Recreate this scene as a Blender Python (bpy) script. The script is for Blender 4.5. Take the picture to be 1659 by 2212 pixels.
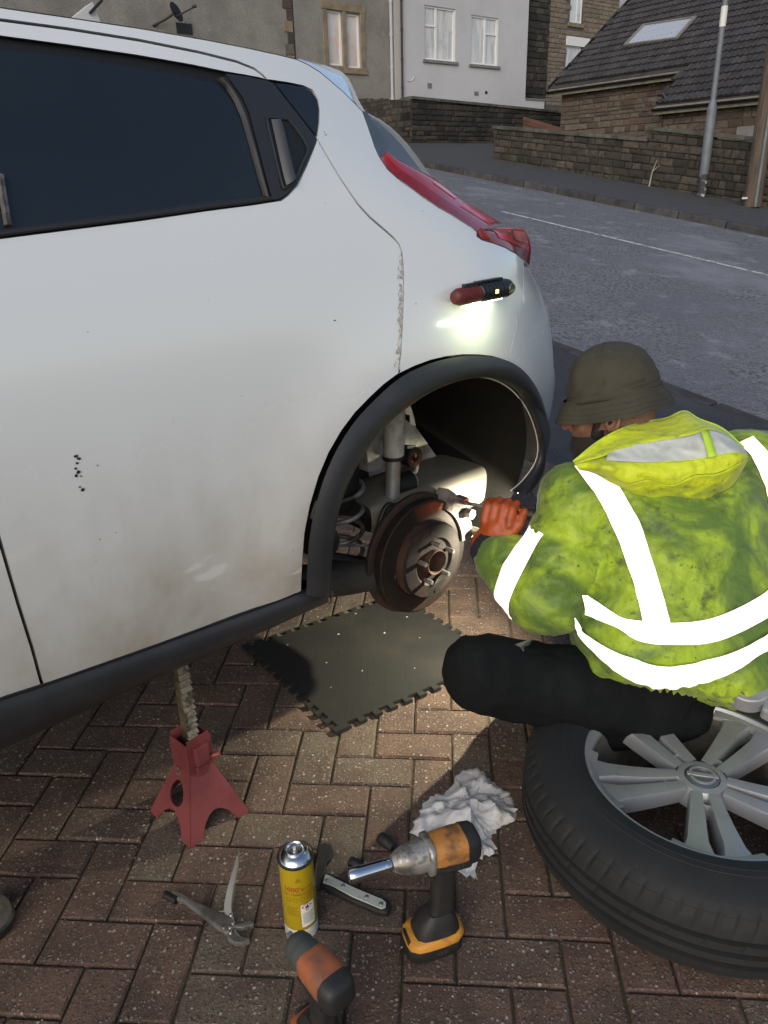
import bpy, bmesh, math, random
from mathutils import Vector, Matrix, noise
from mathutils.bvhtree import BVHTree
from mathutils.geometry import delaunay_2d_cdt

for o in list(bpy.data.objects): bpy.data.objects.remove(o)
scene = bpy.context.scene
COL = scene.collection
rnd = random.Random(7)
PI = math.pi
V3 = Vector

# ---------------------------------------------------------------- camera
CAM_H = 1.34                      # metres above the paving
FPX = 769.0                       # focal length in pixels of a 768 x 1024 picture
_d = V3((50.0, 1830.0, FPX)).normalized()          # straight down, seen by the camera
_F = (V3((0, 0, 1)) - _d * _d.z).normalized()
_R = _F.cross(-_d)
if _R.x < 0: _R = -_R
CR = V3((_R.x, _F.x, -_d.x)); CD = V3((_R.y, _F.y, -_d.y)); CF = V3((_R.z, _F.z, -_d.z))
cam_data = bpy.data.cameras.new('camera'); cam = bpy.data.objects.new('camera', cam_data); COL.objects.link(cam)
cam_data.sensor_fit = 'VERTICAL'; cam_data.sensor_height = 36.0; cam_data.lens = 36.0 * FPX / 1024.0
cam_data.clip_start = 0.05; cam_data.clip_end = 1500.0
mw = Matrix((( CR.x, -CD.x, -CF.x, 0), (CR.y, -CD.y, -CF.y, 0), (CR.z, -CD.z, -CF.z, CAM_H), (0, 0, 0, 1)))
cam.matrix_world = mw
scene.camera = cam

# ---------------------------------------------------------------- sky, sun, exposure
SUN_AZ = math.radians(200); SUN_EL = math.radians(28)       # low sun veiled behind the camera
world = bpy.data.worlds.new('World'); scene.world = world; world.use_nodes = True
wn = world.node_tree.nodes; wl = world.node_tree.links
sky = wn.new('ShaderNodeTexSky'); sky.sky_type = 'NISHITA'; sky.sun_disc = False
sky.sun_elevation = SUN_EL; sky.sun_rotation = SUN_AZ
sky.air_density = 1.0; sky.dust_density = 2.0; sky.ozone_density = 1.0
wl.new(sky.outputs[0], wn['Background'].inputs[0]); wn['Background'].inputs[1].default_value = 0.10
sun_d = bpy.data.lights.new('sun', 'SUN'); sun_d.energy = 0.6; sun_d.angle = math.radians(60); sun_d.color = (1.0, 0.96, 0.92)
sun = bpy.data.objects.new('sun', sun_d); COL.objects.link(sun)
sdir = V3((math.sin(SUN_AZ) * math.cos(SUN_EL), math.cos(SUN_AZ) * math.cos(SUN_EL), math.sin(SUN_EL)))
sun.rotation_euler = sdir.to_track_quat('Z', 'Y').to_euler()
scene.view_settings.view_transform = 'Standard'; scene.view_settings.look = 'None'
scene.view_settings.gamma = 1.0; scene.view_settings.use_curve_mapping = False
scene.view_settings.exposure = 0.75
TORCH_W = 0.075; LAMP_W = 54.0

# ---------------------------------------------------------------- measuring helpers: a sight line of the survey picture (1659 wide) met with a surface of the place
KV = 768.0 / 1659.0
EYE = V3((0, 0, CAM_H))
def R(x, y): return CR * ((x * KV - 384) / FPX) + CD * ((y * KV - 512) / FPX) + CF
def G(x, y, z=0.0):
    r = R(x, y); return EYE + r * ((z - CAM_H) / r.z)
def D(x, y, d):
    r = R(x, y); return EYE + r * (d / r.y)
def plane_hit(x, y, p, n):
    r = R(x, y); return EYE + r * ((p - EYE).dot(n) / r.dot(n))
def to_px(p):
    q = p - EYE; z = q.dot(CF); return ((384 + FPX * q.dot(CR) / z) / KV, (512 + FPX * q.dot(CD) / z) / KV, z)

# ---------------------------------------------------------------- object helpers
WM = {}
def link(o, parent=None, M=None):
    COL.objects.link(o)
    if parent is not None:
        o.parent = parent
        o.matrix_parent_inverse = WM[parent].inverted()
    M = M or Matrix.Identity(4)
    o.matrix_basis = M          # the parent's inverse is undone, so basis is the world matrix
    WM[o] = M.copy()
    return o
def tag(o, label=None, cat=None, group=None, kind=None):
    if label: o['label'] = label
    if cat: o['category'] = cat
    if group: o['group'] = group
    if kind: o['kind'] = kind
    return o
def thing(name, loc, label=None, cat=None, group=None, kind=None):
    o = bpy.data.objects.new(name, None); o.empty_display_size = 0.1
    link(o, None, Matrix.Translation(loc)); return tag(o, label, cat, group, kind)

class MB:
    def __init__(s): s.v = []; s.f = []; s.T = Matrix.Identity(4)
    def add(s, vs, fs):
        n = len(s.v); T = s.T
        s.v += [T @ V3(p) for p in vs]; s.f += [tuple(i + n for i in f) for f in fs]; return s
    def box(s, c, size, M=None):
        x, y, z = [k / 2 for k in size]; c = V3(c)
        P = [V3((a * x, b * y, d * z)) for a in (-1, 1) for b in (-1, 1) for d in (-1, 1)]
        P = [(M @ p if M else p) + c for p in P]
        return s.add(P, [(0, 1, 3, 2), (4, 6, 7, 5), (0, 4, 5, 1), (2, 3, 7, 6), (0, 2, 6, 4), (1, 5, 7, 3)])
    def grid(s, rows, closed=False, flip=False):
        nr = len(rows); nc = len(rows[0]); vs = [p for r in rows for p in r]; fs = []
        for i in range(nr - 1):
            for j in range(nc if closed else nc - 1):
                k = (j + 1) % nc
                q = (i * nc + j, i * nc + k, (i + 1) * nc + k, (i + 1) * nc + j)
                fs.append(q[::-1] if flip else q)
        return s.add(vs, fs)
    def tube(s, path, r, n=10, cap=True):
        P = [V3(p) for p in path]; m = len(P); rr = r if isinstance(r, (list, tuple)) else [r] * m
        rows = []; ref = None
        for i in range(m):
            t = (P[min(i + 1, m - 1)] - P[max(i - 1, 0)]).normalized()
            if ref is None: ref = t.orthogonal().normalized()
            ref = (ref - t * ref.dot(t)).normalized(); b = t.cross(ref)
            rows.append([P[i] + (ref * math.cos(2 * PI * k / n) + b * math.sin(2 * PI * k / n)) * rr[i] for k in range(n)])
        s.grid(rows, True)
        if cap:
            s.add(rows[0], [tuple(range(n))[::-1]]); s.add(rows[-1], [tuple(range(n))])
        return s
    def lathe(s, prof, n=32, M=None, cap=False):
        M = M or Matrix.Identity(4)
        rows = [[M @ V3((r * math.cos(2 * PI * k / n), r * math.sin(2 * PI * k / n), h)) for k in range(n)] for r, h in prof]
        s.grid(rows, True)
        if cap:
            s.add(rows[0], [tuple(range(n))[::-1]]); s.add(rows[-1], [tuple(range(n))])
        return s
    def prism(s, poly, h0, h1, M=None):
        M = M or Matrix.Identity(4); n = len(poly)
        a = [M @ V3((x, y, h0)) for x, y in poly]; b = [M @ V3((x, y, h1)) for x, y in poly]
        return s.add(a + b, [tuple(range(n))[::-1], tuple(range(n, 2 * n))] + [(i, (i + 1) % n, n + (i + 1) % n, n + i) for i in range(n)])
    def mesh(s, name, mat=None, smooth=False, fix=True):
        me = bpy.data.meshes.new(name); me.from_pydata([tuple(p) for p in s.v], [], s.f)
        if fix:
            bm = bmesh.new(); bm.from_mesh(me)
            bmesh.ops.remove_doubles(bm, verts=bm.verts, dist=1e-5)
            bmesh.ops.recalc_face_normals(bm, faces=bm.faces); bm.to_mesh(me); bm.free()
        if mat: me.materials.append(mat)
        if smooth:
            me.shade_smooth()
            if smooth is not True:
                me.set_sharp_from_angle(angle=math.radians(smooth))
        return me
    def build(s, name, mat, parent=None, smooth=False, bevel=0, M=None, fix=True, sub=0, solid=0):
        o = bpy.data.objects.new(name, s.mesh(name, mat, smooth, fix)); link(o, parent, M)
        if solid:
            m = o.modifiers.new('solid', 'SOLIDIFY'); m.thickness = abs(solid); m.offset = -1 if solid > 0 else 1
        if bevel:
            b = o.modifiers.new('bevel', 'BEVEL'); b.width = bevel; b.segments = 2; b.limit_method = 'ANGLE'; b.angle_limit = math.radians(35)
        if sub:
            m = o.modifiers.new('sub', 'SUBSURF'); m.levels = sub; m.render_levels = sub
        return o
def frame(o, x, y):                    # a matrix with axes x, y and their cross product, at o
    x = V3(x).normalized(); y = V3(y); y = (y - x * y.dot(x)).normalized(); z = x.cross(y)
    return Matrix(((x.x, y.x, z.x, o[0]), (x.y, y.y, z.y, o[1]), (x.z, y.z, z.z, o[2]), (0, 0, 0, 1)))
def rotz(a): return Matrix.Rotation(a, 4, 'Z')
def resample(pts, n):
    L = [0.0]
    for a, b in zip(pts, pts[1:]): L.append(L[-1] + (V3(b) - V3(a)).length)
    out = []
    for i in range(n):
        t = L[-1] * i / (n - 1); k = 0
        while k < len(L) - 2 and L[k + 1] < t: k += 1
        f = (t - L[k]) / max(1e-9, L[k + 1] - L[k]); out.append(V3(pts[k]).lerp(V3(pts[k + 1]), min(1, f)))
    return out
def smooth_line(pts, n, closed=False):            # Catmull-Rom through the points
    P = [V3(p) for p in pts]; m = len(P); out = []
    seg = m if closed else m - 1
    for i in range(seg):
        p0 = P[(i - 1) % m] if closed or i > 0 else P[0] * 2 - P[1]; p1 = P[i]; p2 = P[(i + 1) % m]
        p3 = P[(i + 2) % m] if closed or i + 2 < m else P[-1] * 2 - P[-2]
        for k in range(n):
            t = k / n
            out.append(0.5 * ((2 * p1) + (p2 - p0) * t + (2 * p0 - 5 * p1 + 4 * p2 - p3) * t * t + (3 * p1 - p0 - 3 * p2 + p3) * t ** 3))
    if not closed: out.append(P[-1])
    return out
def sl2(pts, n): return [(p.x, p.y) for p in smooth_line([(a, b, 0) for a, b in pts], n)]
def text_mesh(body, size, align='CENTER'):
    cu = bpy.data.curves.new('lettering', 'FONT'); cu.body = body; cu.size = size; cu.align_x = align; cu.align_y = 'CENTER'
    o = bpy.data.objects.new('lettering', cu); COL.objects.link(o)
    dg = bpy.context.evaluated_depsgraph_get(); me = bpy.data.meshes.new_from_object(o.evaluated_get(dg))
    bpy.data.objects.remove(o); bpy.data.curves.remove(cu); return me
def evaluated_mesh(o):
    dg = bpy.context.evaluated_depsgraph_get(); dg.update()
    return bpy.data.meshes.new_from_object(o.evaluated_get(dg))

# ---------------------------------------------------------------- materials
def rgb(c): return (c[0], c[1], c[2], 1.0)
def newmat(name):
    m = bpy.data.materials.new(name); m.use_nodes = True
    nt = m.node_tree; return m, nt, nt.nodes, nt.links, nt.nodes['Principled BSDF']
def nnode(nt, kind, **kw):
    n = nt.nodes.new(kind)
    for k, v in kw.items():
        if k.startswith('i_'):
            key = k[2:]; n.inputs[int(key) if key.isdigit() else key.replace('_', ' ')].default_value = v
        else: setattr(n, k, v)
    return n
def coords(nt, kind):
    if kind == 'world': return nt.nodes.new('ShaderNodeNewGeometry').outputs['Position']
    return nt.nodes.new('ShaderNodeTexCoord').outputs['Object']
def ramp(nt, src, lo, hi):
    n = nnode(nt, 'ShaderNodeMapRange', interpolation_type='SMOOTHSTEP'); n.inputs['From Min'].default_value = lo; n.inputs['From Max'].default_value = hi
    nt.links.new(src, n.inputs['Value']); return n.outputs['Result']
def mix(nt, fac, a, b, blend='MIX'):
    n = nnode(nt, 'ShaderNodeMix', data_type='RGBA', blend_type=blend)
    for s, k in ((fac, 0), (a, 6), (b, 7)):
        if hasattr(s, 'is_linked'): nt.links.new(s, n.inputs[k])
        elif isinstance(s, (int, float)): n.inputs[k].default_value = s
        else: n.inputs[k].default_value = rgb(s)
    return n.outputs[2]
def noise_tex(nt, vec, scale, detail=4, rough=0.6, stretch=None, dist=0.0):
    if stretch:
        mp = nnode(nt, 'ShaderNodeMapping'); mp.inputs['Scale'].default_value = stretch; nt.links.new(vec, mp.inputs[0]); vec = mp.outputs[0]
    n = nnode(nt, 'ShaderNodeTexNoise'); n.inputs['Scale'].default_value = scale; n.inputs['Detail'].default_value = detail; n.inputs['Roughness'].default_value = rough
    n.inputs['Distortion'].default_value = dist
    nt.links.new(vec, n.inputs['Vector']); return n.outputs[0]
def add_bump(nt, bs, items, vec):
    last = None
    for scale, strength, dist in items:
        h = noise_tex(nt, vec, scale, 3) if not isinstance(scale, tuple) else noise_tex(nt, vec, scale[0], 2, stretch=scale[1])
        b = nnode(nt, 'ShaderNodeBump'); b.inputs['Strength'].default_value = strength; b.inputs['Distance'].default_value = dist
        nt.links.new(h, b.inputs['Height'])
        if last: nt.links.new(last, b.inputs['Normal'])
        last = b.outputs[0]
    nt.links.new(last, bs.inputs['Normal'])
def mat(name, col, rough=0.5, metal=0.0, var=(), bump=(), coat=0.0, vary=0.0, space='world', spec=None, rvar=None, coatr=0.05):
    m, nt, N, L, bs = newmat(name); vec = coords(nt, space) if (var or bump or rvar) else None
    c = col
    for it in var:
        scale, c2, lo, hi = it[:4]; stretch = it[4] if len(it) > 4 else None
        c = mix(nt, ramp(nt, noise_tex(nt, vec, scale, 6, 0.65, stretch), lo, hi), c, c2)
    if vary:
        oi = nnode(nt, 'ShaderNodeObjectInfo'); mr = nnode(nt, 'ShaderNodeMapRange'); mr.inputs['To Min'].default_value = 1 - vary; mr.inputs['To Max'].default_value = 1 + vary
        L.new(oi.outputs['Random'], mr.inputs[0]); cb = nnode(nt, 'ShaderNodeVectorMath', operation='SCALE')
        if hasattr(c, 'is_linked'): L.new(c, cb.inputs[0])
        else: cb.inputs[0].default_value = c[:3]
        L.new(mr.outputs[0], cb.inputs['Scale']); c = cb.outputs[0]
    if hasattr(c, 'is_linked'): L.new(c, bs.inputs['Base Color'])
    else: bs.inputs['Base Color'].default_value = rgb(c)
    bs.inputs['Roughness'].default_value = rough; bs.inputs['Metallic'].default_value = metal
    bs.inputs['Coat Weight'].default_value = coat; bs.inputs['Coat Roughness'].default_value = coatr
    if spec is not None: bs.inputs['Specular IOR Level'].default_value = spec
    if rvar:
        mr = nnode(nt, 'ShaderNodeMapRange'); L.new(noise_tex(nt, vec, rvar[0], 5), mr.inputs[0]); mr.inputs['From Min'].default_value = .35; mr.inputs['From Max'].default_value = .65
        mr.inputs['To Min'].default_value = rvar[1]; mr.inputs['To Max'].default_value = rvar[2]; L.new(mr.outputs[0], bs.inputs['Roughness'])
    if bump: add_bump(nt, bs, bump, vec)
    return m

def speckle_mat(name, base, dark, alt, pebbles, scale, amount, rough=0.85, vary=0.14, moss=None):
    """worn concrete block: two sizes of exposed aggregate in a fine matrix, each block its own tint"""
    m, nt, N, L, bs = newmat(name); vec = coords(nt, 'world')
    oi = nnode(nt, 'ShaderNodeObjectInfo')
    b0 = mix(nt, ramp(nt, oi.outputs['Random'], .45, .95), base, alt)
    c = mix(nt, ramp(nt, noise_tex(nt, vec, 9, 6), .35, .7), b0, dark)
    c = mix(nt, ramp(nt, noise_tex(nt, vec, 1.7, 5, .65), .42, .70), c, tuple(k * .72 for k in dark))
    c = mix(nt, ramp(nt, noise_tex(nt, vec, 160, 3, .7), .45, .75), c, tuple(k * .42 for k in dark))
    hs = []
    for sc, am in ((scale, amount), (scale * 2.1, amount * 1.1)):
        vo = nnode(nt, 'ShaderNodeTexVoronoi'); vo.inputs['Scale'].default_value = sc; L.new(vec, vo.inputs['Vector'])
        sep = nnode(nt, 'ShaderNodeSeparateColor'); L.new(vo.outputs['Color'], sep.inputs[0])
        pick = ramp(nt, sep.outputs[0], 1 - am, 1 - am + .12); disc = ramp(nt, vo.outputs['Distance'], .50, .28)
        fac = nnode(nt, 'ShaderNodeMath', operation='MULTIPLY'); L.new(pick, fac.inputs[0]); L.new(disc, fac.inputs[1])
        pc = mix(nt, sep.outputs[1], pebbles[0], pebbles[1]); pc = mix(nt, ramp(nt, sep.outputs[2], .82, .95), pc, pebbles[2])
        c = mix(nt, fac.outputs[0], c, pc); hs.append(fac.outputs[0])
    if moss: c = mix(nt, ramp(nt, noise_tex(nt, vec, 14, 5), moss[1], moss[1] + .16), c, moss[0])
    mr = nnode(nt, 'ShaderNodeMapRange'); mr.inputs['To Min'].default_value = 1 - vary; mr.inputs['To Max'].default_value = 1 + vary
    L.new(oi.outputs['Random'], mr.inputs[0]); cb = nnode(nt, 'ShaderNodeVectorMath', operation='SCALE'); L.new(c, cb.inputs[0]); L.new(mr.outputs[0], cb.inputs['Scale'])
    L.new(cb.outputs[0], bs.inputs['Base Color']); bs.inputs['Roughness'].default_value = rough
    last = None
    for h, st, ds in ((hs[0], .9, .0035), (hs[1], .7, .002), (noise_tex(nt, vec, 220, 4, .7), .8, .003), (noise_tex(nt, vec, 34, 4, .6), .5, .006)):
        b = nnode(nt, 'ShaderNodeBump'); b.inputs['Strength'].default_value = st; b.inputs['Distance'].default_value = ds; L.new(h, b.inputs['Height'])
        if last: L.new(last, b.inputs['Normal'])
        last = b.outputs[0]
    L.new(last, bs.inputs['Normal'])
    return m
def stone_mat(name, cols, rough=0.9, soot=None, vary_scale=3.0):
    m, nt, N, L, bs = newmat(name); vec = coords(nt, 'world')
    oi = nnode(nt, 'ShaderNodeObjectInfo'); cr = nnode(nt, 'ShaderNodeValToRGB')
    cr.color_ramp.elements[0].color = rgb(cols[0]); cr.color_ramp.elements[1].color = rgb(cols[-1])
    for i, cc in enumerate(cols[1:-1]):
        e = cr.color_ramp.elements.new((i + 1) / (len(cols) - 1)); e.color = rgb(cc)
    if True:      # each joined block gets its tone from its place as well as its own random value
        wn_ = nnode(nt, 'ShaderNodeMath', operation='ADD'); L.new(oi.outputs['Random'], wn_.inputs[0])
        nz = noise_tex(nt, vec, .9, 2); mr = nnode(nt, 'ShaderNodeMapRange'); L.new(nz, mr.inputs[0]); mr.inputs['To Min'].default_value = -.3; mr.inputs['To Max'].default_value = .3
        L.new(mr.outputs[0], wn_.inputs[1]); L.new(wn_.outputs[0], cr.inputs[0])
    c = mix(nt, ramp(nt, noise_tex(nt, vec, 14, 6, .7), .4, .75), cr.outputs[0], tuple(k * .55 for k in cols[0]))
    if soot: c = mix(nt, ramp(nt, noise_tex(nt, vec, 1.3, 5, .7), soot[1], soot[1] + .2), c, soot[0])
    L.new(c, bs.inputs['Base Color']); bs.inputs['Roughness'].default_value = rough
    add_bump(nt, bs, [(11, .6, .03), (60, .5, .008)], vec)
    return m
def glass_mat(name, col, rough=.04, spec=.5):
    return mat(name, col, rough, 0, spec=spec)
# ================================================================ the street frame: a runs up the hill, b across the road, away from the camera
ST_AZ = math.radians(-37.0); GRADE = 0.155
EA = V3((math.sin(ST_AZ), math.cos(ST_AZ), 0)); EB = V3((math.cos(ST_AZ), -math.sin(ST_AZ), 0))
P0 = G(1428, 828, -0.05)
def S3(a, b, z): return V3((P0.x, P0.y, 0)) + EA * a + EB * b + V3((0, 0, z))
def street_z(a): return -0.05 + GRADE * a
def ab(p): q = p - P0; return q.dot(EA), q.dot(EB)
def HA(x, y, a): return plane_hit(x, y, S3(a, 0, 0), EA)          # on the upright plane across the street at a
def HB(x, y, b): return plane_hit(x, y, S3(0, b, 0), EB)          # on the upright plane along the street at b
def ABZ(p): a, b = ab(p); return a, b, p.z

# ---------------------------------------------------------------- materials of the ground
M_PAVER = speckle_mat('paver_block', (.165, .098, .068), (.088, .055, .042), (.126, .104, .074), ((.24, .195, .15), (.16, .105, .075), (.36, .33, .28)), 115, .30, moss=((.055, .062, .026), .64))
M_BED = mat('jointing_sand', (.075, .060, .042), .95, var=[(18, (.055, .075, .020), .45, .62), (60, (.022, .018, .014), .48, .7)], bump=[(120, .8, .004)])
M_ROAD = mat('worn_asphalt', (.210, .211, .220), .75, var=[(28, (.065, .064, .072), .45, .62), (.7, (.145, .147, .162), .4, .65), (2.6, (.34, .335, .345), .54, .74, (1, 1, 1)), (.35, (.27, .27, .285), .52, .7), (60, (.36, .35, .35), .58, .66)], bump=[(45, 1.0, .03), (14, .8, .03)])
M_PATH = mat('footway_tarmac', (.05, .05, .055), .85, var=[(60, (.022, .022, .026), .45, .62), (1.2, (.066, .064, .066), .45, .7), (110, (.2, .19, .18), .70, .76)], bump=[(90, .9, .012)])
M_PATH2 = mat('far_footway_tarmac', (.07, .07, .074), .9, var=[(30, (.04, .04, .042), .45, .62), (1.5, (.035, .05, .028), .58, .75)], bump=[(60, .8, .02)])
M_KERB = mat('kerb_stone', (.060, .058, .057), .9, var=[(5, (.032, .031, .030), .4, .65), (40, (.13, .125, .12), .62, .8)], bump=[(30, .6, .01)], vary=.25)
M_LINE = mat('road_paint', (.60, .60, .59), .8, var=[(14, (.20, .20, .21), .46, .60)])
M_SOIL = mat('rough_ground', (.05, .05, .035), .95, var=[(.6, (.04, .06, .02), .4, .6)], bump=[(8, .5, .05)])

# ---------------------------------------------------------------- wide ground sheet
mb = MB(); rows = []
for i in range(41):
    row = []
    for j in range(41):
        a = -300 + 600 * (i / 40) ** 1.0 if False else (i - 20) / 20; b = (j - 20) / 20
        a = math.copysign(abs(a) ** 2.2 * 400, a); b = math.copysign(abs(b) ** 2.2 * 400, b)
        zs = GRADE * max(-12, min(120, a)) - .35
        if b < -2.2: zs = min(zs, -.12) if a < 5 else min(zs, -.12 + .155 * (a - 5))
        row.append(S3(a, b, zs))
    rows.append(row)
mb.grid(rows); tag(mb.build('ground', M_SOIL, smooth=True), 'rough hillside ground lying under the street', None, None, 'structure')

# ---------------------------------------------------------------- driveway of herringbone block paving
drive = thing('driveway', (0, 0, 0), 'brown herringbone block paving under the car and the tools', None, None, 'structure')
PA_ANG = -0.0774; CELL = 0.1; ORG = V3((-.6965, 1.1474, 0)) * (CAM_H / 1.371)
ORG.z = 0
px_ = V3((math.cos(PA_ANG), math.sin(PA_ANG), 0)); py_ = V3((-math.sin(PA_ANG), math.cos(PA_ANG), 0))
B_EDGE = -2.10
e0 = S3(-9, B_EDGE, 0); e1 = S3(2.2, B_EDGE, 0)
MB().add([(e0.x, e0.y, -.0085), (e1.x, e1.y, -.0085), (-2.6, 4.9, -.0085), (-3.2, .0, -.0085), (-2.0, -2.2, -.0085), (3.2, -2.4, -.0085)], [tuple(range(6))]).build('jointing_sand', M_BED, drive)
def paver_mesh(seed):
    r = random.Random(seed); m = MB(); L, W, h, c = .0978, .0478, .03, .0045
    t = []
    for sx, sy in ((-1, -1), (1, -1), (1, 1), (-1, 1)):
        j = r.uniform(-.0015, .0015); t.append((sx * (L - c) + j, sy * (W - c) + r.uniform(-.0012, .0012), 0))
    mid = []
    for sx, sy in ((-1, -1), (1, -1), (1, 1), (-1, 1)): mid.append((sx * L, sy * W, -c * r.uniform(.7, 1.3)))
    bot = [(x, y, -h) for x, y, z in mid]
    m.add(t + mid + bot, [(0, 1, 2, 3)] + [(i, 4 + i, 4 + (i + 1) % 4, (i + 1) % 4) for i in range(4)] + [(4 + i, 8 + i, 8 + (i + 1) % 4, 4 + (i + 1) % 4) for i in range(4)])
    return m
PM = [paver_mesh(k).mesh('paver', M_PAVER) for k in range(6)]
spots = []
for i in range(-70, 71):
    for j in range(-70, 71):
        for kind in (0, 1):
            # lattice (1,1) and (2,-2)
            ca = i + 2 * j; cb = i - 2 * j
            if kind == 0: cx, cy = ca + 1.0, cb - .5
            else: cx, cy = ca + .5, cb + 1.0
            p = ORG + px_ * (cx * CELL) + py_ * (cy * CELL)
            if p.y < .45 or p.y > 5.2 or abs(p.x) > 2.8: continue
            a_, b_ = ab(p)
            if b_ > B_EDGE - .17: continue
            x, y, z = to_px(p)
            vis = z > 0 and -120 < x < 1780 and 300 < y < 2330
            spots.append((-1.0 / z if vis else 1, p, kind, vis))
spots.sort(key=lambda s: s[0])
rest = MB(); n_single = 0
for key, p, kind, vis in spots:
    q = rnd.uniform(-.0018, .0018); tilt = Matrix.Rotation(rnd.uniform(-.008, .008), 4, 'X') @ Matrix.Rotation(rnd.uniform(-.006, .006), 4, 'Y')
    M = Matrix.Translation(p + V3((0, 0, q))) @ rotz(PA_ANG + (PI / 2 if kind else 0) + rnd.uniform(-.006, .006)) @ tilt @ rotz(PI * rnd.randint(0, 1))
    if vis and n_single < 300:
        o = bpy.data.objects.new('paver', PM[rnd.randrange(6)]); link(o, drive, M); n_single += 1
    else:
        me = paver_mesh(n_single + len(rest.v) % 17); rest.T = M; rest.add(me.v, me.f)
o = rest.build('farther_pavers', M_PAVER, drive, fix=False); tag(o, None, None, None, 'stuff')
# edging course along the footway
rest = None
edge_mesh = MB().box((0, 0, -.03), (.098, .148, .06)).mesh('edging_block', M_PAVER)
for k in range(-30, 16):
    p = S3(k * .102 + .05, B_EDGE - .075, .002)
    M = frame(p, EA, EB); M = Matrix.Translation(p) @ rotz(-ST_AZ * 0 + math.atan2(EA.y, EA.x))
    link(bpy.data.objects.new('edging_block', edge_mesh), drive, M)

# ---------------------------------------------------------------- near footway, road, far footway
mb = MB(); rows = []
for i in range(41):
    a = -9 + 30 * i / 40
    rows.append([S3(a, B_EDGE + 2.0 * t, (1 - t) * min(0.0, .0) - .004 * (1 - t) + t * (street_z(a) + .012)) if a < 3 else S3(a, B_EDGE + 2.0 * t, (1 - t) * (street_z(a) - street_z(3)) + t * (street_z(a) + .012)) for t in [k / 6 for k in range(7)]])
mb.grid(rows); tag(mb.build('near_pavement', M_PATH, smooth=True), 'dark tarmac pavement between the driveway and the road', None, None, 'structure')
mb = MB()
for k in range(-10, 24):
    a = k * .915
    if k: pass
dk = thing('dropped_kerb', S3(0, -.05, street_z(0)), 'low dropped kerb along the near edge of the road', None, None, 'structure')
for k in range(-8, 12):
    a = k * .915; m = MB()
    m.box((0, 0, 0), (.905, .12, .2)); ang = math.atan(GRADE)
    M = Matrix.Translation(S3(a, -.05, street_z(a) - .08)) @ rotz(math.atan2(EA.y, EA.x)) @ Matrix.Rotation(-ang, 4, 'Y')
    m.build('kerb_stone', M_KERB, dk, bevel=.01, M=M)
B_FAR = 7.75
def zroad(a, b): t = b / B_FAR; return street_z(a) + .10 * (1 - (2 * t - 1) ** 2)
mb = MB(); rows = []
for i in range(61):
    a = -20 + 120 * i / 60
    rows.append([S3(a, b, zroad(a, b)) for b in [B_FAR * k / 10 for k in range(11)]])
mb.grid(rows); road = tag(mb.build('road', M_ROAD, smooth=True), 'worn grey asphalt road climbing to the left', None, None, 'structure')
for k, (a0, a1) in enumerate([(1.0 - 9 * j, 5.9 - 9 * j) for j in (-1, 0, 1)] + [(16, 20)]):
    m = MB(); n = 14
    m.grid([[S3(a0 + (a1 - a0) * i / n, 4.3 + d + .008 * math.sin(i * 1.7), zroad(a0 + (a1 - a0) * i / n, 4.3) + .004) for d in (-.04, .04)] for i in range(n + 1)])
    m.build('centre_line', M_LINE, road)
m = MB(); m.grid([[S3(a, B_FAR - .32 + d, zroad(a, B_FAR - .3) + .005) for d in (-.04, .04)] for a in (11.3, 12.0, 12.7)]); m.build('edge_mark', M_LINE, road)
fk = thing('far_kerb', S3(6, B_FAR, street_z(6)), 'dark stone kerb on the far side of the road', None, None, 'structure')
ang = math.atan(GRADE)
for k in range(-4, 40):
    a = k * .915; m = MB().box((0, 0, 0), (.902, .16, .3))
    M = Matrix.Translation(S3(a, B_FAR + .08, street_z(a) - .03 + rnd.uniform(-.008, .008))) @ rotz(math.atan2(EA.y, EA.x)) @ Matrix.Rotation(-ang, 4, 'Y')
    m.build('kerb_stone', M_KERB, fk, bevel=.015, M=M)
mb = MB(); rows = []
for i in range(41):
    a = -20 + 100 * i / 40
    rows.append([S3(a, b, street_z(a) + .105 + .02 * (b - B_FAR) / 3) for b in (B_FAR + .15, 9, 10.5, 14.5, 19)])
mb.grid(rows); tag(mb.build('far_pavement', M_PATH2, smooth=True), 'dark tarmac pavement in front of the stone walls', None, None, 'structure')
def path_z(a, b=10): return street_z(a) + .105 + .02 * (b - B_FAR) / 3
# ================================================================ walls and houses across the street
M_STONE_DARK = stone_mat('sooty_sandstone', [(.012, .011, .010), (.022, .020, .017), (.038, .033, .027), (.060, .050, .038), (.018, .017, .015)], soot=((.014, .013, .012), .50))
M_STONE_MID = stone_mat('weathered_sandstone', [(.034, .029, .023), (.062, .053, .041), (.022, .020, .017), (.095, .080, .062), (.040, .035, .028)], soot=((.02, .018, .016), .55))
M_STONE_TAN = stone_mat('tan_walling_stone', [(.085, .070, .056), (.125, .104, .083), (.15, .125, .098), (.11, .068, .050), (.05, .043, .038), (.14, .112, .085)])
M_STONE_BROWN = stone_mat('brown_coursed_stone', [(.17, .135, .10), (.21, .17, .125), (.25, .20, .15), (.18, .14, .105)])
M_MORTAR = mat('mortar', (.030, .027, .024), .95, var=[(6, (.03, .028, .025), .4, .65)], bump=[(40, .5, .02)])
M_MORTAR_TAN = mat('pale_mortar', (.115, .10, .083), .95, var=[(6, (.09, .08, .065), .4, .65)], bump=[(40, .5, .02)])
M_COPING = mat('stone_coping', (.10, .095, .08), .9, var=[(3, (.05, .055, .035), .4, .6), (30, (.15, .14, .12), .55, .75)], bump=[(18, .6, .02)], vary=.2)
M_ROUGHCAST = mat('grey_roughcast', (.26, .245, .22), .95, var=[(1.1, (.19, .178, .158), .38, .66), (.35, (.30, .285, .25), .45, .7), (50, (.09, .085, .075), .5, .72)], bump=[(38, .9, .03)])
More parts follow.
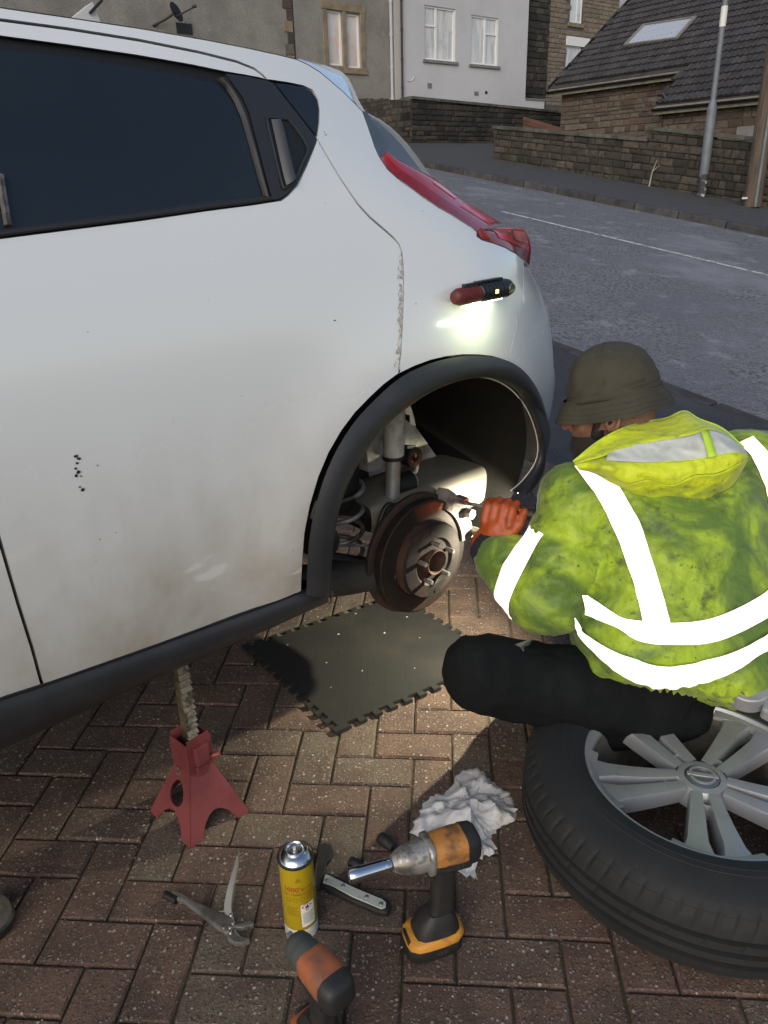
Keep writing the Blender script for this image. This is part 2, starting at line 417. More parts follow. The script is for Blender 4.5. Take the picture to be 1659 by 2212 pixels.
M_RENDER = mat('pale_render', (.51, .51, .52), .9, var=[(.7, (.46, .46, .47), .35, .7), (25, (.42, .42, .43), .5, .8)], bump=[(45, .4, .008)])
M_SURROUND = mat('tan_window_stone', (.24, .19, .125), .9, var=[(4, (.16, .125, .085), .4, .7)], bump=[(25, .4, .01)])
M_SILL = mat('grey_sill', (.20, .195, .185), .9, var=[(6, (.14, .135, .13), .4, .7)])
M_UPVC = mat('white_window_plastic', (.72, .72, .70), .35)
M_PANE = mat('curtained_pane', (.64, .65, .64), .05, spec=.6, var=[(9, (.44, .45, .46), .42, .66, (1, 1, .12)), (1.4, (.34, .36, .38), .55, .75)])
M_PANE2 = mat('painted_sunset_pane', (.60, .56, .53), .05, spec=.6, var=[(1.6, (.62, .42, .34), .45, .65), (9, (.42, .41, .41), .5, .7, (1, 1, .15))])  # pink reflection of the sunset sky painted into the pane colour
M_PIPE_W = mat('pale_drainpipe', (.40, .42, .44), .5)
M_PIPE_B = mat('black_drainpipe', (.012, .012, .013), .4)
M_TILE = mat('dark_concrete_tile', (.050, .047, .049), .9, var=[(3, (.030, .029, .030), .4, .65), (40, (.10, .095, .09), .6, .76)], bump=[(60, .6, .006)], vary=.25)
M_FASCIA = mat('weathered_fascia', (.22, .20, .165), .8, var=[(5, (.13, .12, .10), .4, .7)])
M_TIMBER = mat('weathered_timber', (.11, .085, .06), .9, var=[(3, (.06, .045, .034), .4, .65, (8, 8, .6))], bump=[((20, (8, 8, .5)), .5, .01)])
M_ZINC = mat('galvanised_steel', (.155, .175, .195), .6, .2, var=[(4, (.12, .135, .15), .4, .65)], bump=[(40, .1, .004)])
M_REDWOOD = mat('red_brown_boards', (.12, .06, .04), .85, var=[(4, (.07, .035, .025), .4, .7)])
M_BLACK = mat('matt_black', (.012, .012, .012), .55)
M_WHITEPL = mat('white_plastic', (.62, .62, .58), .45)

def stone_mesh(seed, m):
    r = random.Random(seed); mb = MB(); c = .09; n = 4
    t = [(sx * (.5 - c * r.uniform(.4, 1)), r.uniform(-.06, .05), sz * (.5 - c * 1.6 * r.uniform(.4, 1))) for sx, sz in ((-1, -1), (1, -1), (1, 1), (-1, 1))]
    t.append((r.uniform(-.1, .1), r.uniform(-.16, -.02), r.uniform(-.1, .1)))
    md = [(sx * .5 * r.uniform(.95, 1.0), .16, sz * .5 * r.uniform(.93, 1.0)) for sx, sz in ((-1, -1), (1, -1), (1, 1), (-1, 1))]
    bk = [(x, 1.0, z) for x, y, z in md]
    mb.add(t + md + bk, [(0, 1, 4), (1, 2, 4), (2, 3, 4), (3, 0, 4)] + [(i, 5 + i, 5 + (i + 1) % 4, (i + 1) % 4) for i in range(4)] + [(5 + i, 9 + i, 9 + (i + 1) % 4, 5 + (i + 1) % 4) for i in range(4)])
    return mb.mesh('stone', m)
SM = {}
def stone_set(m):
    if m.name not in SM: SM[m.name] = [stone_mesh(k * 13 + 5, m) for k in range(7)]
    return SM[m.name]
def stone_face(parent, O, ux, nrm, length, zb, zt, m, seed, course=(.10, .19), lens=(.18, .5), gap=.012, depth=.09, limit=300, shear=0.0, holes=(), name='stone'):
    """random coursed stones on an upright face; O start, ux along, nrm outward; zb/zt(u) are bottom and top heights"""
    r = random.Random(seed); ms = stone_set(m); n = 0; extra = MB()
    z = min(zb(0), zb(length) - shear * length) - .2; ztop = max(zt(0), zt(length) - shear * length) + .05
    ang = Matrix.Rotation(-math.atan(shear), 4, 'Y')
    while z < ztop:
        h = r.uniform(*course); u = -r.uniform(0, .3)
        while u < length:
            L = r.uniform(*lens)
            if r.random() < .12: L *= .55
            u0 = max(u, 0); u1 = min(u + L, length); u += L
            if u1 - u0 < .05: continue
            uc = (u0 + u1) / 2; zc = z + h / 2 + shear * uc; hh = h
            top = zt(uc); bot = zb(uc)
            if zc - hh / 2 > top - .035 or zc + hh / 2 < bot: continue
            if zc + hh / 2 > top: zc, hh = (zc - hh / 2 + top) / 2, top - (zc - hh / 2)
            if any(a < uc < b and c < zc < d for a, b, c, d in holes): continue
            p = V3((O.x, O.y, 0)) + ux * uc + nrm * .012 * r.uniform(-1, 1.0) + V3((0, 0, zc))
            X, Y, Z = to_px(p)
            if Z < 0 or not (-30 < X < 1690 and -40 < Y < 700): continue
            S = Matrix.Diagonal((u1 - u0 - gap, depth, hh - gap, 1))
            Mx = frame(p, ux, -nrm) @ ang @ S
            if n < limit:
                link(bpy.data.objects.new(name, r.choice(ms)), parent, Mx); n += 1
            else:
                me = r.choice(ms); extra.T = Mx; extra.add([v.co for v in me.vertices], [tuple(q.vertices) for q in me.polygons])
        z += h
    if extra.v: tag(extra.build('further_stones', m, parent, fix=False), None, None, None, 'stuff')
def core(parent, name, m, pts_bottom, pts_top):      # a closed prism given by bottom and top loops
    n = len(pts_bottom); mb = MB()
    mb.add(list(pts_bottom) + list(pts_top), [tuple(range(n)), tuple(range(n, 2 * n))] + [(i, (i + 1) % n, n + (i + 1) % n, n + i) for i in range(n)])
    return mb.build(name, m, parent)
def slab(parent, name, m, O, ux, nrm, u0, u1, z0, z1, d0, d1, bevel=0.0, z0b=None, z1b=None):   # a block on a face: u0..u1 along, z0..z1 up, d0..d1 outward
    a = []
    for u, zz0, zz1 in ((u0, z0, z1), (u1, z0 if z0b is None else z0b, z1 if z1b is None else z1b)):
        for d in (d0, d1):
            p = V3((O.x, O.y, 0)) + ux * u + nrm * d; a += [p + V3((0, 0, zz0)), p + V3((0, 0, zz1))]
    mb = MB(); mb.add(a, [(0, 1, 3, 2), (4, 6, 7, 5), (0, 4, 5, 1), (2, 3, 7, 6), (0, 2, 6, 4), (1, 5, 7, 3)])
    return mb.build(name, m, parent, bevel=bevel)
def holed_wall(parent, name, m, O, ux, nrm, u0, u1, z0, z1, holes, depth=.18):
    us = sorted({u0, u1} | {h[0] for h in holes} | {h[1] for h in holes}); zs = sorted({z0, z1} | {h[2] for h in holes} | {h[3] for h in holes})
    P = lambda u, z, d=0: V3((O.x, O.y, 0)) + ux * u + V3((0, 0, z)) - nrm * d
    mb = MB()
    for a, b in zip(us, us[1:]):
        for c, d in zip(zs, zs[1:]):
            if any(h[0] <= (a + b) / 2 <= h[1] and h[2] <= (c + d) / 2 <= h[3] for h in holes): continue
            mb.add([P(a, c), P(b, c), P(b, d), P(a, d)], [(0, 1, 2, 3)])
    for a, b, c, d in holes:
        q = [(a, c), (b, c), (b, d), (a, d)]
        for i in range(4):
            s, t = q[i], q[(i + 1) % 4]; mb.add([P(*s), P(*t), P(*t, depth), P(*s, depth)], [(0, 1, 2, 3)])
    return mb.build(name, m, parent)
def window(parent, O, ux, nrm, u0, u1, z0, z1, bars, pane=None, name='window', back=.10, fw=.055):
    """white frame with casement bars (list of ('v',u) or ('h',z,ua,ub)) and separate panes"""
    P = lambda u, z, d: V3((O.x, O.y, 0)) + ux * u + V3((0, 0, z)) + nrm * d
    mb = MB()
    def bar(a, b, c, d, w=0.0):
        pts = [P(u, z, dd) for u in (a, b) for z in (c, d) for dd in (-back, -back + .06 + w)]
        mb.add(pts, [(0, 1, 3, 2), (4, 6, 7, 5), (0, 4, 5, 1), (2, 3, 7, 6), (0, 2, 6, 4), (1, 5, 7, 3)])
    bar(u0, u0 + fw, z0, z1); bar(u1 - fw, u1, z0, z1); bar(u0 + fw, u1 - fw, z0, z0 + fw, -.002); bar(u0 + fw, u1 - fw, z1 - fw, z1, -.002)
    for b in bars:
        if b[0] == 'v': bar(b[1] - fw * .6, b[1] + fw * .6, z0 + fw, z1 - fw, -.004)
        else: bar(b[2], b[3], b[1] - fw * .5, b[1] + fw * .5, -.006)
    w = mb.build(name, M_UPVC, parent)
    g = MB(); g.add([P(u0, z0, -back + .02), P(u1, z0, -back + .02), P(u1, z1, -back + .02), P(u0, z1, -back + .02)], [(0, 1, 2, 3)]); g.build('pane', pane or M_PANE, w)
    return w

# ---------------------------------------------------------------- low garden wall along the far pavement
BW = 10.6
gw = thing('garden_wall', S3(8, BW, path_z(8)), 'low dry stone garden wall with coping in front of the tiled bungalow', 'wall', 'stone walls across the road')
OB = S3(12.45, BW, 0); UXB = -EA; NB = -EB
zbB = lambda u: path_z(12.45 - u) - .06
def ztB(u):
    if u < 4.67: return 2.69 + (2.13 - 2.69) * u / 4.67
    return 2.35 + (2.0 - 2.35) * (u - 4.67) / 2.4
core(gw, 'wall_core', M_MORTAR, [OB + V3((0, 0, 1.7)) - NB * .03, OB + UXB * 9 + V3((0, 0, .2)) - NB * .03, OB + UXB * 9 - NB * .4 + V3((0, 0, .2)), OB - NB * .4 + V3((0, 0, 1.7))],
     [OB + V3((0, 0, 2.66)) - NB * .03, OB + UXB * 9 + V3((0, 0, 1.62)) - NB * .03, OB + UXB * 9 - NB * .4 + V3((0, 0, 1.62)), OB - NB * .4 + V3((0, 0, 2.66))])
slab(gw, 'wall_core', M_MORTAR, OB, UXB, NB, 4.69, 9, 1.5, 2.31, -.38, -.035, z1b=1.68)
stone_face(gw, OB, UXB, NB, 9.0, zbB, ztB, M_STONE_MID, 3, shear=-.128, course=(.09, .17), lens=(.16, .48))
stone_face(gw, OB - NB * .45, -UXB.cross(V3((0, 0, 1))) * -1 if False else NB, -UXB, .45, lambda u: 1.8, lambda u: 2.66, M_STONE_MID, 5, limit=40)
for k in range(10):
    u0 = k * .47; zt0 = ztB(u0 + .01); zt1 = ztB(min(u0 + .46, 4.66))
    slab(gw, 'coping_stone', M_COPING, OB, UXB, NB, u0, min(u0 + .462, 4.66), zt0, zt0 + .075, -.43, .05, .012, zt1, zt1 + .075)
for k in range(10):
    u0 = 4.69 + k * .44; u1 = u0 + .432; f = lambda u: 2.35 + (2.0 - 2.35) * (u - 4.67) / 2.4
    slab(gw, 'coping_stone', M_COPING, OB, UXB, NB, u0, u1, f(u0), f(u0) + .07, -.43, .05, .012, f(u1), f(u1) + .07)

# ---------------------------------------------------------------- high dark wall below the pale house
AWL = 16.0; pL = HA(888, 328, AWL); bL = ab(pL)[1]
OA = S3(AWL, bL, 0); UXA = EB; NA = -EA
hw = thing('retaining_wall', OA + V3((0, 0, path_z(16))), 'high sooty black stone wall below the pale rendered house', 'wall', 'stone walls across the road')
zl = HA(888, 214, AWL).z; zr = HA(1192, 243, AWL).z; LA = 7.0
ztA = lambda u: zl + (zr - zl) * u / 5.9
core(hw, 'wall_core', M_MORTAR, [OA + V3((0, 0, 1.6)) - NA * .03, OA + UXA * LA + V3((0, 0, 1.6)) - NA * .03, OA + UXA * LA - NA * .45 + V3((0, 0, 1.6)), OA - NA * .45 + V3((0, 0, 1.6))],
     [OA + V3((0, 0, zl - .03)) - NA * .03, OA + UXA * LA + V3((0, 0, ztA(LA) - .03)) - NA * .03, OA + UXA * LA - NA * .45 + V3((0, 0, ztA(LA) - .03)), OA - NA * .45 + V3((0, 0, zl - .03))])
stone_face(hw, OA, UXA, NA, LA, lambda u: 1.9, ztA, M_STONE_DARK, 11, course=(.11, .2), lens=(.2, .55))
for k in range(12):
    slab(hw, 'coping_stone', M_COPING, OA, UXA, NA, k * .58, k * .58 + .57, ztA(k * .58), ztA(k * .58) + .08, -.48, .05, .015, ztA(k * .58 + .57), ztA(k * .58 + .57) + .08)
# return of that wall running up the street
OR = OA + EA * 5.0; ln = 5.0
hr = thing('pillar_wall', OA + V3((0, 0, 2.4)), 'pale ended stone wall return beside the grey house drainpipe', 'wall', 'stone walls across the road')
core(hr, 'wall_core', M_MORTAR, [OA - EB * .0 + V3((0, 0, 1.6)) + EA * .02, OA + EB * .4 + V3((0, 0, 1.6)) + EA * .5, OR + EB * .4 + V3((0, 0, 1.6)), OR + V3((0, 0, 1.6))],
     [OA + V3((0, 0, zl - .03)) + EA * .02, OA + EB * .4 + V3((0, 0, zl - .03)) + EA * .5, OR + EB * .4 + V3((0, 0, zl + .5)), OR + V3((0, 0, zl + .5))])
stone_face(hr, OR, -EA, -EB, ln, lambda u: 1.9, lambda u: zl + .5 - .5 * u / ln, M_STONE_MID, 17, limit=200)

# ---------------------------------------------------------------- pale rendered house
AH = 18.6; OH = S3(AH, 0, 0); UXH = EB; NH = -EA
def rectA(x0, y0, x1, y1, a):
    p = HA(x0, y0, a); q = HA(x1, y1, a); return min(ab(p)[1], ab(q)[1]), max(ab(p)[1], ab(q)[1]), min(p.z, q.z), max(p.z, q.z)
ph = thing('rendered_house', OH + UXH * 13 + V3((0, 0, 3.0)), 'pale rendered house with two white windows above the dark stone wall', 'house', 'houses across the road')
bl = ab(HA(866, 150, AH))[1]; br = ab(HA(1139, 100, AH))[1]; brl = ab(HA(1176, 228, AH))[1]
w1 = rectA(917, 128, 984, 20, AH); w2 = rectA(1016, 138, 1077, 40, AH)
zstep = HA(1139, 214, AH).z
holed_wall(ph, 'front_wall', M_RENDER, OH, UXH, NH, bl, br, 1.5, 11.0, [w1, w2])
slab(ph, 'plinth_wall', M_RENDER, OH, UXH, NH, br + .002, brl, 1.5, zstep - .03, -.4, -.004)
slab(ph, 'plinth_cap', M_SILL, OH, UXH, NH, br + .004, brl + .05, zstep - .03, zstep + .03, -.4, .03)
core(ph, 'house_body', M_RENDER, [OH + UXH * bl - NH * .3 + V3((0, 0, 1.5)), OH + UXH * br - NH * .3 + V3((0, 0, 1.5)), OH + UXH * br - NH * 7 + V3((0, 0, 1.5)), OH + UXH * bl - NH * 7 + V3((0, 0, 1.5))],
     [OH + UXH * bl - NH * .3 + V3((0, 0, 11)), OH + UXH * br - NH * .3 + V3((0, 0, 11)), OH + UXH * br - NH * 7 + V3((0, 0, 11)), OH + UXH * bl - NH * 7 + V3((0, 0, 11))])
wa = window(ph, OH, UXH, NH, *w1, [('v', w1[0] + (w1[1] - w1[0]) * .40), ('h', w1[2] + (w1[3] - w1[2]) * .64, w1[0] + .05, w1[0] + (w1[1] - w1[0]) * .40)])
wb = window(ph, OH, UXH, NH, *w2, [('v', w2[0] + (w2[1] - w2[0]) * .55), ('h', w2[2] + (w2[3] - w2[2]) * .66, w2[0] + (w2[1] - w2[0]) * .55, w2[1] - .05)])
for w in (w1, w2): slab(ph, 'window_sill', M_SILL, OH, UXH, NH, w[0] - .08, w[1] + .1, w[2] - .09, w[2] - .003, -.1, .07, .008)
vp = HA(1050, 200, AH); MB().lathe([(.0, .02), (.05, .02), (.055, 0)], 12, frame(vp + NH * .003, UXH, V3((0, 0, 1)))).build('round_vent', M_BLACK, ph)
for (x0, y0, x1, y1) in ((923, 180, 932, 190), (1024, 198, 1033, 206)):
    q = rectA(x0, y1, x1, y0, AH); slab(ph, 'vent_plate', M_SILL, OH, UXH, NH, *q, .002, .02)
cab = [HA(x, y, AH) + NH * .012 for x, y in ((886, 150), (894, 165), (888, 175), (878, 174))]
MB().tube(smooth_line(cab, 5), .012, 6).build('wall_cable', M_WHITEPL, ph)
# bare stone bay behind, to the right of the render
AS = 19.2; sb = thing('stone_bay', S3(AS, br + .5, 3), 'dark unrendered stone strip beside the pale house', 'wall')
OS = S3(AS, 0, 0); s0 = ab(HA(1136, 100, AS))[1]; s1 = ab(HA(1186, 100, AS))[1]
slab(sb, 'backing', M_MORTAR, OS, UXH, NH, s0 - .5, s1, 1.5, 11, -.4, -.03)
stone_face(sb, OS + UXH * (s0 - .3), UXH, NH, s1 - s0 + .3, lambda u: 3.2, lambda u: 9.5, M_STONE_MID, 23, course=(.16, .26), lens=(.25, .55), limit=200)

# ---------------------------------------------------------------- grey roughcast house
AG = 19.0; OG = S3(AG, 0, 0)
gh = thing('roughcast_house', OG + UXH * 10 + V3((0, 0, 3)), 'grey roughcast house with tan stone window surround behind the car roof', 'house', 'houses across the road')
gb1 = ab(HA(868, 100, AG))[1]
wg = [rectA(711, 140, 738, 24, AG), rectA(751, 146, 777, 31, AG)]
gz0 = max(wg[0][2], wg[1][2]); 
wl_ = [rectA(806, 262, 820, 244, AG)]
holed_wall(gh, 'front_wall', M_ROUGHCAST, OG, UXH, NH, -8, gb1, 1.2, 11.5, wg + wl_)
core(gh, 'house_body', M_ROUGHCAST, [OG - UXH * 8 - NH * .35 + V3((0, 0, 1.2)), OG + UXH * gb1 - NH * .35 + V3((0, 0, 1.2)), OG + UXH * gb1 - NH * 8 + V3((0, 0, 1.2)), OG - UXH * 8 - NH * 8 + V3((0, 0, 1.2))],
     [OG - UXH * 8 - NH * .35 + V3((0, 0, 11.5)), OG + UXH * gb1 - NH * .35 + V3((0, 0, 11.5)), OG + UXH * gb1 - NH * 8 + V3((0, 0, 11.5)), OG - UXH * 8 - NH * 8 + V3((0, 0, 11.5))])
for w in wg: window(gh, OG, UXH, NH, *w, [], M_PANE2, back=.13)
window(gh, OG, UXH, NH, *wl_[0], [])
a0, a1 = wg[0][0], wg[1][1]; zb_, zt_ = min(wg[0][2], wg[1][2]), max(wg[0][3], wg[1][3])
slab(gh, 'window_surround', M_SURROUND, OG, UXH, NH, a0 - .17, a0 - .003, zb_, zt_, -.1, .03, .01)
slab(gh, 'window_surround', M_SURROUND, OG, UXH, NH, wg[0][1] + .003, wg[1][0] - .003, zb_, zt_, -.1, .028, .01)
slab(gh, 'window_surround', M_SURROUND, OG, UXH, NH, a1 + .003, a1 + .17, zb_, zt_, -.1, .03, .01)
slab(gh, 'window_head', M_SURROUND, OG, UXH, NH, a0 - .2, a1 + .2, zt_ + .003, zt_ + .22, -.1, .034, .01)
slab(gh, 'window_sill', M_SURROUND, OG, UXH, NH, a0 - .2, a1 + .2, zb_ - .17, zb_ - .003, -.1, .06, .01)
# quoin strip and drainpipes
q0 = ab(HA(632, 60, AG))[1]
for k in range(22):
    z = 3.0 + k * .29; wdt = .30 if k % 2 else .19
    slab(gh, 'quoin_stone', M_STONE_TAN if k % 3 else M_SURROUND, OG, UXH, NH, q0 - wdt, q0, z, z + .28, -.05, .02 + .006 * (k % 2), .01)
slab(gh, 'wall_joint', M_BLACK, OG, UXH, NH, q0 + .02, q0 + .055, 2.5, 10, -.05, .004)
def downpipe(parent, xa, ya, xb, yb, a, r, m, name='drainpipe'):
    p = HA(xa, ya, a); q = HA(xb, yb, a); p = V3((q.x, q.y, max(p.z, q.z + 1))) + NH * (r + .03); q = q + NH * (r + .03); q.x, q.y = p.x, p.y
    mb = MB(); mb.tube([p, q], r, 10)
    for t in (.15, .4, .65, .9):
        c = p.lerp(q, t); mb.tube([c + V3((0, 0, .04)), c - V3((0, 0, .04))], r * 1.25, 10)
    return mb.build(name, m, parent)
downpipe(gh, 839, -40, 845, 240, AG, .05, M_PIPE_W)
downpipe(gh, 866, -40, 867, 215, AH, .035, M_PIPE_B)
# satellite dish on a bracket
sd = thing('satellite_dish', HA(366, 36, AG), 'small dark satellite dish on the grey house wall above the car roof', 'satellite dish')
pd = HA(365, 33, AG); cd = pd + NH * .45
dn = (NH * .75 + UXH * .5 + V3((0, 0, .35))).normalized()
Md = frame(cd, dn.orthogonal(), dn.cross(dn.orthogonal()))
Md = frame(cd, UXH - dn * dn.dot(UXH), dn.cross(UXH - dn * dn.dot(UXH)))
MB().lathe([(.0, -.05), (.10, -.042), (.19, -.02), (.24, .012), (.245, .016), (.24, .022), (.19, -.008), (.1, -.03), (0, -.038)], 28, Md).build('dish', M_BLACK, sd, smooth=True)
tip = HA(398, 24, AG) + NH * .75
MB().tube([cd - V3((0, 0, .1)), tip], .02, 8).tube([tip, tip + (cd - tip).normalized() * .12], .04, 10).build('feed_arm', M_BLACK, sd)
MB().tube([cd, HA(350, 45, AG) + NH * .25, HA(330, 56, AG)], .03, 8).build('bracket', M_BLACK, sd)
q = rectA(382, 72, 413, 52, AG); slab(gh, 'vent_opening', M_BLACK, OG, UXH, NH, *q, .002, .03)
# gable of a white porch and a thin rail seen at the top left
pc = thing('white_gable', HA(200, 20, 15.0), 'small white gable corner with a dark verge above the car roof', 'porch')
A_P = 15.5
pts = [HA(x, y, A_P) for x, y in ((150, 45), (200, 4), (222, 60), (150, 60))]
mb = MB(); mb.add(pts + [p - NH * .5 for p in pts], [(0, 1, 2, 3), (4, 5, 6, 7), (0, 1, 5, 4), (1, 2, 6, 5), (2, 3, 7, 6), (3, 0, 4, 7)]); mb.build('gable_wall', M_RENDER, pc)
MB().tube([HA(192, 30, A_P) + NH * .05, HA(219, 1, A_P) + NH * .05], .03, 6).build('verge', M_BLACK, pc)

# ---------------------------------------------------------------- brown stone house farther off
AB_ = 30.0; OBh = S3(AB_, 0, 0); bh = thing('brown_house', OBh + UXH * 34 + V3((0, 0, 5)), 'light brown coursed stone house with white windows behind the bungalow roof', 'house', 'houses across the road')
c0 = ab(HA(1184, 100, AB_))[1]; c1 = ab(HA(1338, 20, AB_))[1]
h1 = rectA(1231, 48, 1262, -40, AB_); h2 = rectA(1222, 150, 1256, 102, AB_)
holed_wall(bh, 'wall_core', M_MORTAR_TAN, OBh - NH * .03, UXH, NH, c0, c1, 3, 15, [h1, h2])
core(bh, 'house_body', M_MORTAR_TAN, [OBh + UXH * c0 - NH * .35 + V3((0, 0, 3)), OBh + UXH * c1 - NH * .35 + V3((0, 0, 3)), OBh + UXH * c1 - NH * 8 + V3((0, 0, 3)), OBh + UXH * c0 - NH * 8 + V3((0, 0, 3))],
     [OBh + UXH * c0 - NH * .35 + V3((0, 0, 15)), OBh + UXH * c1 - NH * .35 + V3((0, 0, 15)), OBh + UXH * c1 - NH * 8 + V3((0, 0, 15)), OBh + UXH * c0 - NH * 8 + V3((0, 0, 15))])
hol = [(h[0] - c0 - .1, h[1] - c0 + .1, h[2] - .25, h[3] + .25) for h in (h1, h2)]
stone_face(bh, OBh + UXH * c0, UXH, NH, c1 - c0, lambda u: 5.5, lambda u: 11.0, M_STONE_BROWN, 31, course=(.17, .25), lens=(.3, .7), holes=hol, limit=300)
window(bh, OBh, UXH, NH, *h1, [('v', h1[0] + (h1[1] - h1[0]) * .62)]); window(bh, OBh, UXH, NH, *h2, [])
slab(bh, 'window_sill', M_SURROUND, OBh, UXH, NH, h1[0] - .15, h1[1] + .15, h1[2] - .2, h1[2] - .003, -.1, .06)
slab(bh, 'window_head', M_UPVC, OBh, UXH, NH, h2[0] - .1, h2[1] + .6, h2[3] + .003, h2[3] + .45, -.1, .09)
nb = thing('pale_house_end', HA(1350, 20, 34), 'sliver of a pale house end behind the bungalow roof', 'house', 'houses across the road')
o34 = S3(34, 0, 0); z0_ = ab(HA(1335, 20, 34))[1]; z1_ = ab(HA(1352, 20, 34))[1]
slab(nb, 'wall', M_RENDER, o34, UXH, NH, z0_, z1_ + 3, 3, 14, -5, 0)
# boards of a small gate between wall and house, and white scrap of plinth
gt = thing('timber_ramp', HB(1165, 262, 11.9), 'red brown timber boards leaning behind the low garden wall', 'boards')
for k in range(3):
    p = HB(1130 + 0 * k, 252 + 7 * k, 11.9); q = HB(1212, 276 + 7 * k, 11.9)
    MB().add([p, q, q + V3((0, 0, -.11)), p + V3((0, 0, -.11)), p + EB * .04, q + EB * .04, q + EB * .04 + V3((0, 0, -.11)), p + EB * .04 + V3((0, 0, -.11))], [(0, 1, 2, 3), (4, 7, 6, 5), (0, 4, 5, 1), (1, 5, 6, 2), (2, 6, 7, 3), (3, 7, 4, 0)]).build('board', M_REDWOOD, gt)

# ---------------------------------------------------------------- bungalow with the tiled roof
BF = 14.5; BR_ = 13.35; PITCH = .737
bg = thing('bungalow', S3(10, BF, 2), 'tan stone bungalow with dark tiled roof and skylight behind the low wall', 'house', 'houses across the road')
aL = ab(HB(1213, 200, BF))[0]; aM = ab(HB(1437, 210, BR_))[0]; zE = 4.07; zE2 = zE + (BR_ - BF) * PITCH
OF = S3(aL, BF, 0); OFr = S3(aM, BR_, 0); aR = 2.0
slab(bg, 'wall_core', M_MORTAR_TAN, OF, -EA, -EB, 0, aL - aM, 1.2, zE - .05, -6, -.03)
slab(bg, 'wall_core', M_MORTAR_TAN, OFr, -EA, -EB, 0, aM - aR, .6, zE2 - .05, -7, -.03)
stone_face(bg, OF, -EA, -EB, aL - aM - .02, lambda u: 2.3, lambda u: zE - .1, M_STONE_TAN, 41, course=(.09, .17), lens=(.18, .55), limit=170)
hatch = (aM - ab(HB(1645, 280, BR_))[0], aM - ab(HB(1617, 280, BR_))[0])
stone_face(bg, OFr, -EA, -EB, aM - aR, lambda u: 1.4, lambda u: zE2 - .1, M_STONE_TAN, 43, course=(.09, .17), lens=(.18, .55), limit=125)
stone_face(bg, OFr + EB * (BF - BR_), -EB, EA, BF - BR_, lambda u: 1.6, lambda u: zE2 - .05, M_STONE_TAN, 47, limit=60)
# roof deck, fascia, gutter
def RP(a, b, lift=0): return S3(a, b, zE + (b - BF) * PITCH + lift)
b_top = 20.5; ov = .22
for (a0_, a1_, b0_) in ((aL + .3, aM + .12, BF - ov), (aM + .12, aR, BR_ - ov)):
    mb = MB(); q = [RP(a0_, b0_, -.02), RP(a1_, b0_, -.02), RP(a1_, b_top, -.02), RP(a0_, b_top, -.02)]
    mb.add(q + [p - V3((0, 0, .12)) for p in q], [(0, 1, 2, 3), (7, 6, 5, 4), (0, 4, 5, 1), (1, 5, 6, 2), (2, 6, 7, 3), (3, 7, 4, 0)]); mb.build('roof_deck', M_TILE, bg)
    for z_, d_, m_, nm in ((-.06, -.005, M_FASCIA, 'fascia'),):
        p = RP(a0_, b0_); q = RP(a1_, b0_)
        MB().add([p + V3((0, 0, -.04)) - EB * .03, q + V3((0, 0, -.04)) - EB * .03, q + V3((0, 0, -.22)) - EB * .03, p + V3((0, 0, -.22)) - EB * .03] + [x + EB * .03 for x in (p + V3((0, 0, -.04)) - EB * .03, q + V3((0, 0, -.04)) - EB * .03, q + V3((0, 0, -.22)) - EB * .03, p + V3((0, 0, -.22)) - EB * .03)], [(0, 1, 2, 3), (7, 6, 5, 4), (0, 4, 5, 1), (1, 5, 6, 2), (2, 6, 7, 3), (3, 7, 4, 0)]).build(nm, m_, bg)
    gr = MB(); rows = []
    for t in (0, 1):
        c = RP(a0_, b0_).lerp(RP(a1_, b0_), t) - EB * .09 + V3((0, 0, -.09))
        rows.append([c + EB * math.cos(PI + k * PI / 8) * .06 + V3((0, 0, math.sin(PI + k * PI / 8) * .06)) for k in range(9)])
    gr.grid(rows).build('gutter', M_PIPE_B, bg, solid=.006)
# verge board on the left gable
p = RP(aL + .3, BF - ov); q = RP(aL + .3, b_top)
MB().add([p + V3((0, 0, .05)), q + V3((0, 0, .05)), q + V3((0, 0, -.2)), p + V3((0, 0, -.2))] + [x + EA * .04 for x in (p + V3((0, 0, .05)), q + V3((0, 0, .05)), q + V3((0, 0, -.2)), p + V3((0, 0, -.2)))], [(0, 1, 2, 3), (7, 6, 5, 4), (0, 4, 5, 1), (1, 5, 6, 2), (2, 6, 7, 3), (3, 7, 4, 0)]).build('verge_board', M_BLACK, bg)
# tiles: double-roll profile, laid with a lap
def tile_mesh(seed):
    r = random.Random(seed); mb = MB(); W = .33; L = .38; prof = []
    for k in range(9):
        x = -W / 2 + W * k / 8; prof.append((x, .028 * max(0, math.sin(4 * PI * k / 8 + .4)) + r.uniform(-.002, .002)))
    top = [(x, 0, z + .052) for x, z in prof]; back = [(x, L, z + .004) for x, z in prof]; low = [(x, .012, -.005) for x, z in prof]
    mb.grid([low, top, back]); return mb.mesh('roof_tile', M_TILE)
TM = [tile_mesh(k) for k in range(4)]
rdir = (EB + V3((0, 0, PITCH))).normalized(); n_t = 0; ext = MB()
cells = []
gauge = .31 / math.sqrt(1 + PITCH ** 2)
for i in range(26):
    b = BR_ - ov + i * gauge
    for j in range(40):
        a = aL + .3 - (j + .5) * .30 - (.15 if i % 2 else 0)
        if a < aR: continue
        if b < BF - ov - .02 and a > aM + .1: continue
        p = RP(a, b, .005); x, y, z = to_px(p)
        if not (1150 < x < 1700 and -30 < y < 260): continue
        cells.append((z, p))
cells.sort(key=lambda c: c[0])
for z, p in cells:
    Mx = frame(p, -EA, rdir) @ Matrix.Rotation(rnd.uniform(-.012, .012), 4, 'Z')
    if n_t < 300: link(bpy.data.objects.new('roof_tile', rnd.choice(TM)), bg, Mx); n_t += 1
    else:
        me = rnd.choice(TM); ext.T = Mx; ext.add([v.co for v in me.vertices], [tuple(q.vertices) for q in me.polygons])
if ext.v: tag(ext.build('further_tiles', M_TILE, bg, fix=False), None, None, None, 'stuff')
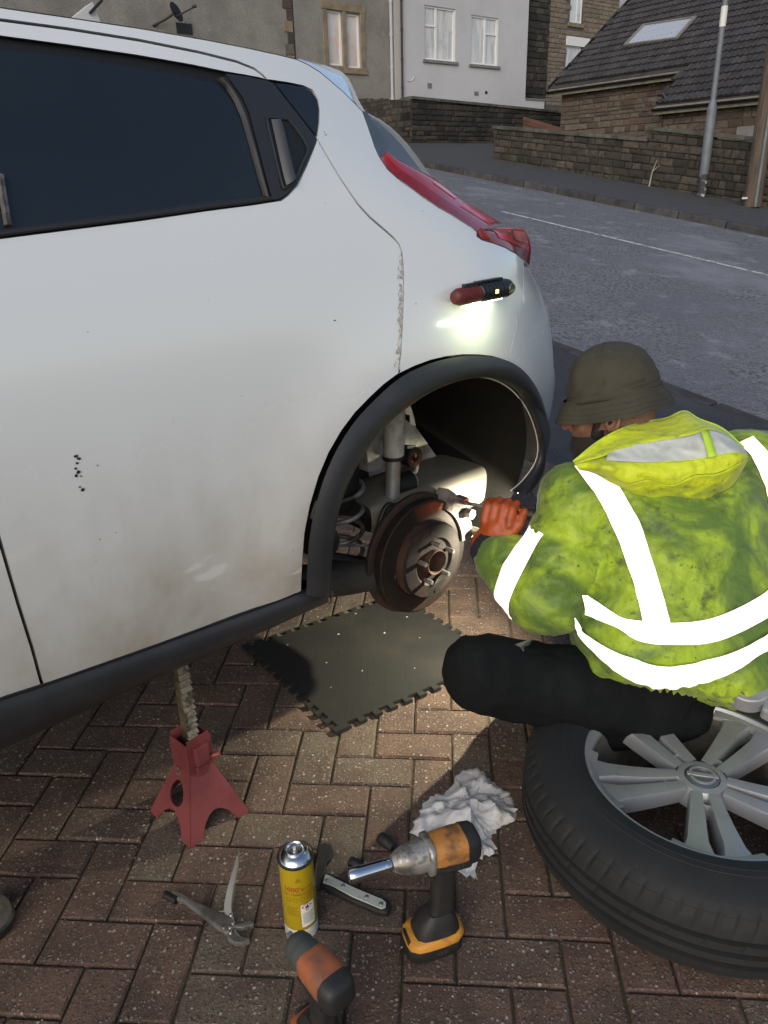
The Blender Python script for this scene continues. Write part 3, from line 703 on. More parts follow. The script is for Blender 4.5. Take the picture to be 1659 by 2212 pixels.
# skylight
rn = (-EB * PITCH + V3((0, 0, 1))).normalized(); rp0 = RP(aL, BF, .07)
cs = [plane_hit(x, y, rp0, rn) for x, y in ((1347, 100), (1463, 85), (1505, 38), (1390, 55))]
cen = sum(cs, V3()) / 4
sk = MB(); inn = [c.lerp(cen, .10) for c in cs]
for i in range(4):
    j = (i + 1) % 4; sk.add([cs[i], cs[j], inn[j], inn[i], cs[i] + rn * .05, cs[j] + rn * .05, inn[j] + rn * .05, inn[i] + rn * .05], [(4, 5, 6, 7), (0, 1, 5, 4), (2, 3, 7, 6), (0, 4, 7, 3), (1, 2, 6, 5)])
skl = sk.build('skylight', M_SILL, bg); MB().add([c + rn * .02 for c in inn], [(0, 1, 2, 3)]).build('pane', glass_mat('skylight_pane', (.42, .45, .49), .05, 1.0), skl)
# black downpipe at the step of the eaves
dp = [HB(x, y, BR_ - .05) for x, y in ((1432, 203), (1440, 218), (1428, 236), (1430, 256))]
MB().tube(smooth_line(dp, 5), .055, 8).build('downpipe', M_PIPE_B, bg)
dpx = HB(1617, 283, BR_ - .04); MB().box(dpx + V3((0, 0, -.02)), (.55, .05, .25), rotz(math.atan2(EA.y, EA.x)).to_3x3()).build('meter_box', M_SILL, bg)

# ---------------------------------------------------------------- lamp post and telegraph pole
lpb = S3(6.15, 10.25, path_z(6.15, 10.25)); lp = thing('lamp_post', lpb, 'grey steel lamp post with a wide lower sleeve by the garden wall', 'lamp post')
lean = V3((.0, 0, 1))
def up(h): return lpb + lean * h
MB().tube([up(0), up(.42)], .088, 14).build('painted_foot', mat('flaking_dark_paint', (.03, .032, .035), .7, var=[(9, (.32, .32, .33), .56, .62)]), lp)
MB().tube([up(.42), up(1.58), up(1.72), up(1.74)], [.092, .092, .06, .055], 16).build('lower_sleeve', M_ZINC, lp, smooth=40)
MB().tube([up(1.73), up(6.5)], [.055, .045], 14).build('column', M_ZINC, lp, smooth=40)
pl = EYE + (up(3.2) - EYE) * .0
MB().tube([up(2.95), up(3.28)], .061, 14).build('number_band', M_WHITEPL, lp)
MB().tube([up(6.5), up(6.9) - EB * .4, up(7.0) - EB * 1.2], .04, 10).box(up(7.0) - EB * 1.5, (.3, .3, .12)).build('lantern_arm', M_ZINC, lp)
tpb = S3(5.0, 10.15, path_z(5.0, 10.15)); tp = thing('telegraph_pole', tpb, 'brown wooden telegraph pole at the right edge beside the lamp post', 'pole')
MB().tube([tpb, tpb + V3((0, 0, 8))], [.165, .12], 16).build('pole_shaft', M_TIMBER, tp, smooth=40)
MB().tube([tpb + V3((.0, 0, .0)) - EA * .13 - EB * .12, tpb - EA * .13 - EB * .12 + V3((0, 0, 2.6))], .03, 8).build('cable_guard', M_ZINC, tp)
MB().box(tpb - EB * .19 + V3((0, 0, .16)) + EA * .06, (.1, .02, .035), rotz(math.atan2(EA.y, EA.x)).to_3x3()).build('number_plate', M_WHITEPL, tp)
# a few dead stems at the foot of the wall
wd = MB()
for k in range(26):
    a = rnd.uniform(6.3, 11.8); b = BW - rnd.uniform(.03, .14); p = S3(a, b, path_z(a, b)); q = p + V3((rnd.uniform(-.1, .1), rnd.uniform(-.1, .1), rnd.uniform(.06, .2)))
    wd.tube([p, p.lerp(q, .5) + V3((rnd.uniform(-.03, .03), 0, .02)), q], [.008, .006, .002], 5)
tag(wd.build('wall_foot_weeds', mat('dry_weed', (.11, .10, .05), .9, var=[(3, (.05, .08, .025), .4, .6)])), 'dry stems and moss along the foot of the garden wall', 'weeds', None, 'stuff')
st = MB(); p = S3(7.55, BW - .12, path_z(7.55)); st.tube([p, p + V3((.03, .0, .28)), p + V3((.12, .02, .52))], [.02, .014, .006], 6); st.tube([p + V3((.04, 0, .3)), p + V3((.2, 0, .44))], [.01, .004], 5)
tag(st.build('dead_stem', mat('bleached_stem', (.30, .27, .22), .9)), 'pale dead plant stem standing at the foot of the garden wall', 'plant')
# ================================================================ the white car
YAW = math.radians(48.5); EU = V3((math.sin(YAW), math.cos(YAW), 0)); EV = V3((math.cos(YAW), -math.sin(YAW), 0)); CDIST = 1.16
def C3(u, v, w): return EU * u + EV * (v - CDIST) + V3((0, 0, w))          # car frame: u to the rear, v out of the left side, w up
def uvw(p): return p.dot(EU), p.dot(EV) + CDIST, p.z
def PVv(x, y, v):                                                           # on the plane v = const
    r = R(x, y); return EYE + r * ((v - CDIST) / r.dot(EV))
ARC_U, ARC_W, ARC_R = 1.205, .595, .41
def sstep(x, a, b): t = max(0, min(1, (x - a) / (b - a))); return t * t * (3 - 2 * t)
KT = [(.5, .53), (.62, .535), (.74, .54), (.82, .56), (.91, .60), (.99, .655), (1.075, .79), (1.14, .93), (1.20, .80), (1.30, .42), (1.45, .22), (1.7, .2)]
def kwrap(w):
    w = max(KT[0][0], min(KT[-1][0] - 1e-6, w)); i = 0
    while KT[i + 1][0] < w: i += 1
    g = lambda j: (KT[min(j + 1, len(KT) - 1)][1] - KT[max(j - 1, 0)][1]) / (KT[min(j + 1, len(KT) - 1)][0] - KT[max(j - 1, 0)][0])
    (x0, y0), (x1, y1) = KT[i], KT[i + 1]; h = x1 - x0; t = (w - x0) / h
    return (2 * t ** 3 - 3 * t * t + 1) * y0 + (t ** 3 - 2 * t * t + t) * h * g(i) + (-2 * t ** 3 + 3 * t * t) * y1 + (t ** 3 - t * t) * h * g(i + 1)
def cv(u, w):
    x = w - 1.0
    v = -.55 * x * x if x > 0 else -.20 * x * x
    if w < .74: v -= .55 * (.74 - w) ** 2
    r = math.hypot(u - ARC_U, w - ARC_W)
    v += .022 * math.exp(-((r - .40) / .11) ** 2)
    uc = 1.3 - .60 * sstep(w, 1.15, 1.5)
    if u > uc: v -= kwrap(w) * .965 * (u - uc) ** 2
    return v
def CS(x, y, off=0.0):
    """(u, w) where a sight line meets the car's side; the nearest pass if it just misses"""
    r = R(x, y); best = None; prev = None; n = 260
    for i in range(n):
        t = .55 + 3.0 * i / (n - 1); u, v, w = uvw(EYE + r * t); f = v - cv(u, w) - off
        if f <= 0:
            lo, hi = t - 3.0 / (n - 1), t
            for _ in range(24):
                m = (lo + hi) / 2; u, v, w = uvw(EYE + r * m)
                if v - cv(u, w) - off > 0: lo = m
                else: hi = m
            return u, w
        if best is None or f < best[0]: best = (f, u, w)
        elif f > best[0] + .05: break
    return best[1], best[2]
def side_pt(u, w, off=0.0): return C3(u, cv(u, w) + off, w)
def side_poly(pts, n=6):
    """picture outline -> dense (u, w) outline; consecutive corners may carry a flag for straight runs"""
    out = []
    for a, b in zip(pts, pts[1:] + pts[:1]):
        if len(a) == 3 or len(b) == 3:                     # a point given in the car's own (u, w)
            A = a[1:] if len(a) == 3 else CS(*a); B = b[1:] if len(b) == 3 else CS(*b); m = max(1, int(math.hypot(B[0] - A[0], B[1] - A[1]) / .03))
            out += [(A[0] + (B[0] - A[0]) * k / m, A[1] + (B[1] - A[1]) * k / m) for k in range(m)]; continue
        (x0, y0), (x1, y1) = a, b; d = math.hypot(x1 - x0, y1 - y0); m = max(1, int(d / 14))
        for k in range(m): t = k / m; out.append(CS(x0 + (x1 - x0) * t, y0 + (y1 - y0) * t))
    return out
U_FRONT = -1.1
def ahead(x, y, slope=0.0):
    u, w = CS(x, y); return ('uw', U_FRONT, w + slope * (U_FRONT - u))
def pts3(px, off):
    return [side_pt(*(p[1:] if len(p) == 3 else CS(*p)), off) for p in px]
def panel(name, poly, mt, parent, off=0.0, step=.028, flange=.022, shrink=0.0, smooth=True, func=None):
    """a pressed panel: outline in (u, w), filled on the car's side surface, with a folded edge"""
    if shrink:
        n = len(poly); A = sum(poly[i][0] * poly[(i + 1) % n][1] - poly[(i + 1) % n][0] * poly[i][1] for i in range(n)); sg = 1 if A > 0 else -1; q = []
        for i in range(n):
            x0, y0 = poly[i - 1]; x1, y1 = poly[i]; x2, y2 = poly[(i + 1) % n]
            dx, dy = x2 - x0, y2 - y0; L = math.hypot(dx, dy) or 1; q.append((x1 - sg * dy / L * shrink * -1 * -1, y1 + sg * dx / L * shrink))
        poly = q
    us = [p[0] for p in poly]; ws = [p[1] for p in poly]; pts = [Vector((a, b)) for a, b in poly]; n = len(pts)
    def inside(u, w):
        c = False
        for i in range(n):
            x0, y0 = poly[i]; x1, y1 = poly[i - 1]
            if (y0 > w) != (y1 > w) and u < (x1 - x0) * (w - y0) / (y1 - y0) + x0: c = not c
        return c
    def far(u, w): return all((p.x - u) ** 2 + (p.y - w) ** 2 > (step * .42) ** 2 for p in pts)
    i = 0; u = min(us) + step * .5
    while u < max(us):
        w = min(ws) + step * .5
        while w < max(ws):
            if inside(u, w) and far(u, w): pts.append(Vector((u, w)))
            w += step
        u += step
    vs, es, fs, *_ = delaunay_2d_cdt(pts, [(k, (k + 1) % n) for k in range(n)], [list(range(n))], 1, 1e-6)
    S = func or (lambda a, b: side_pt(a, b, off))
    mb = MB(); P = [S(p.x, p.y) for p in vs]; mb.v = P; mb.f = [tuple(f) for f in fs]
    me = mb.mesh(name, mt, True, fix=False)
    bm = bmesh.new(); bm.from_mesh(me)
    bmesh.ops.recalc_face_normals(bm, faces=bm.faces)
    if sum((f.normal.dot(EV) * f.calc_area() for f in bm.faces)) < 0: bmesh.ops.reverse_faces(bm, faces=bm.faces)
    if flange:
        bnd = [e for e in bm.edges if e.is_boundary]
        r = bmesh.ops.extrude_edge_only(bm, edges=bnd); vv = [g for g in r['geom'] if isinstance(g, bmesh.types.BMVert)]
        for v in vv: v.co -= EV * flange
        for e in bm.edges:
            if len(e.link_faces) == 2 and e.calc_face_angle(0) > .6: e.smooth = False
    bm.to_mesh(me); bm.free()
    o = bpy.data.objects.new(name, me); link(o, parent); return o
def strip(name, low, high, mt, parent, bulge=.0, n=7, rows=None, bdir=None, solid=0, smooth=True):
    """a moulding between two 3D lines, bulging outward"""
    m = rows or max(len(low), len(high)); A = resample(low, m); B = resample(high, m); bd = bdir or EV
    g = [[A[i].lerp(B[i], k / n) + bd * (bulge * math.sin(PI * k / n)) for k in range(n + 1)] for i in range(m)]
    return MB().grid(g).build(name, mt, parent, smooth=smooth, solid=solid)

# ---------------------------------------------------------------- paint and trim
def car_paint():
    m, nt, N, L, bs = newmat('white_car_paint'); vec = coords(nt, 'world')
    c = (.675, .695, .70)
    sp = nnode(nt, 'ShaderNodeSeparateXYZ'); L.new(vec, sp.inputs[0])
    # road film: heaviest where spray reaches, broken up by blotches and rain runs
    low = ramp(nt, sp.outputs[2], 1.12, .55)
    bl = ramp(nt, noise_tex(nt, vec, 2.2, 5, .6), .3, .75)
    runs = ramp(nt, noise_tex(nt, vec, 16, 4, .6, (1, 1, .14)), .35, .75)
    f1 = nnode(nt, 'ShaderNodeMath', operation='MULTIPLY'); L.new(low, f1.inputs[0]); L.new(bl, f1.inputs[1])
    f2 = nnode(nt, 'ShaderNodeMath', operation='MULTIPLY_ADD'); L.new(runs, f2.inputs[0]); f2.inputs[1].default_value = .22
    f1b = nnode(nt, 'ShaderNodeMath', operation='MULTIPLY'); L.new(f1.outputs[0], f1b.inputs[0]); f1b.inputs[1].default_value = 1.0; 
    f3 = nnode(nt, 'ShaderNodeMath', operation='MULTIPLY'); L.new(low, f3.inputs[0]); f3.inputs[1].default_value = .30
    L.new(f3.outputs[0], f2.inputs[2]); 
    f4 = nnode(nt, 'ShaderNodeMath', operation='MULTIPLY'); L.new(f2.outputs[0], f4.inputs[0]); L.new(low, f4.inputs[1])
    f5 = nnode(nt, 'ShaderNodeMath', operation='ADD', use_clamp=True); L.new(f4.outputs[0], f5.inputs[0]); L.new(f1b.outputs[0], f5.inputs[1])
    c = mix(nt, f5.outputs[0], c, (.38, .34, .29))
    # wiped streaks and specks
    wz = ramp(nt, noise_tex(nt, vec, 5, 3, .5, (1, 1, 3.0)), .66, .72)
    w2 = nnode(nt, 'ShaderNodeMath', operation='MULTIPLY'); L.new(wz, w2.inputs[0]); L.new(low, w2.inputs[1])
    c = mix(nt, w2.outputs[0], c, (.64, .63, .60))
    spk = ramp(nt, noise_tex(nt, vec, 60, 2, .5), .76, .80)
    c = mix(nt, spk, c, (.18, .15, .12))
    L.new(c, bs.inputs['Base Color'])
    rr = nnode(nt, 'ShaderNodeMapRange'); L.new(f5.outputs[0], rr.inputs[0]); rr.inputs['To Min'].default_value = .22; rr.inputs['To Max'].default_value = .65; L.new(rr.outputs[0], bs.inputs['Roughness'])
    cw = nnode(nt, 'ShaderNodeMapRange'); L.new(f5.outputs[0], cw.inputs[0]); cw.inputs['To Min'].default_value = 1.0; cw.inputs['To Max'].default_value = .05; L.new(cw.outputs[0], bs.inputs['Coat Weight'])
    bs.inputs['Coat Roughness'].default_value = .04
    add_bump(nt, bs, [(1.6, .12, .01), (420, .05, .0003)], vec)
    return m
M_PAINT = car_paint()
M_TRIM = mat('black_plastic_trim', (.020, .021, .024), .48, var=[(5, (.034, .035, .038), .45, .7), (60, (.055, .052, .048), .66, .8)], bump=[(300, .12, .0006)])
M_SEAL = mat('rubber_seal', (.006, .006, .006), .55)
M_PRIV = mat('privacy_glass', (.010, .014, .019), .06, 0, spec=.55, var=[(1.5, (.014, .019, .024), .4, .7)])
M_GLOSSBLK = mat('gloss_black', (.014, .015, .018), .16)
M_SATIN = mat('satin_black', (.022, .022, .023), .42, bump=[(400, .1, .0004)])
M_HANDLE = mat('grained_grey_plastic', (.055, .055, .057), .5, bump=[(500, .2, .0004)])
M_UNDER = mat('underbody_black', (.020, .018, .016), .85, var=[(5, (.05, .044, .036), .5, .75), (30, (.012, .011, .01), .5, .7)], bump=[(25, .5, .01)])
M_LINER = mat('wheel_arch_liner', (.0065, .0062, .0055), .9, spec=.15, var=[(4, (.012, .011, .0095), .5, .8)], bump=[(60, .4, .003)])
M_WAXED = mat('waxed_grey_steel', (.38, .37, .325), .75, var=[(12, (.16, .15, .125), .42, .66), (50, (.36, .34, .30), .6, .75)], bump=[(22, .8, .01)])
M_SILENCER = mat('dusty_silencer', (.15, .143, .12), .6, .15, var=[(6, (.105, .098, .08), .4, .7), (60, (.16, .11, .07), .66, .72)], bump=[(40, .2, .003)])
M_STEEL_DIRTY = mat('dirty_steel', (.26, .25, .235), .5, .4, var=[(14, (.05, .045, .04), .42, .64)], bump=[(50, .4, .003)])
M_DAMPER = mat('damper_steel', (.42, .43, .43), .32, .7, var=[(9, (.20, .20, .19), .45, .7)])
M_RUST = mat('rusty_iron', (.060, .026, .016), .8, .2, var=[(8, (.020, .014, .011), .36, .58), (30, (.12, .042, .018), .60, .74)], bump=[(45, .6, .003)])
M_DISC = mat('dark_brake_iron', (.011, .0088, .0080), .75, 0, spec=.25, var=[(10, (.030, .013, .009), .48, .66), (40, (.022, .018, .016), .5, .7)], bump=[(60, .4, .002)])
M_DISCFACE = mat('brake_disc_face', (.016, .013, .012), .4, .2, var=[(7, (.035, .021, .016), .45, .66)])
M_STUD = mat('stud_steel', (.34, .31, .28), .45, .85, var=[(60, (.12, .07, .04), .5, .7)])
def lens_mat(name, col, rough=.08):
    return mat(name, col, .22, 0, coat=.35, coatr=.05, spec=.35, var=[(20, tuple(k * .75 for k in col), .4, .7)])
M_LENS = lens_mat('red_lamp_lens', (.66, .02, .035)); M_LENS_D = lens_mat('dark_red_lamp_edge', (.26, .010, .016)); M_LENS_P = lens_mat('pink_lamp_reflector', (.85, .20, .20)); M_LENS_G = lens_mat('smoky_lamp_lens', (.42, .035, .05))
M_GRIME = mat('dark_grime', (.42, .38, .33), .8, var=[(50, (.26, .22, .185), .4, .7)])
M_SCUFF = mat('black_scuff', (.015, .013, .012), .7)
M_CREAM = mat('hatch_edge_paint', (.62, .60, .53), .35, coat=.6)

car = thing('parked_car', C3(1.2, -.8, 0), 'white car jacked up with its rear wheel off, seen from its left rear side', 'car')

# outlines measured on the picture
ARCH_OUT = [(653, 1275), (655, 1210), (660, 1150), (672, 1090), (690, 1030), (712, 978), (740, 930), (768, 893), (800, 860), (830, 832), (862, 808), (895, 792), (930, 779), (965, 771), (1000, 767), (1032, 767), (1060, 770), (1082, 776), (1102, 785)]
ARCH_OUT2 = [(1102, 785), (1124, 802), (1142, 824), (1157, 851), (1168, 882), (1175, 915), (1179, 945)]
DOOR_EDGE = [(684, 298), (700, 325), (718, 356), (740, 392), (775, 443), (800, 470), (826, 492), (850, 513), (862, 527), (869, 545), (873, 585), (873, 630), (871, 690), (867, 755), (862, 806)]
BELT = [(-240, 552), (-110, 531), (0, 512), (150, 493), (300, 474), (450, 452), (545, 440), (590, 433)]
TRIM_R = [(590, 433), (606, 431), (622, 420), (642, 398), (662, 356), (676, 320), (684, 298)]
QUARTER_R = [(1132, 574), (1131, 610), (1127, 650), (1119, 690), (1110, 725), (1102, 760), (1098, 782)]
LAMP_LOW = [(821, 341), (838, 366), (860, 386), (884, 403), (912, 424), (945, 446), (975, 463), (1000, 479), (1018, 490), (1030, 500)]
LAMP_LOW2 = [(1030, 500), (1030, 510), (1040, 517), (1065, 524), (1090, 533), (1112, 546), (1132, 562)]
CREASE = [(783, 240), (789, 256), (795, 272), (803, 296), (811, 320), (821, 341)]
SPOILER_GAP = [(640, 127), (662, 137), (690, 154), (715, 175), (742, 198), (765, 221), (783, 240)]
ROOF_TOP = [(-260, -45), (-100, -4), (0, 15), (130, 34), (300, 60), (450, 86), (540, 104), (600, 117), (640, 127)]
ROOF_GAP = [(-260, -8), (-100, 25), (0, 42), (150, 62), (300, 86), (430, 112), (510, 132), (548, 147), (566, 160), (577, 173)]
SEAL_TOP = [(-260, 38), (-100, 64), (0, 80), (150, 100), (300, 122), (420, 143), (487, 157)]
TRIM_TOP = [(487, 157), (530, 163), (577, 173), (620, 179), (655, 186), (675, 195), (686, 212), (690, 235), (689, 262), (684, 298)]
DOOR_FRONT = [(92, 1480), (70, 1400), (40, 1305), (0, 1168), (-45, 1000), (-85, 800), (-106, 620), (-110, 531)]
DOOR_BOT = [(652, 1276), (640, 1284), (560, 1314), (450, 1354), (350, 1391), (220, 1437), (92, 1482)]
SILL_BOT = [(-260, 1768), (-150, 1706), (0, 1630), (170, 1550), (345, 1470), (480, 1409), (600, 1358), (680, 1321), (703, 1311)]

# rear door, front door, quarter with the roof rail, rear bumper corner
GAPW = .0028
door_poly = side_poly(DOOR_FRONT[::-1] + DOOR_BOT[::-1][1:] + ARCH_OUT[1:11] + DOOR_EDGE[::-1][1:] + TRIM_R[::-1][1:] + BELT[::-1][1:-1])
door = panel('rear_door', door_poly, M_PAINT, car, 0, shrink=GAPW)
fd = [(-110, 531), (-240, 552), ahead(-240, 552, .08), ahead(-260, 1612), (-260, 1616), (-150, 1570), (0, 1514)] + [(92, 1482)] + DOOR_FRONT[1:-1]
panel('front_door', side_poly(fd), M_PAINT, car, -.001, shrink=GAPW)
frame_poly = side_poly([ahead(-260, -8)] + ROOF_GAP + [(530, 164)] + SEAL_TOP[::-1] + [ahead(-260, 38)])
panel('door_window_frame', frame_poly, M_PAINT, door, -.001, shrink=GAPW, step=.02)
q_poly = side_poly([ahead(-260, -45)] + ROOF_TOP + SPOILER_GAP[1:] + CREASE[1:] + LAMP_LOW[1:] + LAMP_LOW2[1:] + QUARTER_R + ARCH_OUT[::-1][1:9] + DOOR_EDGE[::-1] + TRIM_TOP[::-1][1:7] + ROOF_GAP[::-1] + [ahead(-260, -8)])
panel('quarter_panel', q_poly, M_PAINT, car, 0, shrink=GAPW * .7)
# bumper corner: runs to the tangent line and round behind
bum_px = [(1132, 562), (1143, 576), (1156, 603), (1168, 632), (1178, 660), (1186, 690), (1191, 720), (1194, 755), (1196, 790), (1199, 825), (1200, 860), (1199, 900), (1196, 940), (1190, 985), (1183, 1008)]
b_side = [CS(x, y) for x, y in bum_px]
b_poly = side_poly([(1132, 574)] + [(1140, 590)] ) [:1]
b_poly = [CS(x, y) for x, y in [(1132, 574)]] + b_side[1:] + [CS(x, y) for x, y in [(1179, 985)] + ARCH_OUT2[::-1] + QUARTER_R[::-1][:-1]]
def densify(poly, d=.02):
    out = []
    for (a, b), (c, e) in zip(poly, poly[1:] + poly[:1]):
        m = max(1, int(math.hypot(c - a, e - b) / d)); out += [(a + (c - a) * k / m, b + (e - b) * k / m) for k in range(m)]
    return out
panel('rear_bumper', densify(b_poly), M_PAINT, car, 0, shrink=GAPW * .6, step=.022)
# the tail end turns the corner and crosses to the other side
def across(pts3, name, mt, rear=.22, drop=.0, far_v=-1.70, n=12):
    rows = []
    for p in pts3:
        u, v, w = uvw(p); row = []
        for k in range(n + 1):
            t = k / n; vv = v + (far_v - v) * t; row.append(C3(u + rear * math.sin(PI * t) ** .7, vv, w + drop * math.sin(PI * t)))
        rows.append(row)
    return MB().grid(rows).build(name, mt, car, smooth=True)
across([side_pt(u, w, -.004) for u, w in b_side], 'bumper_centre', M_PAINT, .03)
roof_edge = pts3([ahead(-260, -45)] + ROOF_TOP, 0)
across(roof_edge, 'roof', M_PAINT, 0, .03, far_v=-1.45)
fs_ = [C3(u, v, w) for u in (U_FRONT, 1.75) for v, w in ((-1.66, .55), (-1.66, 1.25), (-1.45, 1.55))]
MB().add(fs_, [(0, 1, 4, 3), (1, 2, 5, 4)]).build('far_side', M_PAINT, car)
fe_ = [C3(U_FRONT, v, w) for v, w in ((-.05, .55), (-.02, 1.0), (-.06, 1.25), (-.2, 1.56), (-1.45, 1.55), (-1.66, 1.25), (-1.66, .55))]
MB().add(fe_ + [p - EU * .02 for p in fe_], [tuple(range(7)), tuple(range(7, 14))]).build('front_bulkhead', M_SEAL, car)
# dark inner shell behind the gaps
inner_poly = side_poly([ahead(-260, 30), (-100, 45), (300, 95), (560, 150), (640, 150), (770, 245), (830, 380), (1015, 505), (1110, 570), (1120, 690), (1090, 772), (1000, 760), (862, 800), (740, 920), (690, 1020), (658, 1150), (648, 1270), (350, 1380), (90, 1470), (-150, 1560), ahead(-260, 1590)])
panel('inner_shell', inner_poly, M_SEAL, car, -.019, step=.05, flange=0)

# ---------------------------------------------------------------- windows
win_poly = side_poly([ahead(-260, 38)] + SEAL_TOP + TRIM_TOP[1:] + TRIM_R[::-1][1:] + BELT[::-1][1:] + [ahead(-240, 552, .08)])
panel('window_seal', win_poly, M_SEAL, door, -.010, step=.03, flange=.01)
glass_poly = side_poly([ahead(-260, 74), (-260, 74), (-100, 88), (0, 104), (150, 122), (300, 146), (420, 168), (468, 179), (488, 190), (503, 208), (520, 240), (540, 300), (560, 365), (574, 421), (545, 425), (300, 459), (0, 497), (-240, 530), ahead(-240, 530, .08)])
panel('door_window', glass_poly, M_PRIV, door, -.0075, step=.04, flange=.004)
strip('window_waist_strip', [side_pt(*CS(x, y), .002) for x, y in [(-240, 552), (-110, 531), (0, 511), (150, 492), (300, 473), (450, 451), (545, 439), (588, 432)]], [side_pt(*CS(x, y), -.004) for x, y in [(-240, 531), (-110, 512), (0, 494), (150, 476), (300, 457), (450, 436), (545, 425), (580, 420)]], M_SATIN, door, .006, 5, 40)
strip('window_channel', [side_pt(*CS(x, y), .0) for x, y in [(487, 163), (503, 186), (522, 212), (536, 245), (556, 320), (575, 395), (585, 432)]], [side_pt(*CS(x, y), -.006) for x, y in [(470, 170), (490, 188), (508, 216), (524, 252), (543, 318), (562, 388), (573, 425)]], M_SEAL, door, .007, 5, 34)
pillar = panel('black_pillar_panel', side_poly([(489, 159), (530, 165), (575, 174), (590, 180), (684, 300), (676, 320), (660, 356), (640, 396), (620, 418), (604, 429), (588, 432), (577, 392), (558, 318), (538, 243), (524, 210), (505, 184)]), M_SATIN, door, .001, step=.02, flange=.006)
panel('pillar_glass', side_poly([(594, 180), (620, 182), (655, 189), (673, 198), (684, 214), (688, 236), (687, 262), (683, 293)]), M_PRIV, door, .0005, step=.02, flange=.006)
slot = panel('handle_recess', side_poly([(574, 258), (580, 255), (610, 257), (624, 264), (662, 318), (650, 352), (636, 384), (618, 402), (610, 400), (605, 388)]), M_SEAL, pillar, .0018, step=.014, flange=.004)
lever = [side_pt(*CS(x, y), .004) for x, y in [(583, 258), (590, 290), (600, 335), (610, 380), (616, 400)]]
strip('door_handle', lever, [side_pt(*CS(x, y), .003) for x, y in [(606, 258), (614, 285), (622, 320), (632, 360), (637, 380)]], M_HANDLE, pillar, .009, 6, 20)
MB().tube(smooth_line([side_pt(*CS(x, y), .0035) for x, y in [(574, 258), (580, 254), (610, 257), (625, 264), (662, 318), (650, 352), (636, 386), (616, 404), (606, 394), (574, 258)]], 3), .0022, 6).build('recess_rim', M_SATIN, pillar)
MB().tube([side_pt(*CS(x, y), -.004) for x, y in [(2, 378), (10, 430), (20, 488)]], .006, 6).build('window_divider', M_STEEL_DIRTY, door)

# ---------------------------------------------------------------- black sill and arch mouldings
top = pts3([ahead(-260, 1612)], -.004) + [side_pt(*CS(x, y), -.004) for x, y in [(-260, 1612), (-150, 1566), (0, 1510), (92, 1480), (220, 1435), (350, 1389), (450, 1352), (560, 1312), (640, 1282), (690, 1262)]]
bot = pts3([ahead(-260, 1745)] + SILL_BOT, -.012)
A = resample(top, 80); B = resample(bot, 80); n = 10; rows = []
for i in range(80):
    e = (A[i] - B[i]); row = []
    for k in range(n + 1):
        t = k / n; row.append(A[i].lerp(B[i], t) + EV * (.03 * (math.sin(PI * min(1, t * 1.08)) ** .7)))
    row += [B[i] - EV * .07 + V3((0, 0, .0)), B[i] - EV * .12 + V3((0, 0, .03))]
    rows.append(row)
sill = MB().grid(rows); sill.add(rows[-1], [tuple(range(len(rows[-1])))]); sill.build('sill_moulding', M_TRIM, car, smooth=50)
MB().tube([a + EV * .004 for a in A], .0035, 6).build('sill_joint', M_SEAL, car)
AO = [side_pt(*CS(x, y), .001) for x, y in [(652, 1280)] + ARCH_OUT + ARCH_OUT2[1:] + [(1179, 970), (1172, 1000), (1155, 1030), (1135, 1052), (1115, 1064)]]
AI_px = [(713, 1275), (713, 1215), (717, 1160), (727, 1100), (745, 1047), (766, 1003), (790, 965), (818, 930), (850, 898), (885, 868), (925, 843), (965, 825), (1003, 815), (1040, 812), (1075, 818), (1106, 834), (1130, 857), (1149, 886), (1162, 918), (1170, 950), (1171, 978), (1164, 1002), (1150, 1024), (1132, 1045), (1112, 1062)]
AI = [PVv(x, y, cv(*uvw(PVv(x, y, -.01))[::2]) * .9 - .004) for x, y in AI_px]
A = smooth_line(AO, 3); A = resample(A, 80); B = resample(smooth_line(AI, 3), 80); n = 10; rows = []
for i in range(80):
    row = []
    for k in range(n + 1):
        t = k / n; row.append(A[i].lerp(B[i], t) + EV * (.030 * math.sin(PI * (t * .92 + .08)) ** .8 + .004))
    row.append(B[i] - EV * (.03 if i < 52 else .008)); rows.append(row)
MB().grid(rows).build('wheel_arch_moulding', M_TRIM, car, smooth=True)
lipA = [b - EV * .012 + (C3(ARC_U, 0, ARC_W) - b).normalized() * .004 for b in B[6:]]
MB().tube([V3(p) for p in lipA], .0019, 6).build('arch_lip', M_CREAM, car, smooth=True)
lipR = [p + EV * .004 for p in A[70:]]
MB().tube(lipR, .0014, 6).build('arch_lip', M_CREAM, car, smooth=True)
bl = [side_pt(*CS(x, y), .010) for x, y in [(655, 1279), (685, 1270), (712, 1276), (708, 1300), (700, 1312)]]
MB().tube([bl[2], bl[3], bl[4]], .003, 6).build('arch_lip', M_STEEL_DIRTY, car)

# ---------------------------------------------------------------- tail lamp, rear window edge, spoiler
low3 = [side_pt(*CS(x, y), .003) for x, y in LAMP_LOW]
def inset_pts(px, v0, v1): n = len(px); return [PVv(x, y, v0 + (v1 - v0) * i / (n - 1)) for i, (x, y) in enumerate(px)]
LAMP_UP = [(823, 339), (845, 349), (870, 358), (905, 372), (935, 386), (965, 408), (995, 432), (1022, 450), (1047, 465), (1070, 478), (1088, 489)]
up3 = inset_pts(LAMP_UP, uvw(low3[0])[1] - .01, uvw(low3[-1])[1] - .17)
A = resample(low3, 40); B = resample(up3, 40)
lamp = thing('x', (0, 0, 0)); bpy.data.objects.remove(lamp)
nn = 14; rows = []; rdir_ = (EV * .6 + EU * .45 + V3((0, 0, .65))).normalized()
for i in range(40):
    rows.append([A[i].lerp(B[i], k / nn) + rdir_ * (.016 * math.sin(PI * k / nn) ** .8) for k in range(nn + 1)])
lamp = MB().grid([r[3:] for r in rows]).build('tail_lamp', M_LENS_G, car, smooth=True)
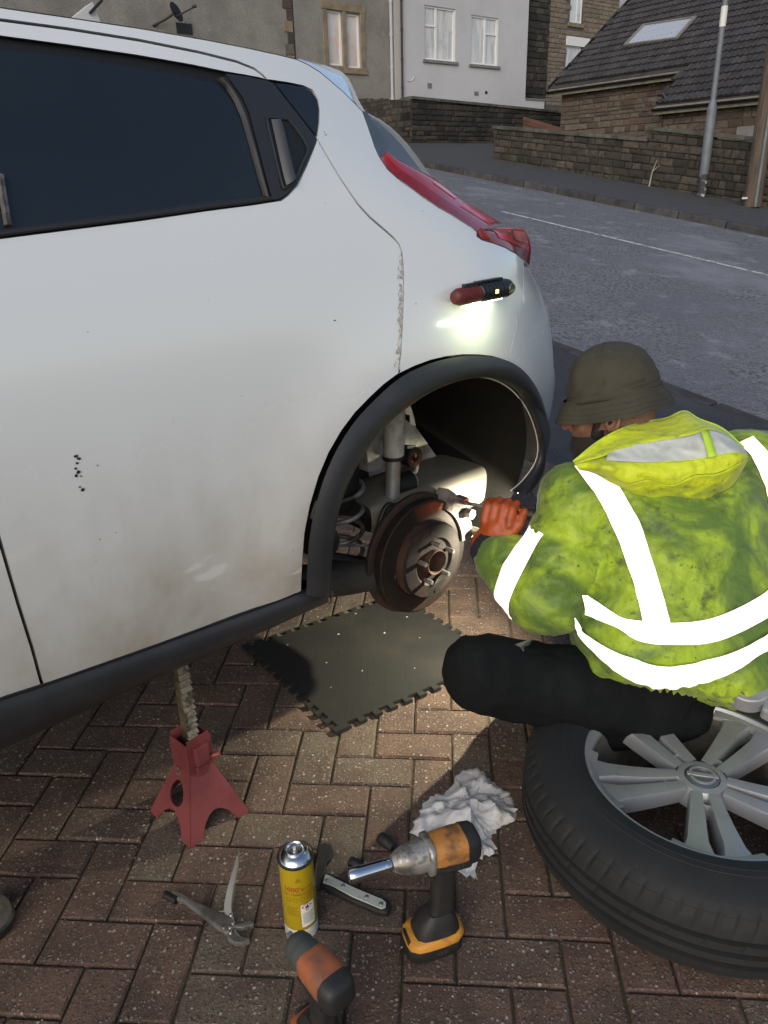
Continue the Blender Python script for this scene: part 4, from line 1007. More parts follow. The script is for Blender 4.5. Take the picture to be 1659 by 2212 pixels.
MB().grid([r[:4] for r in rows]).build('lamp_edge', M_LENS_D, lamp, smooth=True)
MB().grid([[p + rdir_ * .0012 for p in r[6:9]] for r in rows[15:24]]).build('lamp_reflector', M_LENS_P, lamp, smooth=True)
MB().grid([[p + rdir_ * .001 for p in r[4:14]] for r in rows[26:39]]).build('lamp_reflector', M_LENS, lamp, smooth=True)
MB().grid([[p + rdir_ * .001 for p in r[9:13]] for r in rows[3:17]]).build('lamp_reflector', M_LENS, lamp, smooth=True)
# lower arrow-shaped cluster
v_b = uvw(side_pt(*CS(1032, 503)))[1]
def LP(x, y, dv): return PVv(x, y, v_b + dv)
ll = [side_pt(*CS(x, y), .003) for x, y in LAMP_LOW2[:-1]] + [LP(1134, 562, -.24), LP(1143, 574, -.26)]
lu = [LP(1031, 499, .0), LP(1042, 497, -.03), LP(1058, 494, -.05), LP(1085, 493, -.10), LP(1110, 493, -.15), LP(1130, 494, -.2), LP(1135, 502, -.2)]
A = resample(ll, 26); B = resample(lu, 26); rows = [[A[i].lerp(B[i], k / 12) + rdir_ * (.012 * math.sin(PI * k / 12)) for k in range(13)] for i in range(26)]
MB().grid(rows).build('lamp_arrow', M_LENS_D, lamp, smooth=True)
MB().grid([[p + rdir_ * .0015 for p in r[3:12]] for r in rows[4:25]]).build('lamp_reflector', M_LENS, lamp, smooth=True)
MB().grid([[p + rdir_ * .003 for p in r[5:11]] for r in rows[11:24]]).build('lamp_reflector', M_LENS_P, lamp, smooth=True)
MB().grid([[p + rdir_ * .0022 for p in r[11:13]] for r in rows[2:25]]).build('lamp_reflector', M_LENS_P, lamp, smooth=True)
t0 = [LP(1081, 521, -.045), LP(1096, 505, -.08), LP(1103, 524, -.085)]
MB().add([p + rdir_ * .017 for p in t0], [(0, 1, 2)]).build('lamp_marker', M_LENS_D, lamp)
# rear window: dark glass then pale edge
cr3 = [side_pt(*CS(x, y), .0) for x, y in CREASE] + [up3[0], up3[2], up3[3]]
gi_px = [(786, 243), (800, 255), (815, 264), (832, 278), (850, 294), (868, 314), (886, 337), (903, 360), (915, 378)]
v_c = uvw(cr3[2])[1]
gi3 = inset_pts(gi_px, v_c - .03, v_c - .30)
strip('rear_window', cr3, gi3, mat('sky_greyed_rear_glass', (.075, .085, .095), .45), car, .01, 8, 30, EU)  # base colour greyed to stand in for the reflected sky
go_px = [(783, 238), (803, 249), (822, 259), (843, 274), (862, 291), (881, 312), (900, 336), (917, 360), (934, 384)]
go3 = inset_pts(go_px, v_c - .04, v_c - .36)
strip('rear_window_surround', gi3, go3, M_CREAM, car, .004, 4, 30, EU)
across(go3, 'tailgate', M_PAINT, 0, 0)
across([lu[0], lu[2], lu[4], lu[5], ll[-1]], 'tailgate_lower', M_PAINT, 0)
# spoiler
sg = [side_pt(*CS(x, y), .0) for x, y in SPOILER_GAP]
so = inset_pts([(641, 126), (672, 133), (706, 143), (740, 155), (752, 168), (766, 196), (784, 240)], uvw(sg[0])[1] - .01, uvw(sg[-1])[1] - .02)
so = [PVv(x, y, uvw(sg[0])[1] - d) for (x, y), d in zip([(641, 126), (672, 132), (706, 142), (738, 154), (752, 168), (767, 198), (784, 240)], (.01, .05, .09, .12, .11, .09, .03))]
strip('spoiler', sg, so, M_PAINT, car, .006, 6, 30, EU)
across(so, 'spoiler_top', M_PAINT, 0, 0)

# ---------------------------------------------------------------- inside the wheel arch
cen = lambda v: C3(ARC_U, v, ARC_W)
def arcpt(ang, r, v): return C3(ARC_U + r * math.cos(ang), v, ARC_W + r * math.sin(ang))
rows = []
for k in range(37):
    ang = math.radians(-28 + 195 * k / 36); rr = .395 if ang < 2.6 else .40
    back = math.sin(max(0, ang)) if True else 0
    vin = cv(ARC_U + rr * math.cos(ang), ARC_W + rr * math.sin(ang)) - .012
    rows.append([arcpt(ang, rr - .02 * (1 - math.cos(PI * j / 8)) * .5, vin + (-.46 - vin) * j / 8) for j in range(9)])
MB().grid(rows).build('wheel_arch_liner', M_LINER, car, smooth=True)
# inner wall of the arch, with the waxed turret that carries the damper
iw = []
for k in range(25):
    ang = math.radians(4 + 172 * k / 24); iw.append(arcpt(ang, .40, -.44))
iw_low = [C3(ARC_U + .40 - .80 * k / 24, -.44, .71 + .06 * math.sin(k * .5)) for k in range(25)]
MB().grid([iw, iw_low]).build('inner_arch_wall', M_UNDER, car)
tw = [PVv(x, y, -.36) for x, y in [(792, 960), (828, 912), (874, 905), (900, 925), (955, 1003), (880, 1020), (826, 1010), (796, 1020)]]
MB().add(tw + [p - EV * .08 for p in tw], [tuple(range(8))] + [(i, (i + 1) % 8, 8 + (i + 1) % 8, 8 + i) for i in range(8)]).build('damper_turret', M_WAXED, car)
# silencer along the car
SV = -.29
sl = [PVv(x, y, SV) for x, y in [(770, 1112), (800, 1100), (860, 1081), (930, 1056), (985, 1036), (1008, 1028)]]
rows = []
for i, p in enumerate(sl):
    k = [.6, .95, 1, 1, 1, .93][i]; rows.append([p + V3((0, 0, math.copysign(abs(math.sin(a)) ** .38, math.sin(a)) * .062 * k)) + EV * (math.copysign(abs(math.cos(a)) ** .38, math.cos(a)) * .10 * k) for a in [2 * PI * j / 28 for j in range(28)]])
s_ = MB().grid(rows, True); s_.add(rows[-1], [tuple(range(28))]); sil = s_.build('silencer', M_SILENCER, car, smooth=45)
MB().tube(smooth_line([rows[-1][j] for j in range(28)] + [rows[-1][0]], 2), .006, 6).build('seam', M_SILENCER, sil, smooth=True)
MB().tube(smooth_line([PVv(x, y, SV + .02) for x, y in ((880, 965), (897, 968), (901, 995), (898, 1018), (888, 1024))], 5), .0055, 8).build('hanger_rod', M_WAXED, sil, smooth=True)
hb = PVv(886, 985, SV + .01); MB().lathe([(.028, -.02), (.03, 0), (.028, .02), (.012, .02), (.012, -.02)], 16, frame(hb, EU, V3((0, 0, 1)))).build('rubber_hanger', M_SEAL, sil)
# cross beam, far underside
fp = [C3(u, v, .60 + z) for z in (0, .05) for u, v in ((-.3, -.14), (.80, -.14), (.80, -.62), (1.7, -.62), (1.7, -1.6), (-.3, -1.6))]
MB().add(fp, [tuple(range(6)), tuple(range(6, 12))] + [(i, (i + 1) % 6, 6 + (i + 1) % 6, 6 + i) for i in range(6)]).build('floor_pan', M_UNDER, car)
bx0 = PVv(640, 1262, -.30); bx1 = PVv(850, 1232, -.16)
MB().tube([bx0 - EU * .2, bx0, bx0.lerp(bx1, .5), bx1], [.05, .05, .05, .045], 8).build('trailing_arm', M_UNDER, car, smooth=60)
MB().tube([C3(1.05, -.25, .52), C3(1.05, -1.45, .52)], .045, 10).build('axle_beam', M_UNDER, car)
# coil spring
c0 = PVv(738, 1048, -.30); c1 = PVv(740, 1235, -.30); turns = 4.2; pts = []
for k in range(110):
    t = k / 109; a = 2 * PI * turns * t; pts.append(c0.lerp(c1, t) + EU * (math.cos(a) * .055) + EV * (math.sin(a) * .055))
MB().tube(pts, .0065, 8).build('coil_spring', M_STEEL_DIRTY, car, smooth=True)
MB().tube([c0 + V3((0, 0, .10)), c0 + V3((0, 0, -.0)), c0 - V3((0, 0, .06))], [.05, .045, .03], 14).build('bump_stop', M_SEAL, car, smooth=50)
# damper: dust tube above, bright body below
DV = -.22
d0, d1, d2 = PVv(853, 850, DV), PVv(850, 986, DV), PVv(845, 1160, DV)
dmp = MB().tube([d0, d1], .0275, 18).build('damper_cover', M_WAXED, car, smooth=40)
MB().tube([d1, d2], .0195, 18).build('damper_body', M_DAMPER, dmp, smooth=40)
MB().tube([d1 + V3((0, 0, .004)), d1 - V3((0, 0, .006))], .029, 18).build('damper_collar', M_SEAL, dmp)
MB().box(PVv(882, 1098, DV + .03), (.05, .06, .045), rotz(-YAW).to_3x3()).build('damper_bracket', M_STEEL_DIRTY, car, bevel=.006)
# bush and brake pipe
bc = PVv(868, 1045, -.24); MB().tube([bc - EU * .03, bc + EU * .03], .03, 16).build('anti_roll_bush', M_SEAL, car, smooth=50)
MB().tube([bc + EU * .03, bc + EU * .034], .028, 16).build('bush_face', M_WAXED, car)
hose = [PVv(x, y, -.18) for x, y in ((862, 1095), (838, 1090), (822, 1120), (808, 1175), (796, 1205), (775, 1212), (745, 1207), (715, 1205))]
MB().tube(smooth_line(hose, 6), .0055, 8).build('brake_hose', M_SEAL, car, smooth=True)
MB().tube([PVv(700, 1178, -.28), PVv(830, 1178, -.2)], .004, 6).build('brake_pipe', M_STEEL_DIRTY, car)
MB().tube([PVv(705, 1200, -.26), PVv(790, 1212, -.24), PVv(850, 1225, -.2)], .012, 8).build('handbrake_cable', M_SEAL, car, smooth=True)
# body box behind the spring
bb = [PVv(x, y, -.40) for x, y in [(740, 1035), (795, 1005), (808, 1130), (800, 1138), (745, 1100)]]
MB().add(bb + [p - EV * .2 for p in bb], [tuple(range(5))] + [(i, (i + 1) % 5, 5 + (i + 1) % 5, 5 + i) for i in range(5)]).build('chassis_leg', M_UNDER, car)
wl2 = [PVv(x, y, -.36) for x, y in [(800, 1082), (842, 1078), (842, 1130), (822, 1135), (803, 1138)]]
MB().add(wl2 + [p - EV * .03 for p in wl2], [tuple(range(5))] + [(i, (i + 1) % 5, 5 + (i + 1) % 5, 5 + i) for i in range(5)]).build('heat_shield', M_SILENCER, car)

# ---------------------------------------------------------------- brake disc and hub
HUBP = PVv(916, 1203, -.13); MH = frame(HUBP, EU, V3((0, 0, 1)))
if MH.col[2].to_3d().dot(EV) < 0: MH = frame(HUBP, V3((0, 0, 1)), EU)
MB().lathe([(.06, -.05), (.163, -.047), (.166, -.043), (.166, -.034), (.158, -.03), (.06, -.034)], 60, MH).build('dust_shield', M_RUST, car, smooth=40)
disc = MB().lathe([(.07, -.024), (.153, -.024), (.155, -.02), (.155, .0), (.152, .003), (.108, .003), (.104, .004), (.103, .030), (.099, .036), (.066, .039), (.062, .036), (.060, .033), (.034, .033)], 64, MH).build('brake_disc', M_DISC, car, smooth=35)
MB().lathe([(.109, .0042), (.150, .0042)], 64, MH).build('disc_face', M_DISCFACE, disc, smooth=True)
MB().lathe([(.1045, .006), (.1045, .029)], 64, MH).build('rust_band', M_RUST, disc, smooth=True)
MB().lathe([(.034, .030), (.034, .047), (.0325, .0485), (.030, .047), (.029, .02), (.0, .02)], 32, MH).build('hub_bore', M_RUST, disc, smooth=40)
for k in range(5):
    a = math.radians(20 + 72 * k); c = MH @ V3((.053 * math.cos(a), .053 * math.sin(a), .03)); nz = MH.to_3x3() @ V3((0, 0, 1))
    MB().tube([c, c + nz * .026, c + nz * .030], [.0062, .0062, .005], 12).build('wheel_stud', M_STUD, disc, smooth=40)
for a in (95, 275):
    c = MH @ V3((.085 * math.cos(math.radians(a)), .085 * math.sin(math.radians(a)), .0375)); MB().lathe([(0, .001), (.007, .001), (.007, 0)], 10, frame(c, EU, V3((0, 0, 1)))).build('tapped_hole', M_SEAL, disc)
# caliper bracket at the rear of the disc
cp = []
for k in range(7):
    a = math.radians(2 + 62 * k / 6); cp.append((math.cos(a), math.sin(a)))
sgn = 1 if (MH.to_3x3() @ V3((1, 0, 0))).dot(EU) > .5 else 0
def HP(ang, r, h): return HUBP + EU * (r * math.cos(ang)) + V3((0, 0, r * math.sin(ang))) + EV * h
rows = []
for k in range(9):
    a = math.radians(2 + 56 * k / 8); rows.append([HP(a, .135, .012), HP(a, .135, -.04), HP(a, .185, -.045), HP(a, .19, -.01), HP(a, .175, .014)])
cb = MB().grid(rows, True); cb.add(rows[0], [tuple(range(5))]); cb.add(rows[-1], [tuple(range(5))]); cal = cb.build('caliper_bracket', M_STEEL_DIRTY, car, smooth=40)
for a in (8, 50):
    p = HP(math.radians(a), .178, .012); MB().tube([p, p + EV * .03], .011, 12).build('slide_pin', M_STUD, cal, smooth=40)
p = HP(math.radians(30), .172, .014); MB().tube([p - EV * .01, p + EV * .02], .014, 6).build('bracket_bolt', M_STUD, cal)

# ---------------------------------------------------------------- marks on the paint
def scuff(px, name, mt, off=.0012):
    c = [side_pt(*CS(x, y), off) for x, y in px]; MB().add(c, [tuple(range(len(c)))]).build(name, mt, door)
rs = random.Random(4)
for (x, y, s) in ((164, 985, 7), (170, 990, 6), (166, 1000, 5), (163, 1012, 5), (168, 1020, 7), (164, 1027, 6), (174, 1028, 4), (178, 1058, 7), (172, 1052, 4), (210, 1005, 2.5), (722, 692, 3), (250, 1150, 2)):
    scuff([(x + s * rs.uniform(.5, 1) * math.cos(t) * .9, y + s * rs.uniform(.35, .7) * math.sin(t)) for t in [2 * PI * k / 8 for k in range(8)]], 'scuff_mark', M_SCUFF)
for k in range(150):
    y = rs.uniform(545, 800); x = 869 - abs(rs.gauss(0, 4.5)) - (0 if y < 620 else (y - 620) * .03); s = rs.uniform(1.0, 3.6)
    scuff([(x + s * .5 * math.cos(t) * rs.uniform(.5, 1), y + s * 1.6 * math.sin(t) * rs.uniform(.5, 1)) for t in [2 * PI * k / 7 for k in range(7)]], 'edge_grime', M_GRIME)
# ================================================================ things lying about the car
# ---------------------------------------------------------------- torch stuck to the wing
M_TORCH = mat('torch_black', (.012, .012, .013), .4, bump=[(400, .1, .0005)])
M_TORCH_RED = mat('torch_red_grip', (.105, .016, .016), .55)
M_LEDGLOW = newmat('led_glow')[0]; _b = M_LEDGLOW.node_tree.nodes['Principled BSDF']; _b.inputs['Base Color'].default_value = (.9, .8, .4, 1); _b.inputs['Emission Color'].default_value = (1, .75, .25, 1); _b.inputs['Emission Strength'].default_value = 1.2
M_COB = newmat('cob_strip')[0]; _b = M_COB.node_tree.nodes['Principled BSDF']; _b.inputs['Base Color'].default_value = (.9, .9, .7, 1); _b.inputs['Emission Color'].default_value = (1, 1, .8, 1); _b.inputs['Emission Strength'].default_value = 4.0
TA = side_pt(*CS(968, 640), .026); TB = side_pt(*CS(1072, 620), .026); td = (TB - TA).normalized()
torch = thing('torch', TA.lerp(TB, .5), 'black and red magnetic torch stuck on the white wing above the wheel arch', 'torch')
tl = (TB - TA).length
def TPt(t): return TA + td * (tl * t)
MB().tube([TPt(-.06), TPt(-.04), TPt(.0), TPt(.40)], [.009, .014, .0165, .0165], 18).build('red_grip', M_TORCH_RED, torch, smooth=50)
m = MB()
for k in range(7): m.tube([TPt(.03 + k * .052), TPt(.05 + k * .052)], .0182, 18)
m.build('grip_rib', M_TORCH_RED, torch, smooth=50)
MB().tube([TPt(.40), TPt(.41), TPt(.92), TPt(.99), TPt(1.05), TPt(1.08)], [.0165, .019, .0195, .0205, .0185, .010], 20).build('barrel', M_TORCH, torch, smooth=50)
m = MB()
for k in range(6): m.tube([TPt(.46 + k * .075), TPt(.49 + k * .075)], .0208, 20)
m.build('barrel_rib', M_TORCH, torch, smooth=50)
upv = V3((0, 0, 1)); upv = (upv - td * upv.dot(td)).normalized(); outv = (EV - td * EV.dot(td) - upv * EV.dot(upv)).normalized()
Mt = frame(TPt(.5), td, upv)
MB().box(V3((0, 0, 0)), (.001, .001, .001)).v
cl = MB(); cl.T = Mt; cl.box((.018, .023, 0), (.085, .005, .012)); cl.box((.064, .018, 0), (.012, .014, .012)); cl.box((-.045, .020, 0), (.04, .008, .010)); cl.build('clip', M_TORCH, torch, bevel=.0015)
hd = TPt(.99) + outv * .0195; MB().lathe([(.0, .001), (.007, .001), (.0095, .003), (.0115, .001), (.0115, -.004)], 20, frame(hd, td, upv) if frame(hd, td, upv).col[2].to_3d().dot(outv) > 0 else frame(hd, upv, td)).build('head_lens', mat('torch_lens', (.18, .18, .12), .1, .6), torch, smooth=40)
gl = TPt(.66) + outv * .0198; MB().box(gl, (.011, .003, .008), rotz(math.atan2(td.y, td.x)).to_3x3()).build('charge_light', M_LEDGLOW, torch)
cb = TPt(.62) - upv * .0205; MB().box(cb, (tl * .55, .012, .002), frame((0, 0, 0), td, outv).to_3x3()).build('light_strip', M_COB, torch)
ld = bpy.data.lights.new('torch_light', 'AREA'); ld.shape = 'RECTANGLE'; ld.size = tl * .5; ld.size_y = .012; ld.energy = TORCH_W; ld.color = (.88, 1.0, .55)
lo = bpy.data.objects.new('torch_light', ld); lz = (upv * 1.0 + outv * .75).normalized(); Ml = frame(TPt(.35) - upv * .035 + outv * .055, td, lz.cross(td)); 
link(lo, torch, Ml)

# ---------------------------------------------------------------- the wheel that came off
M_TYRE = mat('tyre_rubber', (.011, .0118, .0122), .8, var=[(9, (.017, .0172, .0168), .45, .7), (70, (.06, .057, .05), .68, .75), (4, (.008, .0084, .0086), .5, .7)], bump=[(160, .25, .001)])
M_ALLOY = mat('silver_alloy', (.40, .41, .42), .38, .5, var=[(5, (.32, .325, .33), .4, .7), (40, (.20, .185, .16), .62, .8)], coat=.25)
M_ALLOY_IN = mat('brake_dusted_alloy', (.16, .15, .13), .6, .4, var=[(7, (.07, .062, .05), .42, .66)])
M_CAP = mat('centre_cap_grey', (.19, .20, .21), .35, .7)
WC = G(1516, 1662, .19); WC.z = 0; TW = .205
wheel = thing('loose_wheel', WC, 'loose alloy wheel and tyre lying flat on the paving at the right', 'wheel')
MW = Matrix.Translation(WC) @ Matrix.Rotation(math.radians(1.2), 4, 'Y') @ Matrix.Diagonal((1.06, 1.06, 1.0, 1))
prof = [(.226, .012), (.240, .004), (.262, .0), (.286, .004), (.306, .014), (.320, .028), (.329, .046), (.3335, .066)]
def groove(z0): return [(.3345, z0 - .006), (.327, z0 - .0045), (.327, z0 + .0045), (.3345, z0 + .006)]
for z in (.075, .100, .128): prof += groove(z)
prof += [(.334, .150), (.3315, .163), (.3265, .172), (.3265, .174), (.322, .1805), (.317, .186), (.3165, .1865), (.306, .1935), (.292, .1985), (.276, .2015), (.2755, .2025), (.262, .2025), (.2615, .2015), (.250, .1995), (.241, .195), (.234, .188), (.230, .180)]
prof = [((r if r < .25 else .25 + (r - .25) * 1.20), z * 1.05) for r, z in prof]
NT = 350; trows = []                                     # shoulder blocks are parted by real lateral slots
for r, z in prof:
    row = []
    for k in range(NT):
        a = 2 * PI * (k + (1.2 * (z - .16) / .03 if z > .10 else 0)) / NT; cut = 0.0
        if .1545 < z < .190 and r > .32 and k % 5 == 0: cut = .0034
        elif .108 < z < .131 and k % 10 == 5: cut = .003
        row.append(MW @ V3(((r - cut) * math.cos(a), (r - cut) * math.sin(a), z)))
    trows.append(row)
tyre = MB().grid(trows, True).build('tyre', M_TYRE, wheel, smooth=24)
for r_, z_ in ((.268, .2128), (.300, .2065), (.322, .1965)):                      # moulded rings of the sidewall
    MB().lathe([(r_ - .0022, z_ - .0022), (r_, z_ + .0006), (r_ + .0022, z_ - .0026)], 120, MW).build('sidewall_ring', M_TYRE, tyre, smooth=60)
rim = MB().lathe([(.232, .176), (.2345, .184), (.233, .1905), (.229, .1925), (.2245, .1915), (.2195, .184), (.2155, .178), (.214, .165), (.205, .12), (.200, .03), (.216, .012)], 96, MW).build('rim', M_ALLOY, wheel, smooth=40)
MB().lathe([(.2135, .163), (.204, .118), (.1985, .02)], 64, MW).build('rim_barrel', M_ALLOY_IN, rim, smooth=True)
# five pairs of spokes
def spoke(mb, ang, side):
    d = V3((math.cos(ang), math.sin(ang), 0)); t = V3((-math.sin(ang), math.cos(ang), 0)); rows = []
    for k in range(9):
        f = k / 8; r = .044 + (.222 - .044) * f
        lat = side * (.016 + .021 * f ** 1.1)                    # the pair opens towards the rim
        wd = (.0115 + .0105 * f) + (.010 * max(0, (f - .75) / .25)); top = .1705 + .012 * f - .004 * math.sin(PI * f); dep = .034 + .006 * f
        c = d * r + t * lat
        rows.append([c + t * x + V3((0, 0, z)) for x, z in ((-wd * 1.12, top - dep), (-wd * 1.06, top - .007), (-wd * .92, top - .0012), (0, top), (wd * .92, top - .0012), (wd * 1.06, top - .007), (wd * 1.12, top - dep))])
    mb.grid(rows, True)
for k in range(5):
    a = math.radians(-104 + 72 * k); m = MB(); m.T = MW; spoke(m, a, 1); m.build('spoke', M_ALLOY, rim, smooth=28)
    m = MB(); m.T = MW; spoke(m, a, -1); m.build('spoke', M_ALLOY, rim, smooth=28)
    # bridge to the rim between neighbours, lug seat between the pair
    m = MB(); m.T = MW; d = V3((math.cos(a), math.sin(a), 0)); t = V3((-math.sin(a), math.cos(a), 0))
    seat = d * .058; m.lathe([(.0205, .128), (.0205, .160), (.0185, .166), (.0155, .165), (.0148, .150), (.0148, .136), (.0075, .134), (.0, .134)], 24, Matrix.Translation(seat)); m.build('lug_seat', M_ALLOY, rim, smooth=40)
    m = MB(); m.T = MW; m.lathe([(.0148, .137), (.008, .1365), (.008, .120)], 16, Matrix.Translation(seat)); m.build('lug_hole', M_SEAL, rim)
    rows = []
    for j in range(9):
        aa = a + math.radians(-22 + 44 * j / 8); dd = V3((math.cos(aa), math.sin(aa), 0)); w_ = .017 + .010 * abs(j - 4) / 4
        rows.append([dd * (.229 - w_) + V3((0, 0, .172)), dd * (.226 - w_ * .85) + V3((0, 0, .1795)), dd * .2225 + V3((0, 0, .186)), dd * .226 + V3((0, 0, .17))])
    m = MB(); m.T = MW; m.grid(rows); m.build('rim_web', M_ALLOY, rim, smooth=60)
MB().lathe([(.060, .130), (.054, .155), (.047, .1695), (.038, .1715), (.0345, .1715), (.0335, .169)], 48, MW).build('hub_face', M_ALLOY, rim, smooth=45)
cap = MB().lathe([(.033, .166), (.0325, .1715), (.030, .1735), (.0, .1745)], 40, MW).build('centre_cap', M_CAP, rim, smooth=40)
MB().lathe([(.0262, .1738), (.0262, .1765), (.0215, .1768), (.0215, .1738)], 40, MW).build('emblem_ring', M_ALLOY, cap, smooth=40)
m = MB(); m.T = MW @ rotz(math.radians(-104 + 90)); m.box((0, 0, .1755), (.060, .0095, .0035)); m.build('emblem_bar', M_ALLOY, cap, bevel=.001)

# grey cast part behind the wheel
M_CAST = mat('grey_cast_metal', (.36, .36, .375), .5, .3, var=[(12, (.27, .27, .28), .4, .7)])
gp = D(1614, 1487, 1.40); grey = thing('metal_bracket', gp, 'pale grey metal bracket with a round bolt hole behind the loose wheel', 'metal part')
Mg = Matrix.Translation(gp) @ rotz(math.radians(-25)) @ Matrix.Rotation(math.radians(18), 4, 'X')
m = MB(); m.T = Mg; m.lathe([(.010, .018), (.045, .018), (.048, .015), (.048, -.022), (.010, -.022), (.010, .018)], 36); m.build('round_boss', M_CAST, grey, smooth=40)
m = MB(); m.T = Mg; m.prism([(.03, -.05), (.16, -.10), (.19, .02), (.05, .06)], -.03, .004); m.build('flange', M_CAST, grey, bevel=.006)
m = MB(); m.T = Mg; m.tube([(0, 0, -.02), (.015, .015, -.03), (.02, .03, -.06)], [.035, .03, .03], 14); m.build('stem', M_STEEL_DIRTY, grey, smooth=50)

# ---------------------------------------------------------------- rubber mat with jigsaw edges
M_MAT = mat('black_rubber_mat', (.020, .0195, .0175), .8, spec=.25, var=[(3, (.032, .028, .023), .45, .7), (25, (.022, .021, .02), .5, .7), (70, (.12, .11, .09), .74, .79)], bump=[((120, (1, .05, 1)), .4, .002), (60, .3, .002)])
mA, mB_, = G(520, 1397, .01), G(725, 1583, .01); ax = (mA - mB_); ax.z = 0; La = .60; ax.normalize(); bx = V3((ax.y, -ax.x, 0))
if bx.x < 0: bx = -bx
bx = (G(970, 1478, .01) - mB_); bx.z = 0; bx.normalize()
o_ = V3((mB_.x, mB_.y, 0)); SIZE_A = (mA - mB_).length; SIZE_B = .60
def teeth(L, n=12, d=.020):
    out = []
    for k in range(n):
        x0 = L * k / n; s = L / n
        out += [(x0, 0), (x0 + s * .5, 0), (x0 + s * .42, d), (x0 + s * 1.08, d)] if k < n - 1 else [(x0, 0), (x0 + s * .5, 0)]
    return out
loop = []
for x, d in teeth(SIZE_A): loop.append((x, d))                                   # left edge, running away
e1_ = [(SIZE_A - d, y) for y, d in teeth(SIZE_B)]
e2_ = [(SIZE_A - x, SIZE_B - d) for x, d in teeth(SIZE_A)]
e3_ = [(d, SIZE_B - y) for y, d in teeth(SIZE_B)]
poly = loop + e1_[0:] + e2_ + e3_
pp = []
for p in poly:
    if not pp or math.hypot(p[0] - pp[-1][0], p[1] - pp[-1][1]) > 1e-4: pp.append(p)
Mm = Matrix(((ax.x, bx.x, 0, o_.x), (ax.y, bx.y, 0, o_.y), (0, 0, 1, .002), (0, 0, 0, 1)))
m = MB(); m.prism(pp, 0, .011, Mm)
tag(m.build('rubber_mat', M_MAT), 'square black rubber mat with jigsaw edges under the brake disc', 'mat')
gr = MB()
for (x, y, s) in ((.30, .16, .004), (.34, .40, .005), (.20, .22, .004), (.12, .35, .003), (.42, .28, .005), (.25, .47, .003), (.46, .12, .004), (.18, .10, .003), (.5, .4, .004), (.38, .52, .004)):
    c = Mm @ V3((x, y, .0112)); gr.add([c + V3((s * math.cos(a) * rnd.uniform(.5, 1.2), s * math.sin(a) * rnd.uniform(.5, 1.2), 0)) for a in [k * PI / 3 for k in range(6)]] + [c + V3((0, 0, s * .7))], [(k, (k + 1) % 6, 6) for k in range(6)])
tag(gr.build('mat_grit', mat('pale_grit', (.32, .29, .25), .9)), 'crumbs of rust and grit scattered on the rubber mat', 'grit', None, 'stuff')

# ---------------------------------------------------------------- jack stand
M_RED = mat('worn_red_paint', (.165, .036, .037), .5, var=[(7, (.115, .024, .026), .42, .66), (38, (.10, .05, .045), .66, .76), (15, (.27, .27, .27), .735, .75)], bump=[(50, .15, .002)])
M_RATCH = mat('yellow_zinc_bar', (.20, .165, .10), .45, .6, var=[(20, (.05, .04, .03), .44, .62)])
M_TOOTH = mat('bare_tooth_steel', (.34, .30, .23), .4, .5, var=[(30, (.07, .055, .04), .46, .62)])
f_l, f_r, f_f = G(325, 1752), G(538, 1752), G(412, 1832); JC = V3(((f_l.x + f_r.x) / 2, (f_l.y + f_r.y) / 2 + .012, 0)); f_b = JC * 2 - f_f; f_b.z = 0
stand = thing('jack_stand', JC, 'red painted jack stand with a ratchet bar holding up the car sill', 'jack stand')
zc0 = D(420, 1655, JC.y - .03).z; zc1 = D(400, 1578, JC.y).z
hs = .031
ang0 = math.atan2((f_f - JC).y, (f_f - JC).x)
cor = [V3((JC.x + hs * 1.1 * math.cos(ang0 + k * PI / 2), JC.y + hs * 1.1 * math.sin(ang0 + k * PI / 2), zc0)) for k in range(4)]
feet = [f_f, f_r, f_b, f_l]
def sheet(mb, A, B, FA, FB, hole):
    """one side of the base: between two legs, arched below, with an optional oval hole"""
    def L(s, t):                                    # s across 0..1, t from top 0 to foot 1
        return A.lerp(FA, t).lerp(B.lerp(FB, t), s)
    out = [(0, 0), (1, 0), (1, .5), (1, .85), (1, 1), (.80, 1), (.77, .90), (.72, .81), (.62, .73), (.5, .70), (.38, .73), (.28, .81), (.23, .90), (.20, 1), (0, 1), (0, .85), (0, .5)]
    pts = [Vector(p) for p in out]; n = len(pts); edges = [(i, (i + 1) % n) for i in range(n)]
    faces = [list(range(n))]
    if hole:
        h = [Vector((.5 + .25 * math.cos(a), .45 + .19 * math.sin(a))) for a in [2 * PI * k / 18 for k in range(18)]]
        pts += h; edges += [(n + i, n + (i + 1) % 18) for i in range(18)]; faces = []
    vs, es, fs, *_ = delaunay_2d_cdt(pts, edges, faces, 2 if hole else 1, 1e-6)
    if hole:
        keep = []
        for f in fs:
            c = sum((vs[i] for i in f), Vector((0, 0))) / len(f)
            if ((c.x - .5) / .25) ** 2 + ((c.y - .45) / .19) ** 2 < .97: continue
            ins = False
            for i in range(n):
                x0, y0 = out[i]; x1, y1 = out[i - 1]
                if (y0 > c.y) != (y1 > c.y) and c.x < (x1 - x0) * (c.y - y0) / (y1 - y0) + x0: ins = not ins
            if ins: keep.append(f)
        fs = keep
    mb.add([L(p.x, p.y) for p in vs], [tuple(f) for f in fs])
for k in range(4):
    m = MB(); sheet(m, cor[k], cor[(k + 1) % 4], feet[k], feet[(k + 1) % 4], k in (3, 1))
    o = m.build('base_side', M_RED, stand, solid=.004); o.modifiers['solid'].offset = 0
MJ = Matrix.Translation(V3((JC.x, JC.y, 0))) @ rotz(ang0 + PI / 4)
hh = zc1 - zc0
m = MB(); m.T = MJ
for sx, sy in ((1, 0), (-1, 0), (0, 1), (0, -1)):
    c = (sx * hs, sy * hs, zc0 + hh / 2 - .03); m.box(c, (.004 if sx else hs * 2 + .004, .004 if sy else hs * 2 - .004, hh + .04 + (.02 if sx else 0)))
m.build('collar', M_RED, stand, bevel=.0015)
